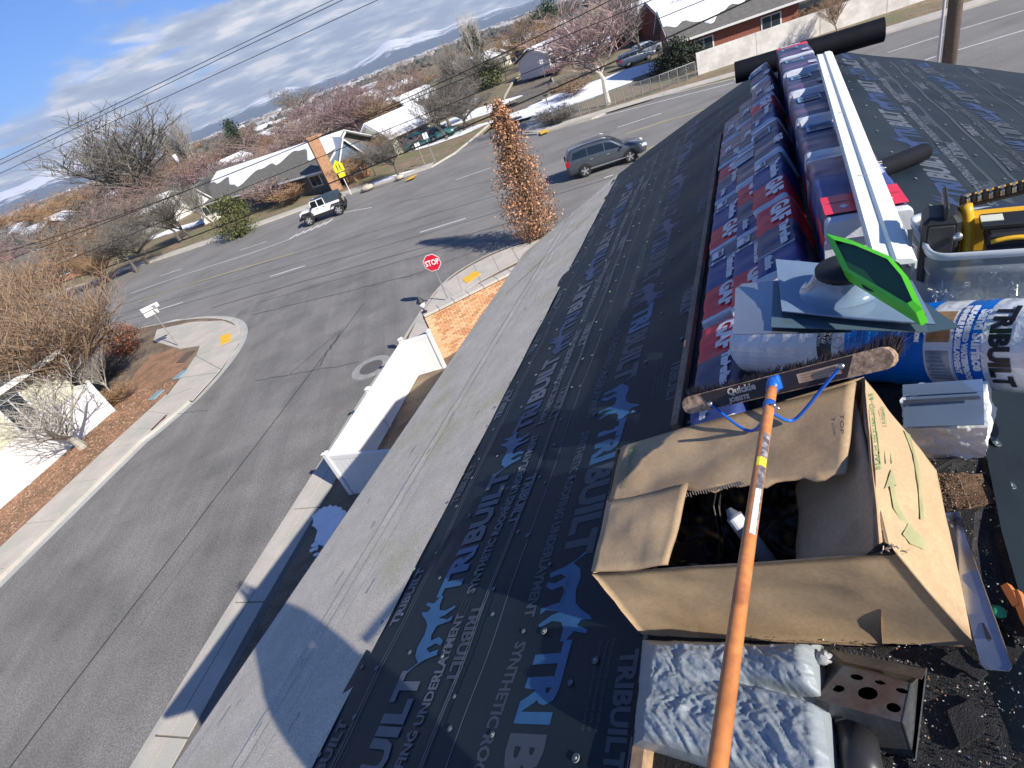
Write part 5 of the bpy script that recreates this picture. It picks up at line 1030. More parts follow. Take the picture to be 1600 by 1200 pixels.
# plank along the lower edge of the bundles
o = MB(); p0, p1 = RP(1082, 600, .02), RP(1160, 190, .02); a0, b0, _ = ab(p0); a1, b1, _ = ab(p1)
d_ = RC(a1, .93, .02)-RC(2.2, .985, .02); ln = np.linalg.norm(d_); x_ = d_/ln; o.box((RC(a1, .93, .03)+RC(2.2, .985, .03))/2, (ln, .045, .05), [x_, (HB-HZ*TS)/CT, (HZ+HB*TS)/CT], bev=.003); solo('wood_plank', o, oldwood, 'long thin wooden plank holding the shingle bundles on the slope', 'plank', RC(2.2, .985, 0))
o = MB(); c = RP(1003, 1195, .03); o.box(c, (.16, .05, .06), [HA, (HB-HZ*TS)/CT, (HZ+HB*TS)/CT], bev=.004); solo('wood_block', o, wood, 'short piece of timber poking out under the silver white bag', 'timber', c)
from mathutils import noise as mnoise
# ================================================================== things lying on the roof
NZL = (HZ+HB*TS)/CT; BL = (HB-HZ*TS)/CT      # slope normal and down-slope axis, left slope
navy = mat('wrapper_navy', (.05, .06, .14), .45, .25, 6, bump=.15, bs=14, bd=.01); blue = mat('wrapper_blue', (.042, .07, .24), .5, .15, 4, bump=.12, bs=14, bd=.01); redw = mat('wrapper_red', (.72, .035, .06), .5, .12, 3, bump=.12, bs=14, bd=.01)
whitew = mat('wrapper_white', (.62, .64, .68), .35, .08, 5, bump=.5, bs=18, bd=.01); purple = mat('wrapper_purple', (.10, .045, .13), .35, .2, 6, bump=.25, bs=14, bd=.01); pinkw = mat('wrapper_mauve', (.25, .13, .17), .4, .2, 6, bump=.25, bs=14, bd=.01); sky_b = mat('wrapper_light_blue', (.10, .30, .52), .35, .1, 4); shg = mat('shingle_stack', (.05, .05, .055), .9, .3, 40)
wl = mat('wrapper_lettering', (.66, .68, .72), .4, .05, 3)
def bundle(label, c, ax, ay, az, L=1.0, Wd=.34, T=.085, style=0, flip=1, group='wrapped shingle bundles stacked along the ridge', seed=0):
    """ax: along, ay: across, az: up; c is the centre of the underside"""
    r_ = random.Random(seed); t = thing('shingle_bundle', label, 'shingle bundle', frame(c, ax, ay, az), group)
    zones = {0: [(0, .03, whitew), (.03, .23, navy), (.23, .60, blue), (.60, .985, redw), (.985, 1, whitew)],
             1: [(0, .03, whitew), (.03, .40, redw), (.40, .74, navy), (.74, .985, blue), (.985, 1, whitew)],
             2: [(0, .10, whitew), (.16, .62, navy), (.62, .80, purple), (.80, .93, navy), (.93, 1, whitew)],
             3: [(0, .42, pinkw), (.42, .7, purple), (.7, .95, navy), (.95, 1, whitew)],
             4: [(0, .04, whitew), (.04, .34, purple), (.34, .80, blue), (.80, .95, navy), (.95, 1, whitew)]}[style]
    ms = [whitew, navy, blue, redw, purple, pinkw, shg]; ph = [r_.uniform(0, 6.28) for _ in range(6)]
    def top(u, v): return .0025*math.sin(u*21+ph[0]+v*4)+.0022*math.sin(u*37+ph[1])*math.sin(v*8+ph[2])+.0012*math.sin(u*90+v*30+ph[4])
    def fn(u, v):
        # v runs round the section: side, top, side
        x = (u-.5)*L; e = min(1, min(u, 1-u)/.02+.9); hw = Wd/2
        pr = [(-hw, 0), (-hw-.002, T*.5), (-hw, T-.012), (-hw+.012, T+.003), (-hw*.5, T+.005), (0, T+.004), (hw*.5, T+.005), (hw-.012, T+.003), (hw, T-.012), (hw+.002, T*.5), (hw, 0)]
        k = v*10; i = min(9, int(k)); f = k-i; y = pr[i][0]*(1-f)+pr[i+1][0]*f; z = pr[i][1]*(1-f)+pr[i+1][1]*f
        z = z*(e if z > T*.6 else 1)+top(u, v)*(z > T*.5); return (x, y+.003*math.sin(u*30+ph[3]), z)
    def mf(u, v):
        uu = u if flip > 0 else 1-u
        for a, b, m in zones:
            if uu < b: return ms.index(m)
        return 0
    o = MB(); o.grid(fn, 40, 20, mfn=mf)
    for u in (0, 1):
        P = [fn(u, k/10) for k in range(11)]; o.add(P, [tuple(range(11)) if u else tuple(range(10, -1, -1))], 0 if style != 3 else 5)
    bd = part('wrapper', o, ms, t, True, world=False)
    o = MB()
    def put(s, size, u, y, mi=0, rot=False, bold=.006):
        x0 = ((u if flip > 0 else 1-u)-.5)*L
        f_ = (lambda x, yy: (x0-flip*yy if rot else x0+x*1.0, (y+x*flip*-1 if rot else y+yy), T+.014))
        if not rot and flip < 0: f_ = lambda x, yy: (x0-x, y-yy, T+.014)
        text_on(o, s, size, f_, mi, bold=bold)
    def pch(u0, u1, y0, y1, mi):
        a, b = ((u0-.5)*L, (u1-.5)*L) if flip > 0 else ((.5-u1)*L, (.5-u0)*L); o.quad((a, y0, T+.013), (b, y0, T+.013), (b, y1, T+.013), (a, y1, T+.013), mi)
    if style == 0:
        put('GAF', .155, .63, -.045, bold=.008); put('Timberline', .072, .25, -.06, 0); pch(.225, .24, -.11, .11, 1); pch(.06, .17, .0, .09, 0); pch(.07, .16, .01, .04, 2)
        for k in range(3): o.add([((.235 if flip > 0 else .765)*L-L/2+dx, -.10+.09*k+dy, T+.014) for dx, dy in ((-.022, 0), (0, -.016), (.022, 0), (0, .016))], [(0, 1, 2, 3)], 0)
    elif style == 1: put('GAF', .155, .07, -.045, bold=.008); put('Timberline', .066, .42, -.06); pch(.74, .755, -.11, .11, 1); put('shingles', .05, .78, .04)
    elif style == 2:
        pch(.20, .40, -.05, .12, 1); pch(.225, .385, -.035, .10, 2)
        for k in range(4): pch(.24+.035*k, .255+.035*k, -.03, .06, 0)
        put('GAF', .09, .64, -.10)
    elif style == 3: put('GAF', .12, .72, -.09); put('HDZ', .08, .45, .02)
    else: put('Shingles', .075, .36, -.11); pch(.80, .82, -.15, .15, 1); put('GAF', .11, .07, -.08); [o.add([((.87 if flip > 0 else .13)*L-L/2+dx, -.10+.09*k+dy, T+.014) for dx, dy in ((-.03, 0), (0, -.02), (.03, 0), (0, .02))], [(0, 1, 2, 3)], 0) for k in range(3)]
    part('print', o, [wl, sky_b, navy], bd, world=False)
    return t
where = {0: 'in the lowest column, against the plank', 1: 'in the second column up from the plank', 2: 'in the third column, just below the ridge stack'}
cols_b = [(.745, .10, [(2.50, 1), (3.52, 0), (4.52, 0), (5.50, 1), (6.48, 3), (7.3, 3)]), (.53, .165, [(3.38, 0), (4.36, 1), (5.34, 2), (6.32, 3), (7.3, 3)]), (.352, .275, [(3.35, 1), (4.34, 0), (5.32, 2), (6.3, 1), (7.25, 3), (8.15, 2)])]
names = ['red and blue', 'navy and red', 'dark navy', 'mauve', 'purple and blue']; sd = 0
where = ['lowest column beside the plank', 'second column up from the plank', 'third column beside the ridge stack']
for ci, (bb, hh, lst) in enumerate(cols_b):
    for k, (aa, sty) in enumerate(lst):
        sd += 1; tilt = .012*math.sin(sd*2.1)+.012; ax = HA*math.cos(tilt)-NZL*math.sin(tilt)
        tl = .06; ay = BL*math.cos(tl)-NZL*math.sin(tl); az = np.cross(ax, ay); ay = np.cross(az, ax)
        c = RC(aa, bb+.008*math.sin(sd*3), .006); pos = ['nearest', 'second', 'third', 'fourth', 'fifth', 'sixth'][k]
        bundle('%s shingle bundle, %s in the %s' % (names[sty], pos, where[ci]), c, ax, ay, az, .98, [.26, .24, .23][ci], hh, sty, -1, seed=sd)
# ridge stack
rx = HA
for k, (a_, z_, sty, lb) in enumerate([(3.33, -1.385+1.6-.03, 4, 'big blue and red bundle on the ridge at the near end under the white board'), (4.42, .14, 2, 'navy bundle with a folded silver end on the ridge, second from the near end'), (5.30, .14, 2, 'navy bundle with a folded silver end on the ridge, third from the near end'), (6.25, .13, 2, 'navy bundle with a folded silver end on the ridge, fourth from the near end'), (7.2, .12, 2, 'navy bundle on the ridge, fifth from the near end'), (8.1, .10, 2, 'navy bundle with the red end at the far top of the ridge')]):
    tl = -.05; ax = HA*math.cos(tl)+HZ*math.sin(tl); az = np.cross(ax, HB); c = RIDGE+HA*a_+HB*(.09-.0*k)+HZ*(z_+.08)
    t = bundle(lb, c, ax, HB, az, 1.12 if k == 0 else 1.0, .34, .095, sty, -1, seed=100+k)
    bundle('%s bundle below the top one of the ridge stack' % ['nearest', 'second', 'third', 'fourth', 'fifth', 'farthest'][k], RIDGE+HA*a_+HB*(.09)+HZ*(z_-.03), ax, HB, az, 1.06, .33, .10, [0, 2, 1, 2, 0, 1][k], -1, seed=200+k)
    bundle('%s bundle at the bottom of the ridge stack' % ['nearest', 'second', 'third', 'fourth', 'fifth', 'farthest'][k], RIDGE+HA*(a_+.05)+HB*(.09)+HZ*(z_-.145), ax, HB, az, 1.02, .32, .105, [1, 0, 2, 0, 2, 1][k], -1, seed=300+k)
    if 1 <= k <= 4:   # folded silver end of the wrapper
        o = MB(); e = c-ax*.52+az*.05
        o.add([e-HB*.15+az*.045, e+HB*.15+az*.045, e+HB*.13-ax*.10-az*.02, e-HB*.08-ax*.13+az*.0, e+HB*.16-az*.05, e-HB*.16-az*.05], [(0, 1, 2, 3), (1, 4, 2), (3, 5, 0), (3, 2, 4, 5)]); part('folded_end', o, mat('silver_film', (.50, .52, .56), .3, .1, 8, bump=.6, bs=25, bd=.01), t)
    if k == 5:
        o = MB(); e = c+ax*.50; o.box(e-ax*.04+az*.055, (.13, .345, .10), [ax, HB, az], bev=.01); part('red_end', o, redw, t); o = MB(); text_on(o, 'GAF', .11, lambda x, y: e-ax*(.05-y)-HB*(x-.02)+az*.112, ax='CENTER', bold=.01); part('lettering', o, wl, t)
    if k == 0:
        for s, (u0, u1) in enumerate(((-.50, -.24),)):
            o = MB(); o.quad(c+ax*u0+HB*.165+az*.108, c+ax*u0+HB*.02+az*.108, c+ax*u1+HB*.02+az*.108, c+ax*u1+HB*.165+az*.108); o.quad(c+ax*u0-HB*.165+az*.108, c+ax*(u1+.02)-HB*.165+az*.108, c+ax*(u1+.02)-HB*.07+az*.108, c+ax*u0-HB*.07+az*.108); part('bright_red_panel', o, mat('bright_red', (.72, .02, .06), .35), t)
        o = MB(); text_on(o, 'shingles', .075, lambda x, y: c+ax*(.22-x)+HB*(-.135-y)*1+az*.110, bold=.004); part('lettering', o, wl, t)
# white board along the top
wb = mat('white_coated_metal', (.80, .83, .77), .5, .03, 2); pA = RZ(1288, 84, .40); pB = RZ(1396, 402, .46)
d = pB-pA; ln = np.linalg.norm(d); x_ = d/ln; y_ = np.cross(HZ, x_); y_ /= np.linalg.norm(y_); y_ = y_ if y_@HB > 0 else -y_; z_ = np.cross(x_, y_); z_ = z_ if z_[2] > 0 else -z_
prof = [(.088, -.03), (.088, .010), (.080, .014), (.074, .008), (.010, .004), (-.004, .016), (-.066, .012), (-.074, .004), (-.088, .0), (-.088, -.03), (-.080, -.03), (-.080, -.008), (.06, -.006), (.080, -.002), (.082, -.03)]
prof = [(a*.74, b) for a, b in prof]
t = thing('metal_trim', 'long white coated metal trim piece lying on top of the ridge bundles', 'metal trim', frame(pA, x_, y_, z_)); o = MB(); o.prism([pA+y_*a+z_*b for a, b in prof], x_*(ln+.05)); part('profile', o, wb, t)
for s in (.25, .52, .8):
    o = MB(); o.box(pA+x_*ln*s+y_*.01+z_*.014, (.002, .06, .003), [x_, y_, z_]); part('pencil_mark', o, mat('pencil', (.35, .35, .33), .8), t)
# black felt rolls
rollm = mat('black_roll', (.008, .009, .013), .6, .2, 6, bump=.4, bs=80, bd=.004, spec=.2)
def roll(label, p, q, r, nm='felt_roll'):
    t = thing(nm, label, 'roll', p); x = (q-p)/np.linalg.norm(q-p); u = np.cross(x, HZ); u /= np.linalg.norm(u); w = np.cross(u, x); o = MB(); n = 40
    def fn(a, b):
        th = 6.2832*b; rr = r*(1+.004*math.sin(a*60)+.01*math.sin(th*2+a*3)); return p+(q-p)*a+(u*math.cos(th)+w*math.sin(th))*rr
    o.grid(fn, 60, n); part('outer_wrap', o, rollm, t, True)
    for e, s in ((p, -1), (q, 1)):
        o = MB(); P = []; F = []
        N_ = 150
        for i in range(N_+1):
            th = i*.36; rr = r*(.28+.72*i/N_); P.append(e+x*s*(.004 if (i//5) % 2 else -.004)+(u*math.cos(th)+w*math.sin(th))*rr); P.append(e+x*s*-.03+(u*math.cos(th)+w*math.sin(th))*rr*.98)
        n_ = 28; 
        for i in range(N_): F.append((2*i, 2*i+2, 2*i+3, 2*i+1))
        o.add(P, F); o.tube([e-x*s*.006, e-x*s*.04], r*.97, 24); part('coiled_end', o, rollm, t)
    return t
roll('big black roll of roofing felt lying across the far end of the ridge', RA(1149, 114, 8.95)+HZ*.0, RA(1381, 46, 8.95), .135)
roll('small black roll sticking out to the right from behind the bundles', RP(1380, 270, .07, -1)+HB*.12, RP(1442, 238, .075, -1), .065)
# membrane roll with printed wrapper
ra, rb = RP(1172, 534, .17), RZ(1640, 540, .26); x_ = (rb-ra)/np.linalg.norm(rb-ra); tp = CAMP-(ra+rb)/2; tp = tp-x_*(tp@x_); tp /= np.linalg.norm(tp); sd_ = np.cross(x_, tp); Rr = .155
t = thing('membrane_roll', 'thick membrane roll in a white and blue printed wrapper behind the broom', 'roll', ra)
def cyl(x, arc, r=Rr): th = arc/Rr; return ra+x_*x+(tp*math.cos(th)+sd_*math.sin(th))*(r+.0015*math.sin(x*70+th*5))
s0 = float(sd_@HA); dn = -1 if s0 > 0 else 1      # photo-down direction along the arc
plastic_w = mat('wrap_plastic', (.74, .76, .80), .22, .05, 4, bump=.7, bs=12, bd=.01, coat=.5); wblue = mat('wrap_blue', (.0, .16, .62), .3, .06, 3, coat=.4); wblack = mat('wrap_black', (.012, .014, .03), .35)
pic1 = mat('picture_tan', (.42, .26, .13), .5, .3, 20); pic2 = mat('picture_grey', (.30, .31, .34), .5, .35, 25, second=(.5, .5, .5), ss=9)
LR = float(np.linalg.norm(rb-ra)); X_ = lambda px: float((RZ(px, 545, .22+0*px)-ra)@x_)
def zone(x0, x1): return [x0, x1]
xz = [0, X_(1222), X_(1255), X_(1283), X_(1452), X_(1512), X_(1568), LR+.3]
zm = [0, 2, 0, 1, 0, 1, 0]
o = MB()
xs = []; mi_ = []
for i in range(7):
    k = max(2, int((xz[i+1]-xz[i])/.02)); 
    for j in range(k): xs.append(xz[i]+(xz[i+1]-xz[i])*j/k); mi_.append(zm[i])
xs.append(xz[-1])
for i in range(len(xs)-1):
    for j in range(40):
        a, b = j/40*2*math.pi*Rr, (j+1)/40*2*math.pi*Rr; e0 = .93 if xs[i] < .004 else 1
        o.quad(cyl(xs[i], a, Rr*e0), cyl(xs[i+1], a), cyl(xs[i+1], b), cyl(xs[i], b, Rr*e0), mi_[i])
o.add([cyl(0, j/40*2*math.pi*Rr, Rr*.93) for j in range(40)], [tuple(range(40))]); wr_ = part('wrapper', o, [plastic_w, wblue, wblack], t, True)
def lab(s, size, xc, arc, m, nm='lettering', vert=True, up=1, bold=.002, sx=1):
    # text that runs round the roll (downwards in the photo)
    o = MB(); text_on(o, s, size, (lambda a, b: cyl(xc+b*up, arc+dn*a*sx, Rr+.003)) if vert else (lambda a, b: cyl(xc+a, arc-dn*b, Rr+.003)), ax='LEFT', bold=bold); part(nm, o, m, wr_)
wht = mat('print_white', (.82, .84, .86), .4); blk = mat('print_black', (.015, .015, .02), .4); skyp = mat('print_sky', (.25, .5, .8), .4)
lab('TRIBUILT', .072, xz[6]+.045, -dn*.14*1, blk, bold=.004); lab('Sand Surface', .043, xz[5]+.070, -dn*.13, wht, bold=.002)
lab('SELF-ADHERED WATERPROOF', .021, xz[5]+.036, -dn*.15, wht); lab('SHINGLE UNDERLAYMENT', .021, xz[5]+.014, -dn*.15, wht)
for k in range(5): lab(['2 SQ ROLL', '65 SQ FT', '36 in x 65', 'NET WT', 'MADE IN'][k], .016, xz[1]+.010+.0125*k, -dn*.06, wht, bold=.0)
for k in range(9): lab('install on clean dry deck see manual', .0105, xz[3]+.02+.026*k, -dn*.11, skyp, bold=0)
lab('SOLID MAT', .018, xz[3]+.29, -dn*.12, wht); lab('LOCATION', .018, xz[3]+.262, -dn*.10, wht)
o = MB(); cc = (xz[2]+xz[3])/2
for i in range(20): t0, t1 = 6.2832*i/20, 6.2832*(i+1)/20; o.quad(*[cyl(cc+math.cos(q)*r_, math.sin(q)*r_, Rr+.003) for q, r_ in ((t0, .020), (t1, .020), (t1, .023), (t0, .023))])
part('emblem_ring', o, mat('print_gold', (.45, .40, .25), .4), wr_)
for (q0, q1, m_) in ((-.13, .0, pic1), (.015, .15, pic2)):
    o = MB(); x0, x1 = xz[4]+.004, xz[5]-.004; a0, a1 = (dn*q0, dn*q1)
    def pq(x0, x1, a0, a1, r, mi):
        for i in range(6): u0, u1 = a0+(a1-a0)*i/6, a0+(a1-a0)*(i+1)/6; o.quad(cyl(x0, u0, r), cyl(x1, u0, r), cyl(x1, u1, r), cyl(x0, u1, r), mi)
    pq(x0, x1, a0, a1, Rr+.0025, 0); pq(x0+.005, x1-.005, a0+(a1-a0)*.05, a0+(a1-a0)*.95, Rr+.004, 1)
    for i in range(8):
        u0 = a0+(a1-a0)*(.1+.1*i); pq(x0+.01+.006*(i % 2), x0+.05+.004*i, u0, u0+(a1-a0)*.07, Rr+.0055, 2)
    part('picture', o, [wht, m_, mat('picture_wood', (.50, .22, .08), .5, .3, 20) if m_ is pic1 else mat('picture_blue', (.20, .28, .36), .5, .3, 15)], wr_)
for px0, arc in ((1180, -.03), (1197, .03)): 
    o = MB(); o.quad(cyl(X_(px0), -dn*.15, Rr+.002), cyl(X_(px0)+.006, -dn*.15, Rr+.004), cyl(X_(px0)+.004, dn*.12, Rr+.004), cyl(X_(px0)-.003, dn*.12, Rr+.002)); part('wrap_fold', o, plastic_w, wr_)
# flat flashings with moulded cones
flm = mat('flashing_plastic', (.20, .28, .38), .12, .15, 3, spec=.9, coat=1, alpha=.93); flm2 = mat('flashing_metal', (.38, .43, .48), .22, .12, 3, metal=.75); flb = mat('flashing_dark', (.08, .13, .16), .2, .1, 3, coat=.6)
def plate(label, pts, zs, th, m, nm='flashing_sheet', cone=None):
    P = [RZ(x, y, z) for (x, y), z in zip(pts, zs)]; n = np.cross(P[1]-P[0], P[2]-P[0]); n /= np.linalg.norm(n); n = n if n[2] > 0 else -n; t = thing(nm, label, 'flashing', P[0]); o = MB(); o.prism(P, n*th); part('plate', o, m, t)
    if cone:
        c, rx_, h, r2, lean = cone; c = RZ(*c); o = MB(); u = P[1]-P[0]; u -= n*(u@n); u /= np.linalg.norm(u); w = np.cross(n, u); ly = []
        for k, (f, z) in enumerate(((1.25, 0), (1.08, .012), (1, .03), (.92, h*.6), (.84, h))): ly.append([c+n*(z+th)+lean*z+(u*math.cos(6.2832*j/32)+w*math.sin(6.2832*j/32))*rx_*f for j in range(32)])
        V = [p for l in ly for p in l]; o.add(V, [(k*32+j, k*32+(j+1) % 32, (k+1)*32+(j+1) % 32, (k+1)*32+j) for k in range(4) for j in range(32)]); part('cone', o, m, t, True)
        o = MB(); o.tube([c+n*(h+th-.01)+lean*h, c+n*(h+th+.012)+lean*h], rx_*.86, 30); part('rubber_collar', o, mat('rubber', (.012, .012, .012), .5), t, True)
    return t
plate('pale blue flat flashing sheet lying lowest on the roll, left end', [(1149, 452), (1160, 444), (1250, 436), (1330, 455), (1330, 520), (1146, 523)], [.36]*6, .003, flm2)
plate('dark translucent flashing sheet in the middle of the pile', [(1208, 440), (1440, 470), (1500, 512), (1450, 520), (1205, 512)], [.385, .39, .40, .385, .38], .003, flb)
plate('glossy pipe flashing with a round collar under the green blade case', [(1212, 406), (1300, 414), (1425, 440), (1462, 508), (1340, 500), (1222, 487)], [.42, .43, .44, .42, .41, .41], .004, flm, cone=((1312, 452, .42), .115, .085, .09, HA*-.15-HB*.25))
# green blade case
gm = mat('green_plastic', (.11, .66, .03), .35, .06, 3, coat=.5); gsm = mat('green_smoked_window', (.02, .09, .025), .12, .1, 3, coat=1)
gp = [(1291, 366), (1328, 374), (1392, 402), (1418, 432), (1443, 484), (1432, 490), (1385, 462), (1312, 415)]
gz = [.60, .61, .60, .585, .54, .53, .535, .57]; GP = [RZ(x, y, z) for (x, y), z in zip(gp, gz)]; cG = sum(GP)/8; n = np.cross(GP[2]-GP[0], GP[5]-GP[0]); n /= np.linalg.norm(n); n = n if n[2] > 0 else -n
GP = [p-n*((p-cG)@n) for p in GP]
t = thing('blade_case', 'bright green plastic saw blade case with a dark round window, tilted on the flashings', 'blade case', cG)
o = MB(); inner = [cG+(p-cG)*.80+n*.004 for p in GP]; k = 8
o.add(GP+inner, [(i, (i+1) % k, k+(i+1) % k, k+i) for i in range(k)]); Q = [p-n*.030-HA*.022-HZ*.014 for p in GP]; o.add(GP+Q, [(i, k+i, k+(i+1) % k, (i+1) % k) for i in range(k)]); o.add(Q, [tuple(range(k))]); fr_ = part('frame', o, gm, t)
o = MB(); ins = [cG+(p-cG)*.80-n*.012 for p in GP]; o.add(ins, [tuple(range(k))]); o.add([cG+(p-cG)*.80+n*.004 for p in GP]+ins, [(i, (i+1) % k, k+(i+1) % k, k+i) for i in range(k)]); part('window', o, gsm, t)
u = GP[4]-GP[0]; u /= np.linalg.norm(u); w = np.cross(n, u)
o = MB(); o.tube([cG-n*.020+u*.01, cG-n*.014+u*.01], .060, 36); part('blade', o, mat('blade_dark', (.06, .07, .06), .3, .3, 9, metal=.6), t)
for i, f in ((6, .3), (6, .95), (4, .7)):
    a, b = Q[(i+1) % 8], Q[i]; c = (GP[i]+(GP[(i+1) % 8]-GP[i])*f)-n*.022; e = GP[(i+1) % 8]-GP[i]; e /= np.linalg.norm(e); on_ = np.cross(e, n); on_ = on_ if on_@(c-cG) > 0 else -on_; o = MB(); o.box(c+on_*.001, (.022, .012, .006), [e, n, on_]); part('slot', o, mat('rubber', (0, 0, 0)), fr_)

# clear tote and the saw in it
toteM = mat('clear_tote', (.36, .42, .47), .4, .05, 3, trans=.35, alpha=.62, ior=1.2, bump=.15, bs=20); rimM = mat('tote_rim', (.50, .55, .60), .35, .05, 3, coat=.2, alpha=.85)
zb, zt = .20, .47
fL_b = RZ(1446, 497, zb); fL_t = RZ(1462, 396, zt); bL_t = RZ(1428, 338, zt); fR_t = RZ(1680, 382, zt); fR_b = RZ(1680, 497, zb); bR_t = bL_t+(fR_t-fL_t); bL_b = fL_b+(bL_t-fL_t)*.92+HZ*0; bR_b = fR_b+(bL_b-fL_b)
t = thing('storage_tote', 'clear plastic storage tote at the right edge holding the yellow saw', 'tote', fL_b)
def rnd(P, r=.05, m=4):
    out_ = []
    for i in range(len(P)):
        a, b, c = P[i-1], P[i], P[(i+1) % len(P)]; u = (a-b)/np.linalg.norm(a-b)*r; v = (c-b)/np.linalg.norm(c-b)*r
        for k in range(m+1): s = k/m; out_.append(b+u*(1-s)**2+v*s**2)
    return out_
lowr, topr = rnd([fL_b, fR_b, bR_b, bL_b]), rnd([fL_t, fR_t, bR_t, bL_t]); N2 = len(lowr); ctr = sum(topr)/N2
o = MB()
def lay(f, e=0): return [l+(t_-l)*f+((t_-ctr)*[1, 1, 0])/np.linalg.norm((t_-ctr)*[1, 1, 0])*e for l, t_ in zip(lowr, topr)]
LY = [lay(0), lay(.3), lay(.62), lay(.64, .008), lay(.80, .010), lay(.82, .004), lay(.93, .004)]; V = [p for l in LY for p in l]; o.add(V, [(k*N2+j, k*N2+(j+1) % N2, (k+1)*N2+(j+1) % N2, (k+1)*N2+j) for k in range(len(LY)-1) for j in range(N2)]); o.add(LY[0], [tuple(range(N2-1, -1, -1))]); part('tub', o, toteM, t, True)
o = MB(); LY = [lay(.92, .004), lay(.92, .022), lay(1.0, .024), lay(1.02, .018), lay(1.0, .006), lay(.93, .0)]; V = [p for l in LY for p in l]; o.add(V, [(k*N2+j, k*N2+(j+1) % N2, (k+1)*N2+(j+1) % N2, (k+1)*N2+j) for k in range(len(LY)-1) for j in range(N2)]); part('rim', o, rimM, t, True)
o = MB()
cz = (fL_b+fR_b+bR_b+bL_b)/4
for i in range(700):
    c = cz+(fR_b-fL_b)*random.uniform(-.44, .44)+(bL_b-fL_b)*random.uniform(-.47, .40)+HZ*random.uniform(.01, .11); x = np.array([random.gauss(0, 1) for _ in range(3)]); x /= np.linalg.norm(x); o.tube([c-x*.02, c+x*.02], .0022, 3); 
    if i % 3 == 0: o.tube([c, c+x*.003], .010, 6)
nb = part('nails', o, mat('bright_nails', (.55, .56, .55), .3, metal=.8), None); props(nb, 'heap of shiny roofing nails in the bottom of the clear tote', 'nails', kind='stuff')
yl = mat('yellow_plastic', (.75, .42, .02), .4, .06, 3, coat=.2); bk = mat('black_tool_plastic', (.016, .017, .02), .45, .15, 6); stl = mat('steel', (.6, .6, .6), .25, .1, 6, metal=.9)
ex_ = (fR_t-fL_t)/np.linalg.norm(fR_t-fL_t); ey_ = (bL_t-fL_t)/np.linalg.norm(bL_t-fL_t); ey_ = ey_-ex_*(ey_@ex_); ey_ /= np.linalg.norm(ey_); ez_ = np.cross(ex_, ey_); ez_ = ez_ if ez_[2] > 0 else -ez_
O_ = fL_t+ex_*-.02+ey_*.10
t = thing('cordless_saw', 'yellow and black cordless chain saw standing in the clear tote', 'saw', O_)
def tb(nm, x, y, z, sx, sy, sz, m, bev=.006, par=None, top=1): o = MB(); o.box(O_+ex_*x+ey_*y+ez_*z, (sx, sy, sz), [ex_, ey_, ez_], bev=bev, top=top); return part(nm, o, m, par or t)
tb('guard_plate', .035, .06, -.045, .115, .15, .27, bk, .02); tb('guard_flap', .045, .09, .105, .015, .2, .05, bk, .006)
g_ = tb('gear_cover', .035, -.019, -.02, .075, .010, .17, mat('black_rib', (.035, .037, .04), .5), .003); 
tb('housing', .20, .115, -.03, .30, .05, .16, yl, .015)
for x0, r0 in ((.105, .075), (.355, .08)):
    o = MB(); P = [O_+ex_*(x0+.018*math.sin(s*3.14))+ey_*(-.02+.0*s)+ez_*(-.16+.25*s)+ey_*(.11*math.sin(s*1.5)) for s in np.linspace(0, 1, 9)]; o.tube(P, .019, 10); part('handle_bow', o, yl, t, True)
tb('battery_shoe', .225, .03, .045, .16, .10, .02, bk, .004); tb('battery_top', .235, -.005, .01, .15, .10, .05, bk, .01); b_ = tb('battery', .238, -.02, -.045, .15, .085, .085, mat('battery_black', (.022, .022, .028), .35, .1, 5), .012)
o = MB()
for s in np.linspace(0, 1, 12): pass
P = [O_+ex_*(.170+.13*s)+ey_*(-.066)+ez_*(.012+.012*math.sin(s*3.14)) for s in np.linspace(0, 1, 8)]; o.tube(P, .008, 6); part('latch', o, yl, b_, True)
tb('rating_label', .175, .03, .058, .06, .05, .003, mat('label_pale', (.6, .62, .5), .5), .0)
# guide bar with chain on top
c0 = O_+ex_*.09+ey_*.14+ez_*.075; c1 = O_+ex_*.50+ey_*.20+ez_*.13; d = (c1-c0); ln = np.linalg.norm(d); bx_ = d/ln; by_ = np.cross(ez_, bx_); by_ /= np.linalg.norm(by_); bz_ = np.cross(bx_, by_)
o = MB(); o.box((c0+c1)/2, (ln, .012, .045), [bx_, by_, bz_], bev=.004); part('guide_bar', o, bk, t)
o = MB(); o.box((c0+c1)/2+by_*.03+bz_*.0, (ln*.9, .02, .03), [bx_, by_, bz_], bev=.006); part('scabbard', o, yl, t)
for i in range(26):
    c = c0+bx_*ln*(i+.5)/26; o = MB(); o.box(c+bz_*.026-by_*.002, (.010, .010, .012), [bx_, by_, bz_], bev=.002); o.box(c-by_*.009+bz_*.006, (.012, .006, .022), [bx_, by_, bz_], bev=.002); part('chain_link', o, stl if i % 2 else bk, t)
o = MB(); o.tube([O_+ex_*.082+ey_*-.03+ez_*.03, O_+ex_*.082+ey_*-.048+ez_*.03], .014, 10); part('bolt', o, stl, t, True)
o = MB(); P = [RZ(1420, 392, .45), RZ(1408, 404, .455), RZ(1405, 408, .455), RZ(1412, 410, .45), RZ(1424, 409, .45)]; o.tube(P, .0022, 5); solo('wire_loop', o, wirem, 'thin bent wire lying on the white trim beside the tote', 'wire', P[0])
_HG = {}
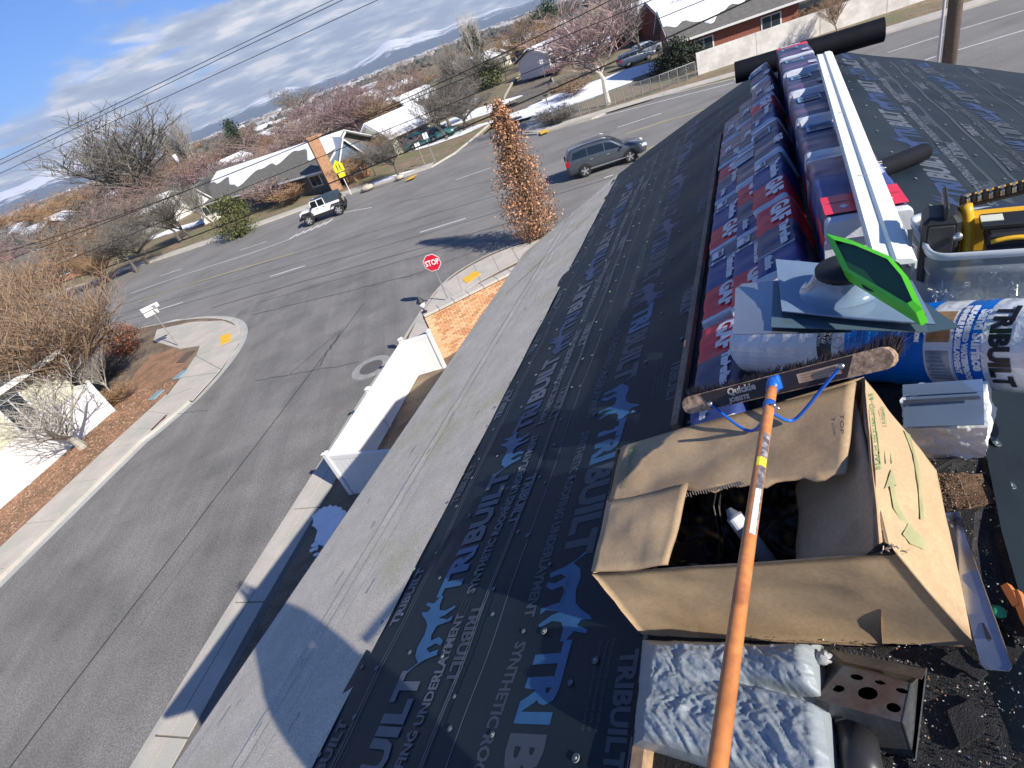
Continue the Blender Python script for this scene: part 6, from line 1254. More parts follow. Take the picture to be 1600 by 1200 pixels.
def hit_surface(pf, nrm, px, py, e=.004, back=-.010):
    d_ = ray(px, py); d_ = d_/np.linalg.norm(d_); k = id(pf)
    if k not in _HG:
        uv = np.array([(u, v) for u in np.linspace(-.02, 1.02, 40) for v in np.linspace(-.02, 1.02, 40)]); _HG[k] = (uv, np.array([pf(u, v) for u, v in uv]))
    uv, P = _HG[k]; w = P-CAMP; err = np.linalg.norm(w-np.outer(w@d_, d_), axis=1); u, v = uv[err.argmin()]; st_ = .026
    for _ in range(3):
        best = 9
        for du in (-2, -1, 0, 1, 2):
            for dv in (-2, -1, 0, 1, 2):
                w = pf(u+du*st_/2, v+dv*st_/2)-CAMP; q = np.linalg.norm(w-d_*(w@d_))
                if q < best: best = q; bu, bv = u+du*st_/2, v+dv*st_/2
        u, v = bu, bv; st_ /= 3
    p = pf(u, v); return p+nrm*(e if nrm@(CAMP-p) > 0 else back-e*.3)
# ---------------------------------------------------------------- cardboard box
card = mat('cardboard', (.50, .355, .205), .85, .10, 3, .07, 90, .2, 30, second=(.38, .26, .15), ss=3.2, sm=(.48, .66), bd=.003); cardin = mat('cardboard_edge', (.36, .25, .15), .9, .2, 40); ink = mat('green_ink', (.10, .26, .10), .8, .2, 8); ink2 = mat('green_ink_pale', (.33, .33, .17), .8, .2, 8)
bt = RP(925, 897, .40); t = thing('cardboard_box', 'large open cardboard box with torn flaps straddling the ridge under the broom', 'box', RP(1260, 1010, 0))
def sheetp(nm, pts, th=.006, bulge=0, nu=16, nv=10, bdir=None, m=card, label=None, par=None, torn=None):
    """curved sheet between four corner points, with thickness"""
    A_, B_, C_, D_ = pts; n = np.cross(B_-A_, D_-A_); n /= np.linalg.norm(n); o = MB(); rr = random.Random(len(nm)+nu)
    ph = [rr.uniform(0, 6) for _ in range(3)]
    def f(u, v, s=0):
        p = A_*(1-u)*(1-v)+B_*u*(1-v)+C_*u*v+D_*(1-u)*v
        if torn and v > .999: p = p+(A_-D_)*(.03*math.sin(u*31+ph[0])+.02*math.sin(u*67))*torn
        q_ = Vector((u*2.6+ph[0], v*2.0+ph[1], ph[2])); p = p+n*(.008*mnoise.noise(q_)+.0055*(1-3*abs(mnoise.noise(q_*1.7)))*min(1, 6*min(u, 1-u)+.15)*min(1, 6*min(v, 1-v)+.15))
        return p+n*(bulge*math.sin(u*3.14)*math.sin(v*3.14)+.003*math.sin(u*8+ph[0])*math.sin(v*7+ph[1]))+n*s
    o.grid(lambda u, v: f(u, v, 0), nu, nv); k = len(o.v); o.grid(lambda u, v: f(u, v, -th), nu, nv)
    ed = [(i*(nv+1)) for i in range(nu+1)]+[nu*(nv+1)+j for j in range(1, nv+1)]+[i*(nv+1)+nv for i in range(nu-1, -1, -1)]+[j for j in range(nv-1, 0, -1)]
    for a, b in zip(ed, ed[1:]+ed[:1]): o.f.append((a, b, k+b, k+a)); o.m.append(1)
    return part(nm, o, [m, cardin], par or t, True, label=label), f, n
FTL, FTR, BTR = RP(925, 897, .40), RP(1400, 866, .40), RP(1350, 590, .40); FBL, FBR = RP(1003, 992, .012), RP(1526, 1012, .03); BTL = RP(965, 700, .37)
fw, ff, fn_ = sheetp('front_wall', [FBL, FBR, FTR, FTL], bulge=-.03, nu=30, nv=14)
ix = RC(*[float(x) for x in (lambda q: (q[0], q[1]))(ab(BTR))][:2], 0)
BBR = RC(float(ab(BTR)[0]), max(.01, float(ab(BTR)[1])), .01); BBL = RC(float(ab(BTL)[0]), float(ab(BTL)[1])-.03, .01); FBR2 = RC(float(ab(FTR)[0]), float(ab(FTR)[1]), .01)
FTF = RP(1374, 850, .40); sheetp('right_wall', [FBR2, BBR, BTR, FTF-HZ*.004], bulge=-.01); sheetp('back_wall', [BBR, BBL, BTL, BTR]); sheetp('left_wall', [BBL, FBL, FTL, BTL])
inf_ = [RP(1338, 625, .385), RP(1392, 868, .385), RP(1246, 884, .20), RP(1248, 762, .20)]; sheetp('inner_flap', [inf_[0], inf_[1], inf_[2], inf_[3]], bulge=.01, m=card)
o = MB(); o.add([RC(ab(FBL)[0], ab(FBL)[1], .014), RC(ab(FBR2)[0], ab(FBR2)[1], .014), RC(ab(BBR)[0], ab(BBR)[1], .014), RC(ab(BBL)[0], ab(BBL)[1], .014)], [(0, 1, 2, 3)]); part('bottom', o, card, t)
# right flap, folded down over the ridge, printed
rf = [FTF, RP(1526, 1012, .035), RP(1462, 735, .14), BTR]; rfp, rff, rfn = sheetp('right_flap', rf, bulge=.018, nu=22, nv=18)
if (CAMP-rf[0])@rfn < 0: sgn = -1
else: sgn = 1
off_ = .004 if sgn > 0 else -.010
def onflap(px, py, e=0): return hit_surface(rff, rfn, px, py)
def flap_print(polys, m, nm):
    o = MB()
    for P in polys: o.add([onflap(*p) for p in P], [tuple(range(len(P)))])
    part(nm, o, m, rfp)
flap_print([[(1410, 672), (1420, 680), (1434, 730), (1440, 790), (1442, 812), (1436, 812), (1433, 760), (1424, 710)]], ink2, 'printed_arrow')
flap_print([[(1380, 765), (1391, 733), (1400, 760), (1395, 758), (1399, 785), (1430, 842), (1424, 846), (1394, 795), (1388, 760)], [(1408, 835), (1417, 818), (1441, 843), (1441, 859), (1420, 850)]], ink2, 'printed_figure')
flap_print([[(1357+7*k, 640+30*k*0), (1358+7*k, 640), (1366+9*k, 725), (1364+9*k, 725)] for k in range(4)], ink2, 'printed_rules')
def flap_text(s, a, b, size):
    o = MB(); v, f = text_verts(s, 1, bold=.0); w_ = v[:, 0].max(); A2, B2 = np.array(a, float), np.array(b, float); d = (B2-A2)/w_; pr_ = np.array([d[1], -d[0]])/np.linalg.norm(d)*size
    P = [A2+d*p[0]+pr_*p[1]*-1*-1 for p in v]; o.add([onflap(*p) for p in P], f); part('printed_text', o, ink, rfp)
flap_text('BEACH HOUSE HD-6S', (1372, 735), (1360, 615), 10); flap_text('2 BUNDLES', (1382, 668), (1377, 636), 7)
# flaps lying over the back and the left of the opening
bf = [RP(950, 785, .375), RP(1262, 762, .39), RP(1338, 598, .43), RP(974, 698, .40)]; bfp, bff, bfn = sheetp('back_flap', [bf[3], bf[2], RP(1322, 742, .37), RP(950, 785, .385)], bulge=.02, nu=30, nv=12, torn=1)
lf = [RP(950, 786, .385), RP(1077, 757, .39), RP(1045, 884, .405), RP(926, 895, .408)]; lfp, lff, lfn = sheetp('left_flap', lf, bulge=-.012, nu=12, nv=10)
o = MB()   # torn corrugation along the crease
for i in range(60):
    u = i/60; x0 = 950+(1190-950)*u; y0 = 786-41*u+ (5*math.sin(u*3.1)); p = RP(x0, y0, .396); q = RP(x0+2.2+random.uniform(-.5, .5), y0+5+random.uniform(-1, 2), .394); o.tube([p, q], .0016, 3)
part('torn_crease', o, mat('torn_paper', (.55, .42, .28), .9, .2, 30), t)
def bf_text(s, a, b, size, pf, fcorner, nrm, parent, m=ink):
    o = MB(); v, f = text_verts(s, 1, bold=.01); w_ = v[:, 0].max(); A2, B2 = np.array(a, float), np.array(b, float); d = (B2-A2)/w_; pr_ = np.array([-d[1], d[0]])/np.linalg.norm(d)*size*-1
    hit = lambda px, py: hit_surface(pf, nrm, px, py)
    P = [A2+d*p[0]+pr_*p[1] for p in v]; o.add([hit(*p) for p in P], f); part('printed_text', o, m, parent)
bf_text('HANDLE WITH CARE', (992, 700), (976, 765), 7, bff, None, bfn, bfp)
bf_text('TOP', (1318, 650), (1318, 682), 8, bff, None, bfn, bfp, mat('dark_ink', (.12, .10, .08), .8))
# tear at the front right corner, its inner shade drawn as a black patch
o = MB(); P = [RP(x, y, .405) for x, y in [(1352, 868), (1366, 856), (1380, 847), (1392, 853), (1400, 866), (1388, 868)]]; o.prism(P, HZ*.002); part('tear_dark_patch', o, mat('tear_shade_black', (.012, .01, .008), .9), t)
o = MB()
for i in range(26): p = RP(1378+i*1.6+random.uniform(-1, 1), 850+abs(i-10)*1.1+random.uniform(-2, 2), .41); o.tube([p, p+np.array([random.gauss(0, .006), random.gauss(0, .006), random.uniform(0, .008)])], .0015, 3)
part('torn_fibres', o, mat('torn_paper', (.55, .42, .28), .9, .2, 30), t)
# contents
def lin(u, v):
    A = FBL*.06+BBL*.94; p = (FBL*(1-u)+FBR2*u)*(1-v)+(BBL*(1-u)+BBR*u)*v; ctr_ = (FBL+FBR2+BBL+BBR)/4; p = ctr_+(p-ctr_)*.84
    return p+HZ*(.10+.05*max(abs(u-.5)*2, abs(v-.5)*2)**3+.06*mnoise.noise(Vector((u*4, v*3, 1)))+.03*(1-2.5*abs(mnoise.noise(Vector((u*9, v*7, 2)))))-.01)
o = MB(); o.grid(lin, 90, 70); solo('box_dark_fill', o, mat('box_dark_plastic', (.006, .006, .007), .35, .2, 6), 'crumpled black plastic filling the bottom of the cardboard box', 'bag', lin(.5, .5), True)  # black sheet added to make the box interior look dark
o = MB(); p, q = RP(1138, 795, .33), RP(1205, 885, .18); o.tube([p, p+(q-p)*.12, p+(q-p)*.13, q], [.010, .022, .028, .028], 16); tb_ = solo('sealant_tube', o, mat('grey_tube', (.22, .23, .25), .4, .1, 8), 'grey sealant cartridge standing inside the cardboard box', 'cartridge', p, True)
o = MB(); c = p+(q-p)*.2; dd = (q-p)/np.linalg.norm(q-p); tc_ = CAMP-c; tc_ -= dd*(tc_@dd); tc_ /= np.linalg.norm(tc_); sc3 = np.cross(dd, tc_)
for i in range(6): a0, a1 = -1+i/3, -1+(i+1)/3; o.quad(*[c+dd*x+(tc_*math.cos(a)+sc3*math.sin(a))*.029 for x, a in ((-.008, a0), (.03, a0), (.03, a1), (-.008, a1))])
part('label', o, mat('label_white', (.75, .73, .72), .5), tb_)
o = MB()
for i in range(5): o.prism([RP(1052+i*3, 850+i*7, .22), RP(1092+i*3, 845+i*7, .22), RP(1088+i*3, 872+i*7, .18), RP(1050+i*3, 877+i*7, .18)], HZ*.006)
solo('vent_strips', o, bk, 'ribbed black plastic vent strips lying in the bottom of the box', 'vent strips', RP(1060, 860, .2))
for k, (x0, x1) in enumerate(((1118, 1122), (1126, 1128))):
    pts = [RP(x0+4, 752, .37), RP(x0-3, 790, .30), RP(x1+3, 840, .22), RP(x1, 890, .14)]; o = MB(); l2 = [p+HA*.0+HB*.0+HZ*.0 for p in pts]; o.tube(pts, .003, 4); P2 = [p+HA*.10-HZ*.02 for p in pts]; ribbon(o, pts, P2); solo('rubber_sheet', o, mat('sheet_dark', (.03, .03, .03), .4), ['black curved sheet standing in the box, left one', 'black curved sheet standing in the box, right one'][k], 'sheet', pts[0])
# ---------------------------------------------------------------- broom
BLp, BRp = RP(1066, 636, .50), RP(1396, 556, .53); bx = (BRp-BLp); bl = np.linalg.norm(bx); bx /= bl; vc = CAMP-(BLp+BRp)/2; vc -= bx*(vc@bx); vc /= np.linalg.norm(vc); bup = np.cross(vc, bx); bup = bup if bup@(RP(1230, 500, .5)-RP(1230, 620, .5)) > 0 else -bup
hw_ = .034
t = thing('push_broom', 'worn push broom with an orange brown handle and blue braces leaning over the box', 'broom', BLp)
blk_w = mat('worn_broom_wood', (.36, .25, .17), .85, .35, 14, .4, 60, .8, 40, bd=.004); C0 = (BLp+BRp)/2-vc*.02
def outl(r, ln): 
    P = []
    for s in (1, -1):
        for k in range(7): a = (math.pi/2-math.pi*k/6)*1.0; P.append((s*(ln/2-r)+s*r*math.cos(a), s*r*math.sin(a)))
    return P
ol = outl(hw_, bl); o = MB(); o.prism([C0+bx*a+bup*b+vc*.018 for a, b in ol], -vc*.045); bk_ = part('block', o, blk_w, t)
o = MB(); o.prism([C0+bx*a+bup*b+vc*.0185 for a, b in [(-bl*.335, -.031), (bl*.315, -.031), (bl*.335+.02, .031), (-bl*.365-.01, .031)]], vc*.0015); lbp = part('label', o, mat('broom_label', (.035, .025, .025), .5, .2, 6), bk_)
o = MB(); o.prism([C0+bx*a+bup*b+vc*.0203 for a, b in [(bl*.12, -.015), (bl*.30, -.015), (bl*.30, .016), (bl*.12, .016)]], vc*.0006); o2 = part('inset_label', o, mat('label_tan', (.48, .36, .25), .6, .2, 30), lbp)
def blt(s, size, x, y, m, it=0, bold=.0015): o = MB(); text_on(o, s, size, lambda a, b: C0+bx*(x+a*1.0)+bup*(y+b)+vc*.0212, bold=bold, shear=it); part('lettering', o, m, lbp)
cr_ = mat('cream_ink', (.62, .52, .42), .6, .15, 20); blt('Quickie', .034, -bl*.225, .012, cr_, .0); blt('JOBSITE', .022, -bl*.225, -.018, cr_, bold=.001)
for k in range(3): blt('WARRANTY RETURN TO THE STORE', .0075, bl*.135, .008-.009*k, mat('rust_ink', (.40, .16, .05), .6), bold=0)
o = MB()
ol2 = [C0+bx*a+bup*b+vc*.0188 for a, b in ol]
# bristles: away from the viewer and up
bd_ = (bup*.80-vc*.62); bd_ /= np.linalg.norm(bd_)
o = MB()
for i in range(2600):
    a = random.uniform(-.97, .99)*bl/2; b = random.uniform(-.02, .028); p = C0+bx*a+bup*b-vc*.026; ln_ = random.uniform(.035, .062) if abs(a) < bl*.4 else random.uniform(.05, .085); dv = bd_+bx*(random.gauss(0, .22)+a*.9)+bup*random.gauss(0, .12); dv /= np.linalg.norm(dv); sw = np.cross(dv, vc); sw /= np.linalg.norm(sw); w_ = .0009
    o.add([p-sw*w_, p+sw*w_, p+dv*ln_*.6+sw*w_+bx*random.gauss(0, .003), p+dv*ln_*.6-sw*w_, p+dv*ln_+bx*random.gauss(0, .008)-bup*.004], [(0, 1, 2, 3), (3, 2, 4)], random.randrange(2))
br = part('bristles', o, [mat('bristle_black', (.015, .013, .016), .6), mat('bristle_brown', (.06, .04, .035), .6)], t); 
bb = mat('blue_metal', (.01, .12, .52), .35, .08, 5, coat=.4)
hs_ = RP(1205, 612, .535); S0 = C0+bx*float((hs_-C0)@bx)+bup*.005+vc*.03
H1 = CAMP+ray(1120, 1205)/np.linalg.norm(ray(1120, 1205))*1.2; S1 = S0+(H1-S0)*.03
o = MB(); o.box(S0+vc*.002, (.036, .05, .03), [bx, bup, vc], bev=.006); o.tube([S0+vc*.012+bup*.012, S0+vc*.02-bup*.0, S1+vc*.016], [.016, .020, .021], 12); sk = part('socket', o, bb, t, True)
o = MB(); o.tube([S0+vc*.018+bup*.008, S0+vc*.024+bup*.008], .007, 10); part('bolt', o, stl, sk)
hd = H1-S0; Hd = lambda s: S0+vc*.02+(H1-S0-vc*.02)*s+np.cross(hd, vc)/np.linalg.norm(np.cross(hd, vc))*.004*math.sin(s*3.1)
o = MB(); P = [Hd(s) for s in np.linspace(.02, 1.05, 44)]; o.tube(P, [.0165+.0012*i/43 for i in range(44)], 16); hm = mat('orange_wood', (.56, .21, .065), .42, .20, 3, .15, 30, second=(.36, .13, .05), ss=7, sm=(.55, .7), coat=.25); hnd = part('handle', o, hm, t, True)
tv = CAMP-Hd(.55); dh = (Hd(.6)-Hd(.5)); dh /= np.linalg.norm(dh); tv -= dh*(tv@dh); tv /= np.linalg.norm(tv); sv = np.cross(dh, tv); rr3 = float(sv@RT)
sv = sv if rr3 > 0 else -sv
for s0_, s1_, a0, a1, m in ((.235, .56, -.15, 1.1, mat('worn_sticker', (.28, .26, .26), .6, .7, 60, second=(.10, .09, .10), ss=40)), (.43, .56, -.1, .7, mat('label_white', (0, 0, 0))), (.325, .355, -.6, 1.0, mat('yellow_dot', (.75, .68, .05), .5))):
    o = MB()
    for i in range(4):
        x0_, x1_ = a0+(a1-a0)*i/4, a0+(a1-a0)*(i+1)/4; rr4 = .0172 if m.name.startswith('worn') else .0178
        for j in range(8): u0, u1 = s0_+(s1_-s0_)*j/8, s0_+(s1_-s0_)*(j+1)/8; o.quad(*[Hd(u_)+(tv*math.cos(a)+sv*math.sin(a))*rr4 for u_, a in ((u0, x0_), (u1, x0_), (u1, x1_), (u0, x1_))])
    part('sticker', o, m, hnd)
Ej = Hd(.105); o = MB(); o.tube([Hd(.095), Hd(.115)], .0195, 16); cl_ = part('clamp', o, bb, t, True)
def pxb(px, py): 
    d = ray(px, py); q = C0+vc*.03; return CAMP+d*(((q-CAMP)@vc)/(d@vc))
for pts in ([(1110, 631), (1135, 652), (1162, 672), (1180, 675), (1196, 668)], [(1315, 572), (1290, 600), (1255, 645), (1235, 662), (1214, 664)]):
    P = [pxb(*p) for p in pts]; P[-1] = Ej+(P[-1]-Ej)*.35; P = smooth_poly(P, 2); o = MB(); e2 = vc
    for i in range(len(P)-1): pass
    o.tube(P, .0052, 6); o.tube([p+bup*.004 for p in P], .003, 5); part('brace', o, bb, t, True)
    o = MB(); o.tube([P[0]-vc*.004, P[0]+vc*.008], .009, 10); part('bolt', o, stl, t, True)
o = MB(); o.tube([Ej+bx*.018+vc*.01, Ej+bx*.034-bup*.016+vc*.012], .003, 6); o.tube([Ej+bx*.022+vc*.012, Ej+bx*.022+vc*.024], .008, 8); part('clamp_screw', o, stl, t, True)
# ---------------------------------------------------------------- foil pack with step flashings
foil = mat('silver_white_film', (.82, .83, .82), .35, .08, 5, bump=.8, bs=22, bd=.01, coat=.2)
ca, cb = RP(1412, 612, .15), RP(1545, 612, .15)
t = thing('foil_pack', 'crumpled silver white wrapped pack topped with bright metal step flashings', 'wrapped pack', RP(1480, 690, .02))
def crumple(nm, T4, B4, par, m, amp=.012, nu=30, seed=1, fq=1):
    """closed crumpled pack between four top and four bottom corners (front-left, front-right, back-right, back-left)"""
    rr = random.Random(seed); ph = [rr.uniform(0, 6.3) for _ in range(9)]; o = MB(); ctr = sum(T4)/8+sum(B4)/8
    def nz_(p): return amp*sum(a_*(1-2.6*abs(mnoise.noise(Vector((p[0]*f_+ph[0], p[1]*f_, p[2]*f_*1.8))))) for f_, a_ in ((9, 1.), (22, .7), (50, .4)))
    def pt(p): d = p-ctr; return p+d/np.linalg.norm(d)*nz_(p)
    def pat(A, B, C, D, n1, n2): o.grid(lambda u, v: pt(A*(1-u)*(1-v)+B*u*(1-v)+C*u*v+D*(1-u)*v), n1, n2)
    pat(*T4, nu, nu); 
    for i in range(4): pat(B4[i], B4[(i+1) % 4], T4[(i+1) % 4], T4[i], nu, max(6, nu//2))
    return part(nm, o, m, par, True)
T4 = [RP(1414, 668, .16), RP(1540, 668, .15), RP(1540, 598, .16), RP(1412, 604, .18)]; B4 = [RP(1432, 712, .015), RP(1536, 715, .015), RP(1552, 640, .02), RP(1430, 640, .02)]; B4[1] = RP(1538, 716, .01); T4[1] = T4[1]
crumple('wrapping', T4, B4, t, foil, .007)
fm = mat('sky_tinted_flashing', (.42, .56, .74), .12, .06, 2, metal=.55, coat=.6)  # the sky's blue reflection is put into the base colour
for i, q in enumerate([[(1409, 608), (1536, 596), (1538, 664), (1413, 668)], [(1410, 602), (1535, 593), (1536, 612), (1411, 619)], [(1411, 626), (1530, 619), (1532, 624), (1411, 632)]]):
    z = .175+.006*i; P = [RP(x, y, z) for x, y in q]; o = MB(); o.prism(P, HZ*.0025); part('step_flashing', o, fm if i != 2 else mat('flash_edge', (.25, .28, .33), .3, metal=.7), t)
# ---------------------------------------------------------------- bright bag bottom
bagm = mat('silver_bag', (.31, .35, .37), .42, .08, 6, bump=.5, bs=60, bd=.004, coat=.15)
t = thing('silver_bag', 'crumpled silver grey plastic bag at the bottom under the broom handle', 'bag', RP(1130, 1100, 0))
T4 = [RP(996, 1150, .17), RP(1300, 1235, .17), RP(1262, 1000, .17), RP(1015, 1003, .16)]; B4 = [RP(992, 1165, .01), RP(1310, 1260, .01), RP(1285, 1020, .01), RP(1004, 1000, .01)]
rr = random.Random(4); ph = [rr.uniform(0, 6.3) for _ in range(12)]; o = MB()
cT = sum(T4)/4
def bagpt(u, v):
    A, B, C, D = T4; p = A*(1-u)*(1-v)+B*u*(1-v)+C*u*v+D*(1-u)*v
    V3 = Vector((u*3.2, v*3.2, .5)); dz = mnoise.noise(V3*1.7)*.5
    w = .018*mnoise.noise(Vector((u*2.2, v*2.2, 3)))
    for f_, a_ in ((4.5, .009), (9, .0058), (19, .0036), (38, .0020)):
        w += a_*(1-2.8*abs(mnoise.noise(Vector(((u+v*.5)*f_*1.25+dz*1.5, (v-u*.3)*f_*.62-dz, f_)))))*.62
    w -= .045*math.exp(-((v-.56-.1*math.sin(u*3))/.035)**2)*max(0, (u-.35)*2.2)   # the gathered neck
    w += .02*math.exp(-((v-.8)/.12)**2)*u
    if .30 < v < .5 and .15 < u < .75: w += .0022*math.sin(u*75)*math.sin(v*95)
    e = min(u, 1-u, v, 1-v); w -= .03*max(0, 1-e/.06)**2
    return p+NZL*w
o.grid(bagpt, 110, 110)
for (fu, fv) in ((lambda s: (s, 0), 0), (lambda s: (1, s), 1), (lambda s: (1-s, 1), 2), (lambda s: (0, 1-s), 3)):
    Bs, Be = B4[fv], B4[(fv+1) % 4]
    o.grid(lambda s, q, fu=fu, Bs=Bs, Be=Be: bagpt(*fu(s))*(q)+(Bs+(Be-Bs)*s)*(1-q)+(bagpt(*fu(s))-cT)*.06*math.sin(q*3.14), 70, 10)
part('bag_body', o, bagm, t, True)
o = MB(); kc = RP(1288, 1028, .13); o.sphere(kc, (.022, .02, .016), 14, 9); o.v = [tuple(np.array(v)+np.array([random.gauss(0, .0015) for _ in range(3)])) for v in o.v]; part('knot', o, mat('bag_tie', (.35, .35, .36), .5, .3, 30), t, True)
# ---------------------------------------------------------------- metal vent cover, pipe, long strip
rust = mat('rusty_galvanised', (.17, .155, .135), .42, .25, 5, .1, 90, second=(.16, .095, .055), ss=3.2, sm=(.46, .58), metal=.45, bump=.2, bs=60, bd=.003); greym = mat('dull_metal', (.10, .105, .11), .42, .25, 5, .15, 80, metal=.5)
V = {k: RP(*p) for k, p in dict(tl=(1318, 1040, .14), tr=(1425, 1068, .14), br=(1412, 1130, .14), bl=(1274, 1092, .14), fbl=(1282, 1150, .02), fbr=(1430, 1187, .02), rb=(1449, 1045, .02), rt=(1449, 1050, .09), lb=(1300, 1020, .03)).items()}
t = thing('vent_cover', 'rusty sheet metal roof vent cover with round holes beside the box', 'vent cover', V['fbl'])
tlp, trp, brp, blp = V['tl'], V['tr'], V['br'], V['bl']
o = MB(); n = np.cross(trp-tlp, blp-tlp); n /= np.linalg.norm(n); n = n if n[2] > 0 else -n
# top with holes: grid of quads leaving round openings
hol = [(.30, .17, .085), (.62, .17, .070), (.90, .20, .085), (.20, .52, .07), (.55, .52, .125), (.93, .62, .075)]
hol = [(.28, .20, .09, .07), (.60, .18, .075, .05), (.90, .24, .08, .06), (.16, .60, .075, .09), (.52, .52, .12, .16), (.86, .70, .08, .11)]
def tp_(u, v): return tlp*(1-u)*(1-v)+trp*u*(1-v)+brp*u*v+blp*(1-u)*v
bmx = bmesh.new(); me = bpy.data.meshes.new('tmp')
nu_, nv_ = 60, 40; keep = MB(); pts_ = [[(i/nu_, j/nv_) for j in range(nv_+1)] for i in range(nu_+1)]
def snap(u, v):
    for a, b, ru, rv in hol:
        q = math.hypot((u-a)/ru, (v-b)/rv)
        if .80 < q < 1.22: return a+(u-a)/q, b+(v-b)/q
    return u, v
idx = {}
for i in range(nu_+1):
    for j in range(nv_+1): u, v = snap(i/nu_, j/nv_); keep.v.append(tuple(tp_(u, v))); 
for i in range(nu_):
    for j in range(nv_):
        cu, cv = snap(i/nu_, j/nv_); c4 = [snap((i+a)/nu_, (j+b)/nv_) for a, b in ((0, 0), (1, 0), (1, 1), (0, 1))]; mu = sum(c[0] for c in c4)/4; mv = sum(c[1] for c in c4)/4
        if any(math.hypot((mu-a)/ru, (mv-b)/rv) < .97 for a, b, ru, rv in hol): continue
        keep.f.append((i*(nv_+1)+j, (i+1)*(nv_+1)+j, (i+1)*(nv_+1)+j+1, i*(nv_+1)+j+1)); keep.m.append(0)
bpy.data.meshes.remove(me); bmx.free(); part('perforated_top', keep, rust, t)
o = MB(); o.prism([blp, brp, V['fbr'], V['fbl']], n*-.003); part('front_lip', o, greym, t)
o = MB(); o.prism([brp, trp+n*.0, V['rb'], V['fbr']], HB*.003); o2_ = part('side_wall', o, greym, t)
o = MB(); o.prism([tlp-n*.002, trp-n*.002, V['rb'], V['lb']], n*-.003); part('back_slope', o, rust, t); o = MB(); o.prism([tlp, blp, V['fbl'], V['lb']], HB*-.003); part('left_wall', o, greym, t)
o = MB(); fl = [RP(1300, 1018, .05), RP(1445, 1042, .10), RP(1432, 1185, .04), RP(1425, 1078, .13)]; o.prism([RP(1298, 1016, .10), RP(1448, 1046, .10), RP(1440, 1062, .135), RP(1318, 1034, .145)], n*.002); part('rear_flange', o, rust, t)
o = MB(); 
for i in range(16): p = RP(1303+i*8.5, 1018+i*1.55, .10); o.prism([p, p+(RP(1448, 1046, .1)-RP(1298, 1016, .1))*.035, p+(RP(1448, 1046, .1)-RP(1298, 1016, .1))*.017+HA*.012], n*.002)
part('saw_teeth', o, rust, t)
o = MB(); o.prism([RP(1449, 1044, .10), RP(1432, 1188, .05), RP(1432, 1188, .0), RP(1449, 1044, .0)], HB*.003); part('side_flange', o, greym, t)
o = MB(); pp, pq = RP(1338, 1145, .06), RP(1352, 1230, .10); o.tube([pp, pq], [.045, .045], 24); o.tube([pp+(pp-pq)*.0, pp+(pp-pq)*.03], [.047, .052], 24); solo('black_pipe', o, mat('pipe_black', (.035, .035, .037), .35, .2, 8), 'short black metal pipe stub below the vent cover', 'pipe', pp, True)
for i, (x, y) in enumerate(((1303, 1150), (1313, 1196))):
    o = MB(); p = RP(x, y, .06); o.sphere(p, (.012, .02, .008), 10, 6); o.v = [tuple(np.array(v)+np.array([random.gauss(0, .002) for _ in range(3)])) for v in o.v]; solo('paper_scrap', o, mat('paper', (.6, .6, .58), .8), ['small white scrap between the bag and the black pipe', 'white scrap at the bottom edge beside the silver bag'][i], 'scrap', p)
o = MB(); P = [(1463, 803), (1499, 799), (1511, 835), (1523, 880), (1546, 950), (1581, 1046), (1576, 1049), (1540, 1045), (1532, 1038), (1505, 940), (1484, 850)]
def edge(t_): return [RP(x, y, .055+.02*max(0, 1-abs(y-920)/130)) for x, y in t_]
Lr = [(1463, 803), (1478, 830), (1484, 838), (1497, 900), (1512, 960), (1532, 1038), (1540, 1046)]; Rr_ = [(1499, 799), (1506, 826), (1508, 834), (1527, 890), (1550, 955), (1581, 1042), (1576, 1049)]
PL2, PR2 = edge(Lr), edge(Rr_); nrm = NZL; o = MB(); ribbon(o, PL2, PR2); ribbon(o, [p-NZL*.002 for p in PR2], [p-NZL*.002 for p in PL2]); ribbon(o, PR2, [p-NZL*.002 for p in PR2]); ribbon(o, [p+NZL*.0+HB*-.0005+HZ*.006 for p in PR2], PR2)
t = solo('metal_strip', o, mat('strip_metal', (.48, .50, .53), .16, .3, 4, metal=.85, second=(.22, .17, .13), ss=5, sm=(.56, .64)), 'long narrow metal strip flashing lying along the ridge right of the box', 'metal strip', PL2[0])
for (x, y) in ((1541, 985),): o = MB(); p = RP(x, y, .066); o.prism([p-HA*.025+HB*.006, p-HA*.02-HB*.006, p+HA*.02, p+HA*.018+HB*.004], NZL*.001); part('slot', o, blk, t)
o = MB(); o.tube([RP(1480, 812, .07), RP(1480, 812, .076)], .006, 8); part('rivet', o, stl, t)
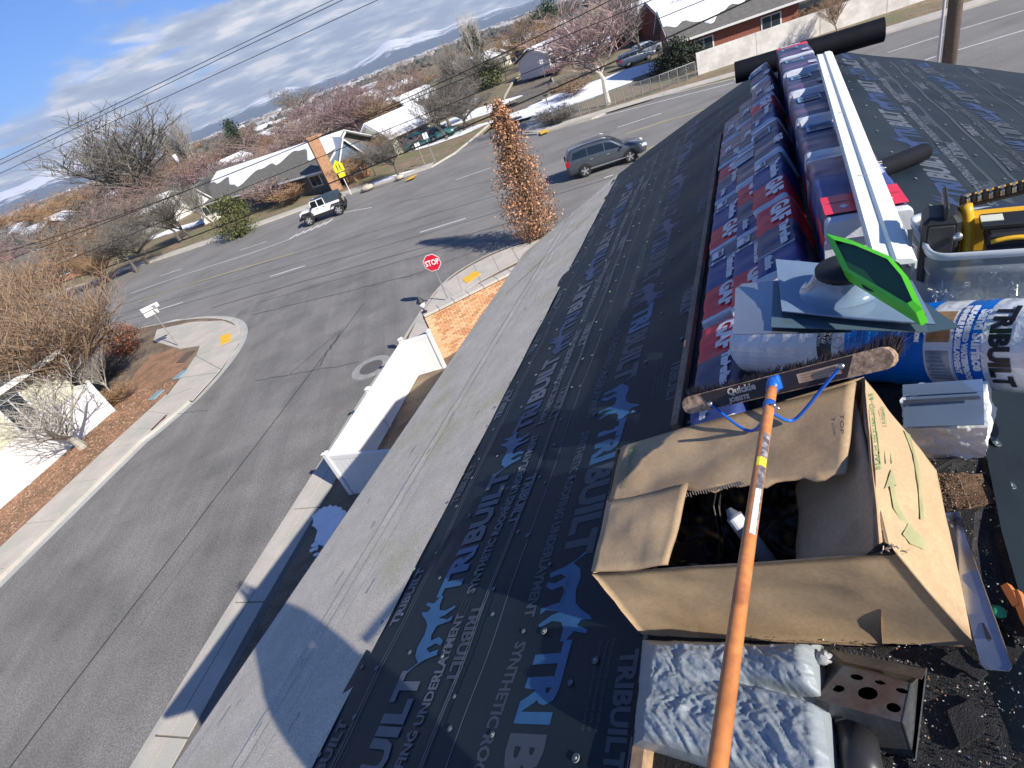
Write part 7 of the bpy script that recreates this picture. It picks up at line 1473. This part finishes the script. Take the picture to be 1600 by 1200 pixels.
# ---------------------------------------------------------------- the person who takes the photograph
def person():
    sunh = np.array([math.sin(SUN_AZ), math.cos(SUN_AZ), 0]); e1 = np.array([math.cos(SUN_AZ), -math.sin(SUN_AZ), 0])
    base = RC(-.42, .02, 0); c = CAMP*[1, 1, 0]+sunh*.42+e1*.10; F_ = np.array([0, 1., 0]); S_ = np.array([1., 0, 0]); z0 = CAM_Z
    P = lambda f, s, z: np.array([c[0]+s, c[1]+f, z0+z])
    J = {}
    def add(k, p, r, par): J[k] = (p, r, par)
    kx = RIDGE[2]-z0
    add('pelvis', P(0, 0, -1.22), (.27, .2), None); add('waist', P(.01, 0, -1.05), (.27, .2), 'pelvis'); add('chest', P(.03, 0, -.80), (.31, .21), 'waist'); add('neckb', P(.02, 0, -.60), (.24, .17), 'chest'); add('neck', P(.04, 0, -.48), (.14, .13), 'neckb')
    add('head', P(.06, 0, -.34), (.12, .125), 'neck'); add('crown', P(.05, 0, -.26), (.08, .09), 'head')
    hand = CAMP+np.array([.07, -.10, -.09]); hand2 = CAMP+np.array([-.08, -.10, -.09])
    for s, h in ((1, hand), (-1, hand2)):
        add('sh%d' % s, P(.02, .22*s, -.64), (.12, .12), 'chest'); el = P(.14, .15*s, -.36); add('el%d' % s, el, (.085, .085), 'sh%d' % s); add('wr%d' % s, h-np.array([0, .04, .05]), (.045, .045), 'el%d' % s); add('ha%d' % s, h, (.036, .024), 'wr%d' % s)
        hp = P(0, .10*s, -1.28); add('hip%d' % s, hp, (.10, .10), 'pelvis'); ft = RC(-.38 if s < 0 else -.42, .34 if s < 0 else -.30, .05) ; kn = (hp+ft)/2+F_*.12; add('kn%d' % s, kn, (.075, .075), 'hip%d' % s); add('an%d' % s, ft+HZ*.03, (.05, .05), 'kn%d' % s); add('toe%d' % s, ft+F_*.16, (.045, .035), 'an%d' % s)
    ks = list(J); me = bpy.data.meshes.new('body'); me.from_pydata([tuple(J[k][0]) for k in ks], [(ks.index(k), ks.index(J[k][2])) for k in ks if J[k][2]], [])
    t = thing('person', 'person in a dark jacket holding up a phone behind the open cardboard box', 'person', frame(base))
    Mi = np.array(frame(base).inverted()); 
    for v in me.vertices: v.co = Vector(Mi[:3, :3]@np.array(v.co)+Mi[:3, 3])
    o = bpy.data.objects.new('body', me); COL.objects.link(o); o.parent = t
    m = o.modifiers.new('s', 'SKIN'); m.use_smooth_shade = True
    for i, k in enumerate(ks): me.skin_vertices[0].data[i].radius = J[k][1]; me.skin_vertices[0].data[i].use_root = (k == 'pelvis')
    o.modifiers.new('u', 'SUBSURF').levels = 2; o.modifiers['u'].render_levels = 2
    dg = bpy.context.evaluated_depsgraph_get(); m2 = bpy.data.meshes.new_from_object(o.evaluated_get(dg)); o.modifiers.clear(); o.data = m2; m2.materials.clear()
    skin = mat('skin', (.50, .30, .21), .55, .05, 5); jk = mat('jacket', (.03, .035, .05), .85, .1, 6); tr = mat('work_trousers', (.12, .10, .075), .9, .1, 6); bt_ = mat('boots', (.10, .06, .035), .7)
    for q in (skin, jk, tr, bt_): m2.materials.append(q)
    for p in m2.polygons:
        z = p.center[2]+base[2]-z0; 
        p.material_index = 2 if z < -1.18 else 1; p.use_smooth = True
        cc_ = np.array(p.center)+base
        if z > -.5 and np.linalg.norm(cc_-P(.06, 0, -.34)) < .17: p.material_index = 0
        if min(np.linalg.norm(cc_-hand), np.linalg.norm(cc_-hand2)) < .085: p.material_index = 0
        for s in (1, -1):
            if np.linalg.norm(cc_-J['toe%d' % s][0]) < .16 or np.linalg.norm(cc_-J['an%d' % s][0]) < .08: p.material_index = 3
    h = MB(); h.sphere(P(.035, 0, -.30), (.105, .12, .11), 16, 10); h.box(P(.15, 0, -.30), (.15, .10, .012), bev=.004); part('cap', h, mat('cap_cloth', (.05, .05, .06), .9), t, True)
    f = MB(); f.tube([P(.155, 0, -.36), P(.185, 0, -.395)], [.012, .018], 8); part('nose', f, skin, t, True)
    for s in (1, -1):
        f = MB(); f.sphere(P(.145, .035*s, -.35), .013, 8, 6); part('eye', f, mat('eye', (.7, .7, .7), .2), t, True); f = MB(); f.sphere(P(.04, .095*s, -.37), (.012, .02, .032), 8, 6); part('ear', f, skin, t, True)
    f = MB(); f.box(P(.150, 0, -.425), (.045, .012, .010), bev=.003); part('mouth', f, mat('lips', (.4, .16, .13), .5), t)
    for s, h_ in ((1, hand), (-1, hand2)):
        for k in range(4):
            b = h_+np.array([0, .01, .012*k-.012]); f = MB(); L3 = [.060, .070, .066, .052][k]; f.tube([b, b+np.array([-.022*s, .018, .004]), b+np.array([-.022*s-s*L3*.3, .030-.012, .004]), b+np.array([-.03*s-s*L3*.3, .010, .002])], [.0095, .009, .008, .0065], 7); part('finger', f, skin, t, True)
        f = MB(); b = h_+np.array([0, -.012, .006]); f.tube([b, b+np.array([-.02*s, -.012, .02]), b+np.array([-.04*s, -.008, .03])], [.011, .010, .008], 7); part('thumb', f, skin, t, True)
    ph_ = MB(); ph_.box(CAMP+np.array([0, -.085, -.055])-FW*.0, (.15, .009, .075), [RT, FW, UP], bev=.002); tt = solo('phone', ph_, mat('phone_black', (.01, .01, .012), .2, coat=1), 'black phone held up in both hands over the roof', 'phone', CAMP+np.array([0, -.085, -.055]))
person()
# thin haze over the valley
hz_ = MB(); hz_.box((0, 0, 600), (27600, 27600, 1204)); hb_ = part('haze', hz_, [], None); hb_['kind'] = 'stuff'
hm_ = bpy.data.materials.new('haze_air'); hm_.use_nodes = True; tt_ = hm_.node_tree; tt_.nodes.clear(); oo_ = tt_.nodes.new('ShaderNodeOutputMaterial'); pv = tt_.nodes.new('ShaderNodeVolumePrincipled'); pv.inputs['Color'].default_value = (.62, .76, 1, 1); pv.inputs['Density'].default_value = .00007; tt_.links.new(pv.outputs[0], oo_.inputs['Volume']); hb_.data.materials.append(hm_); SC.cycles.volume_bounces = 0
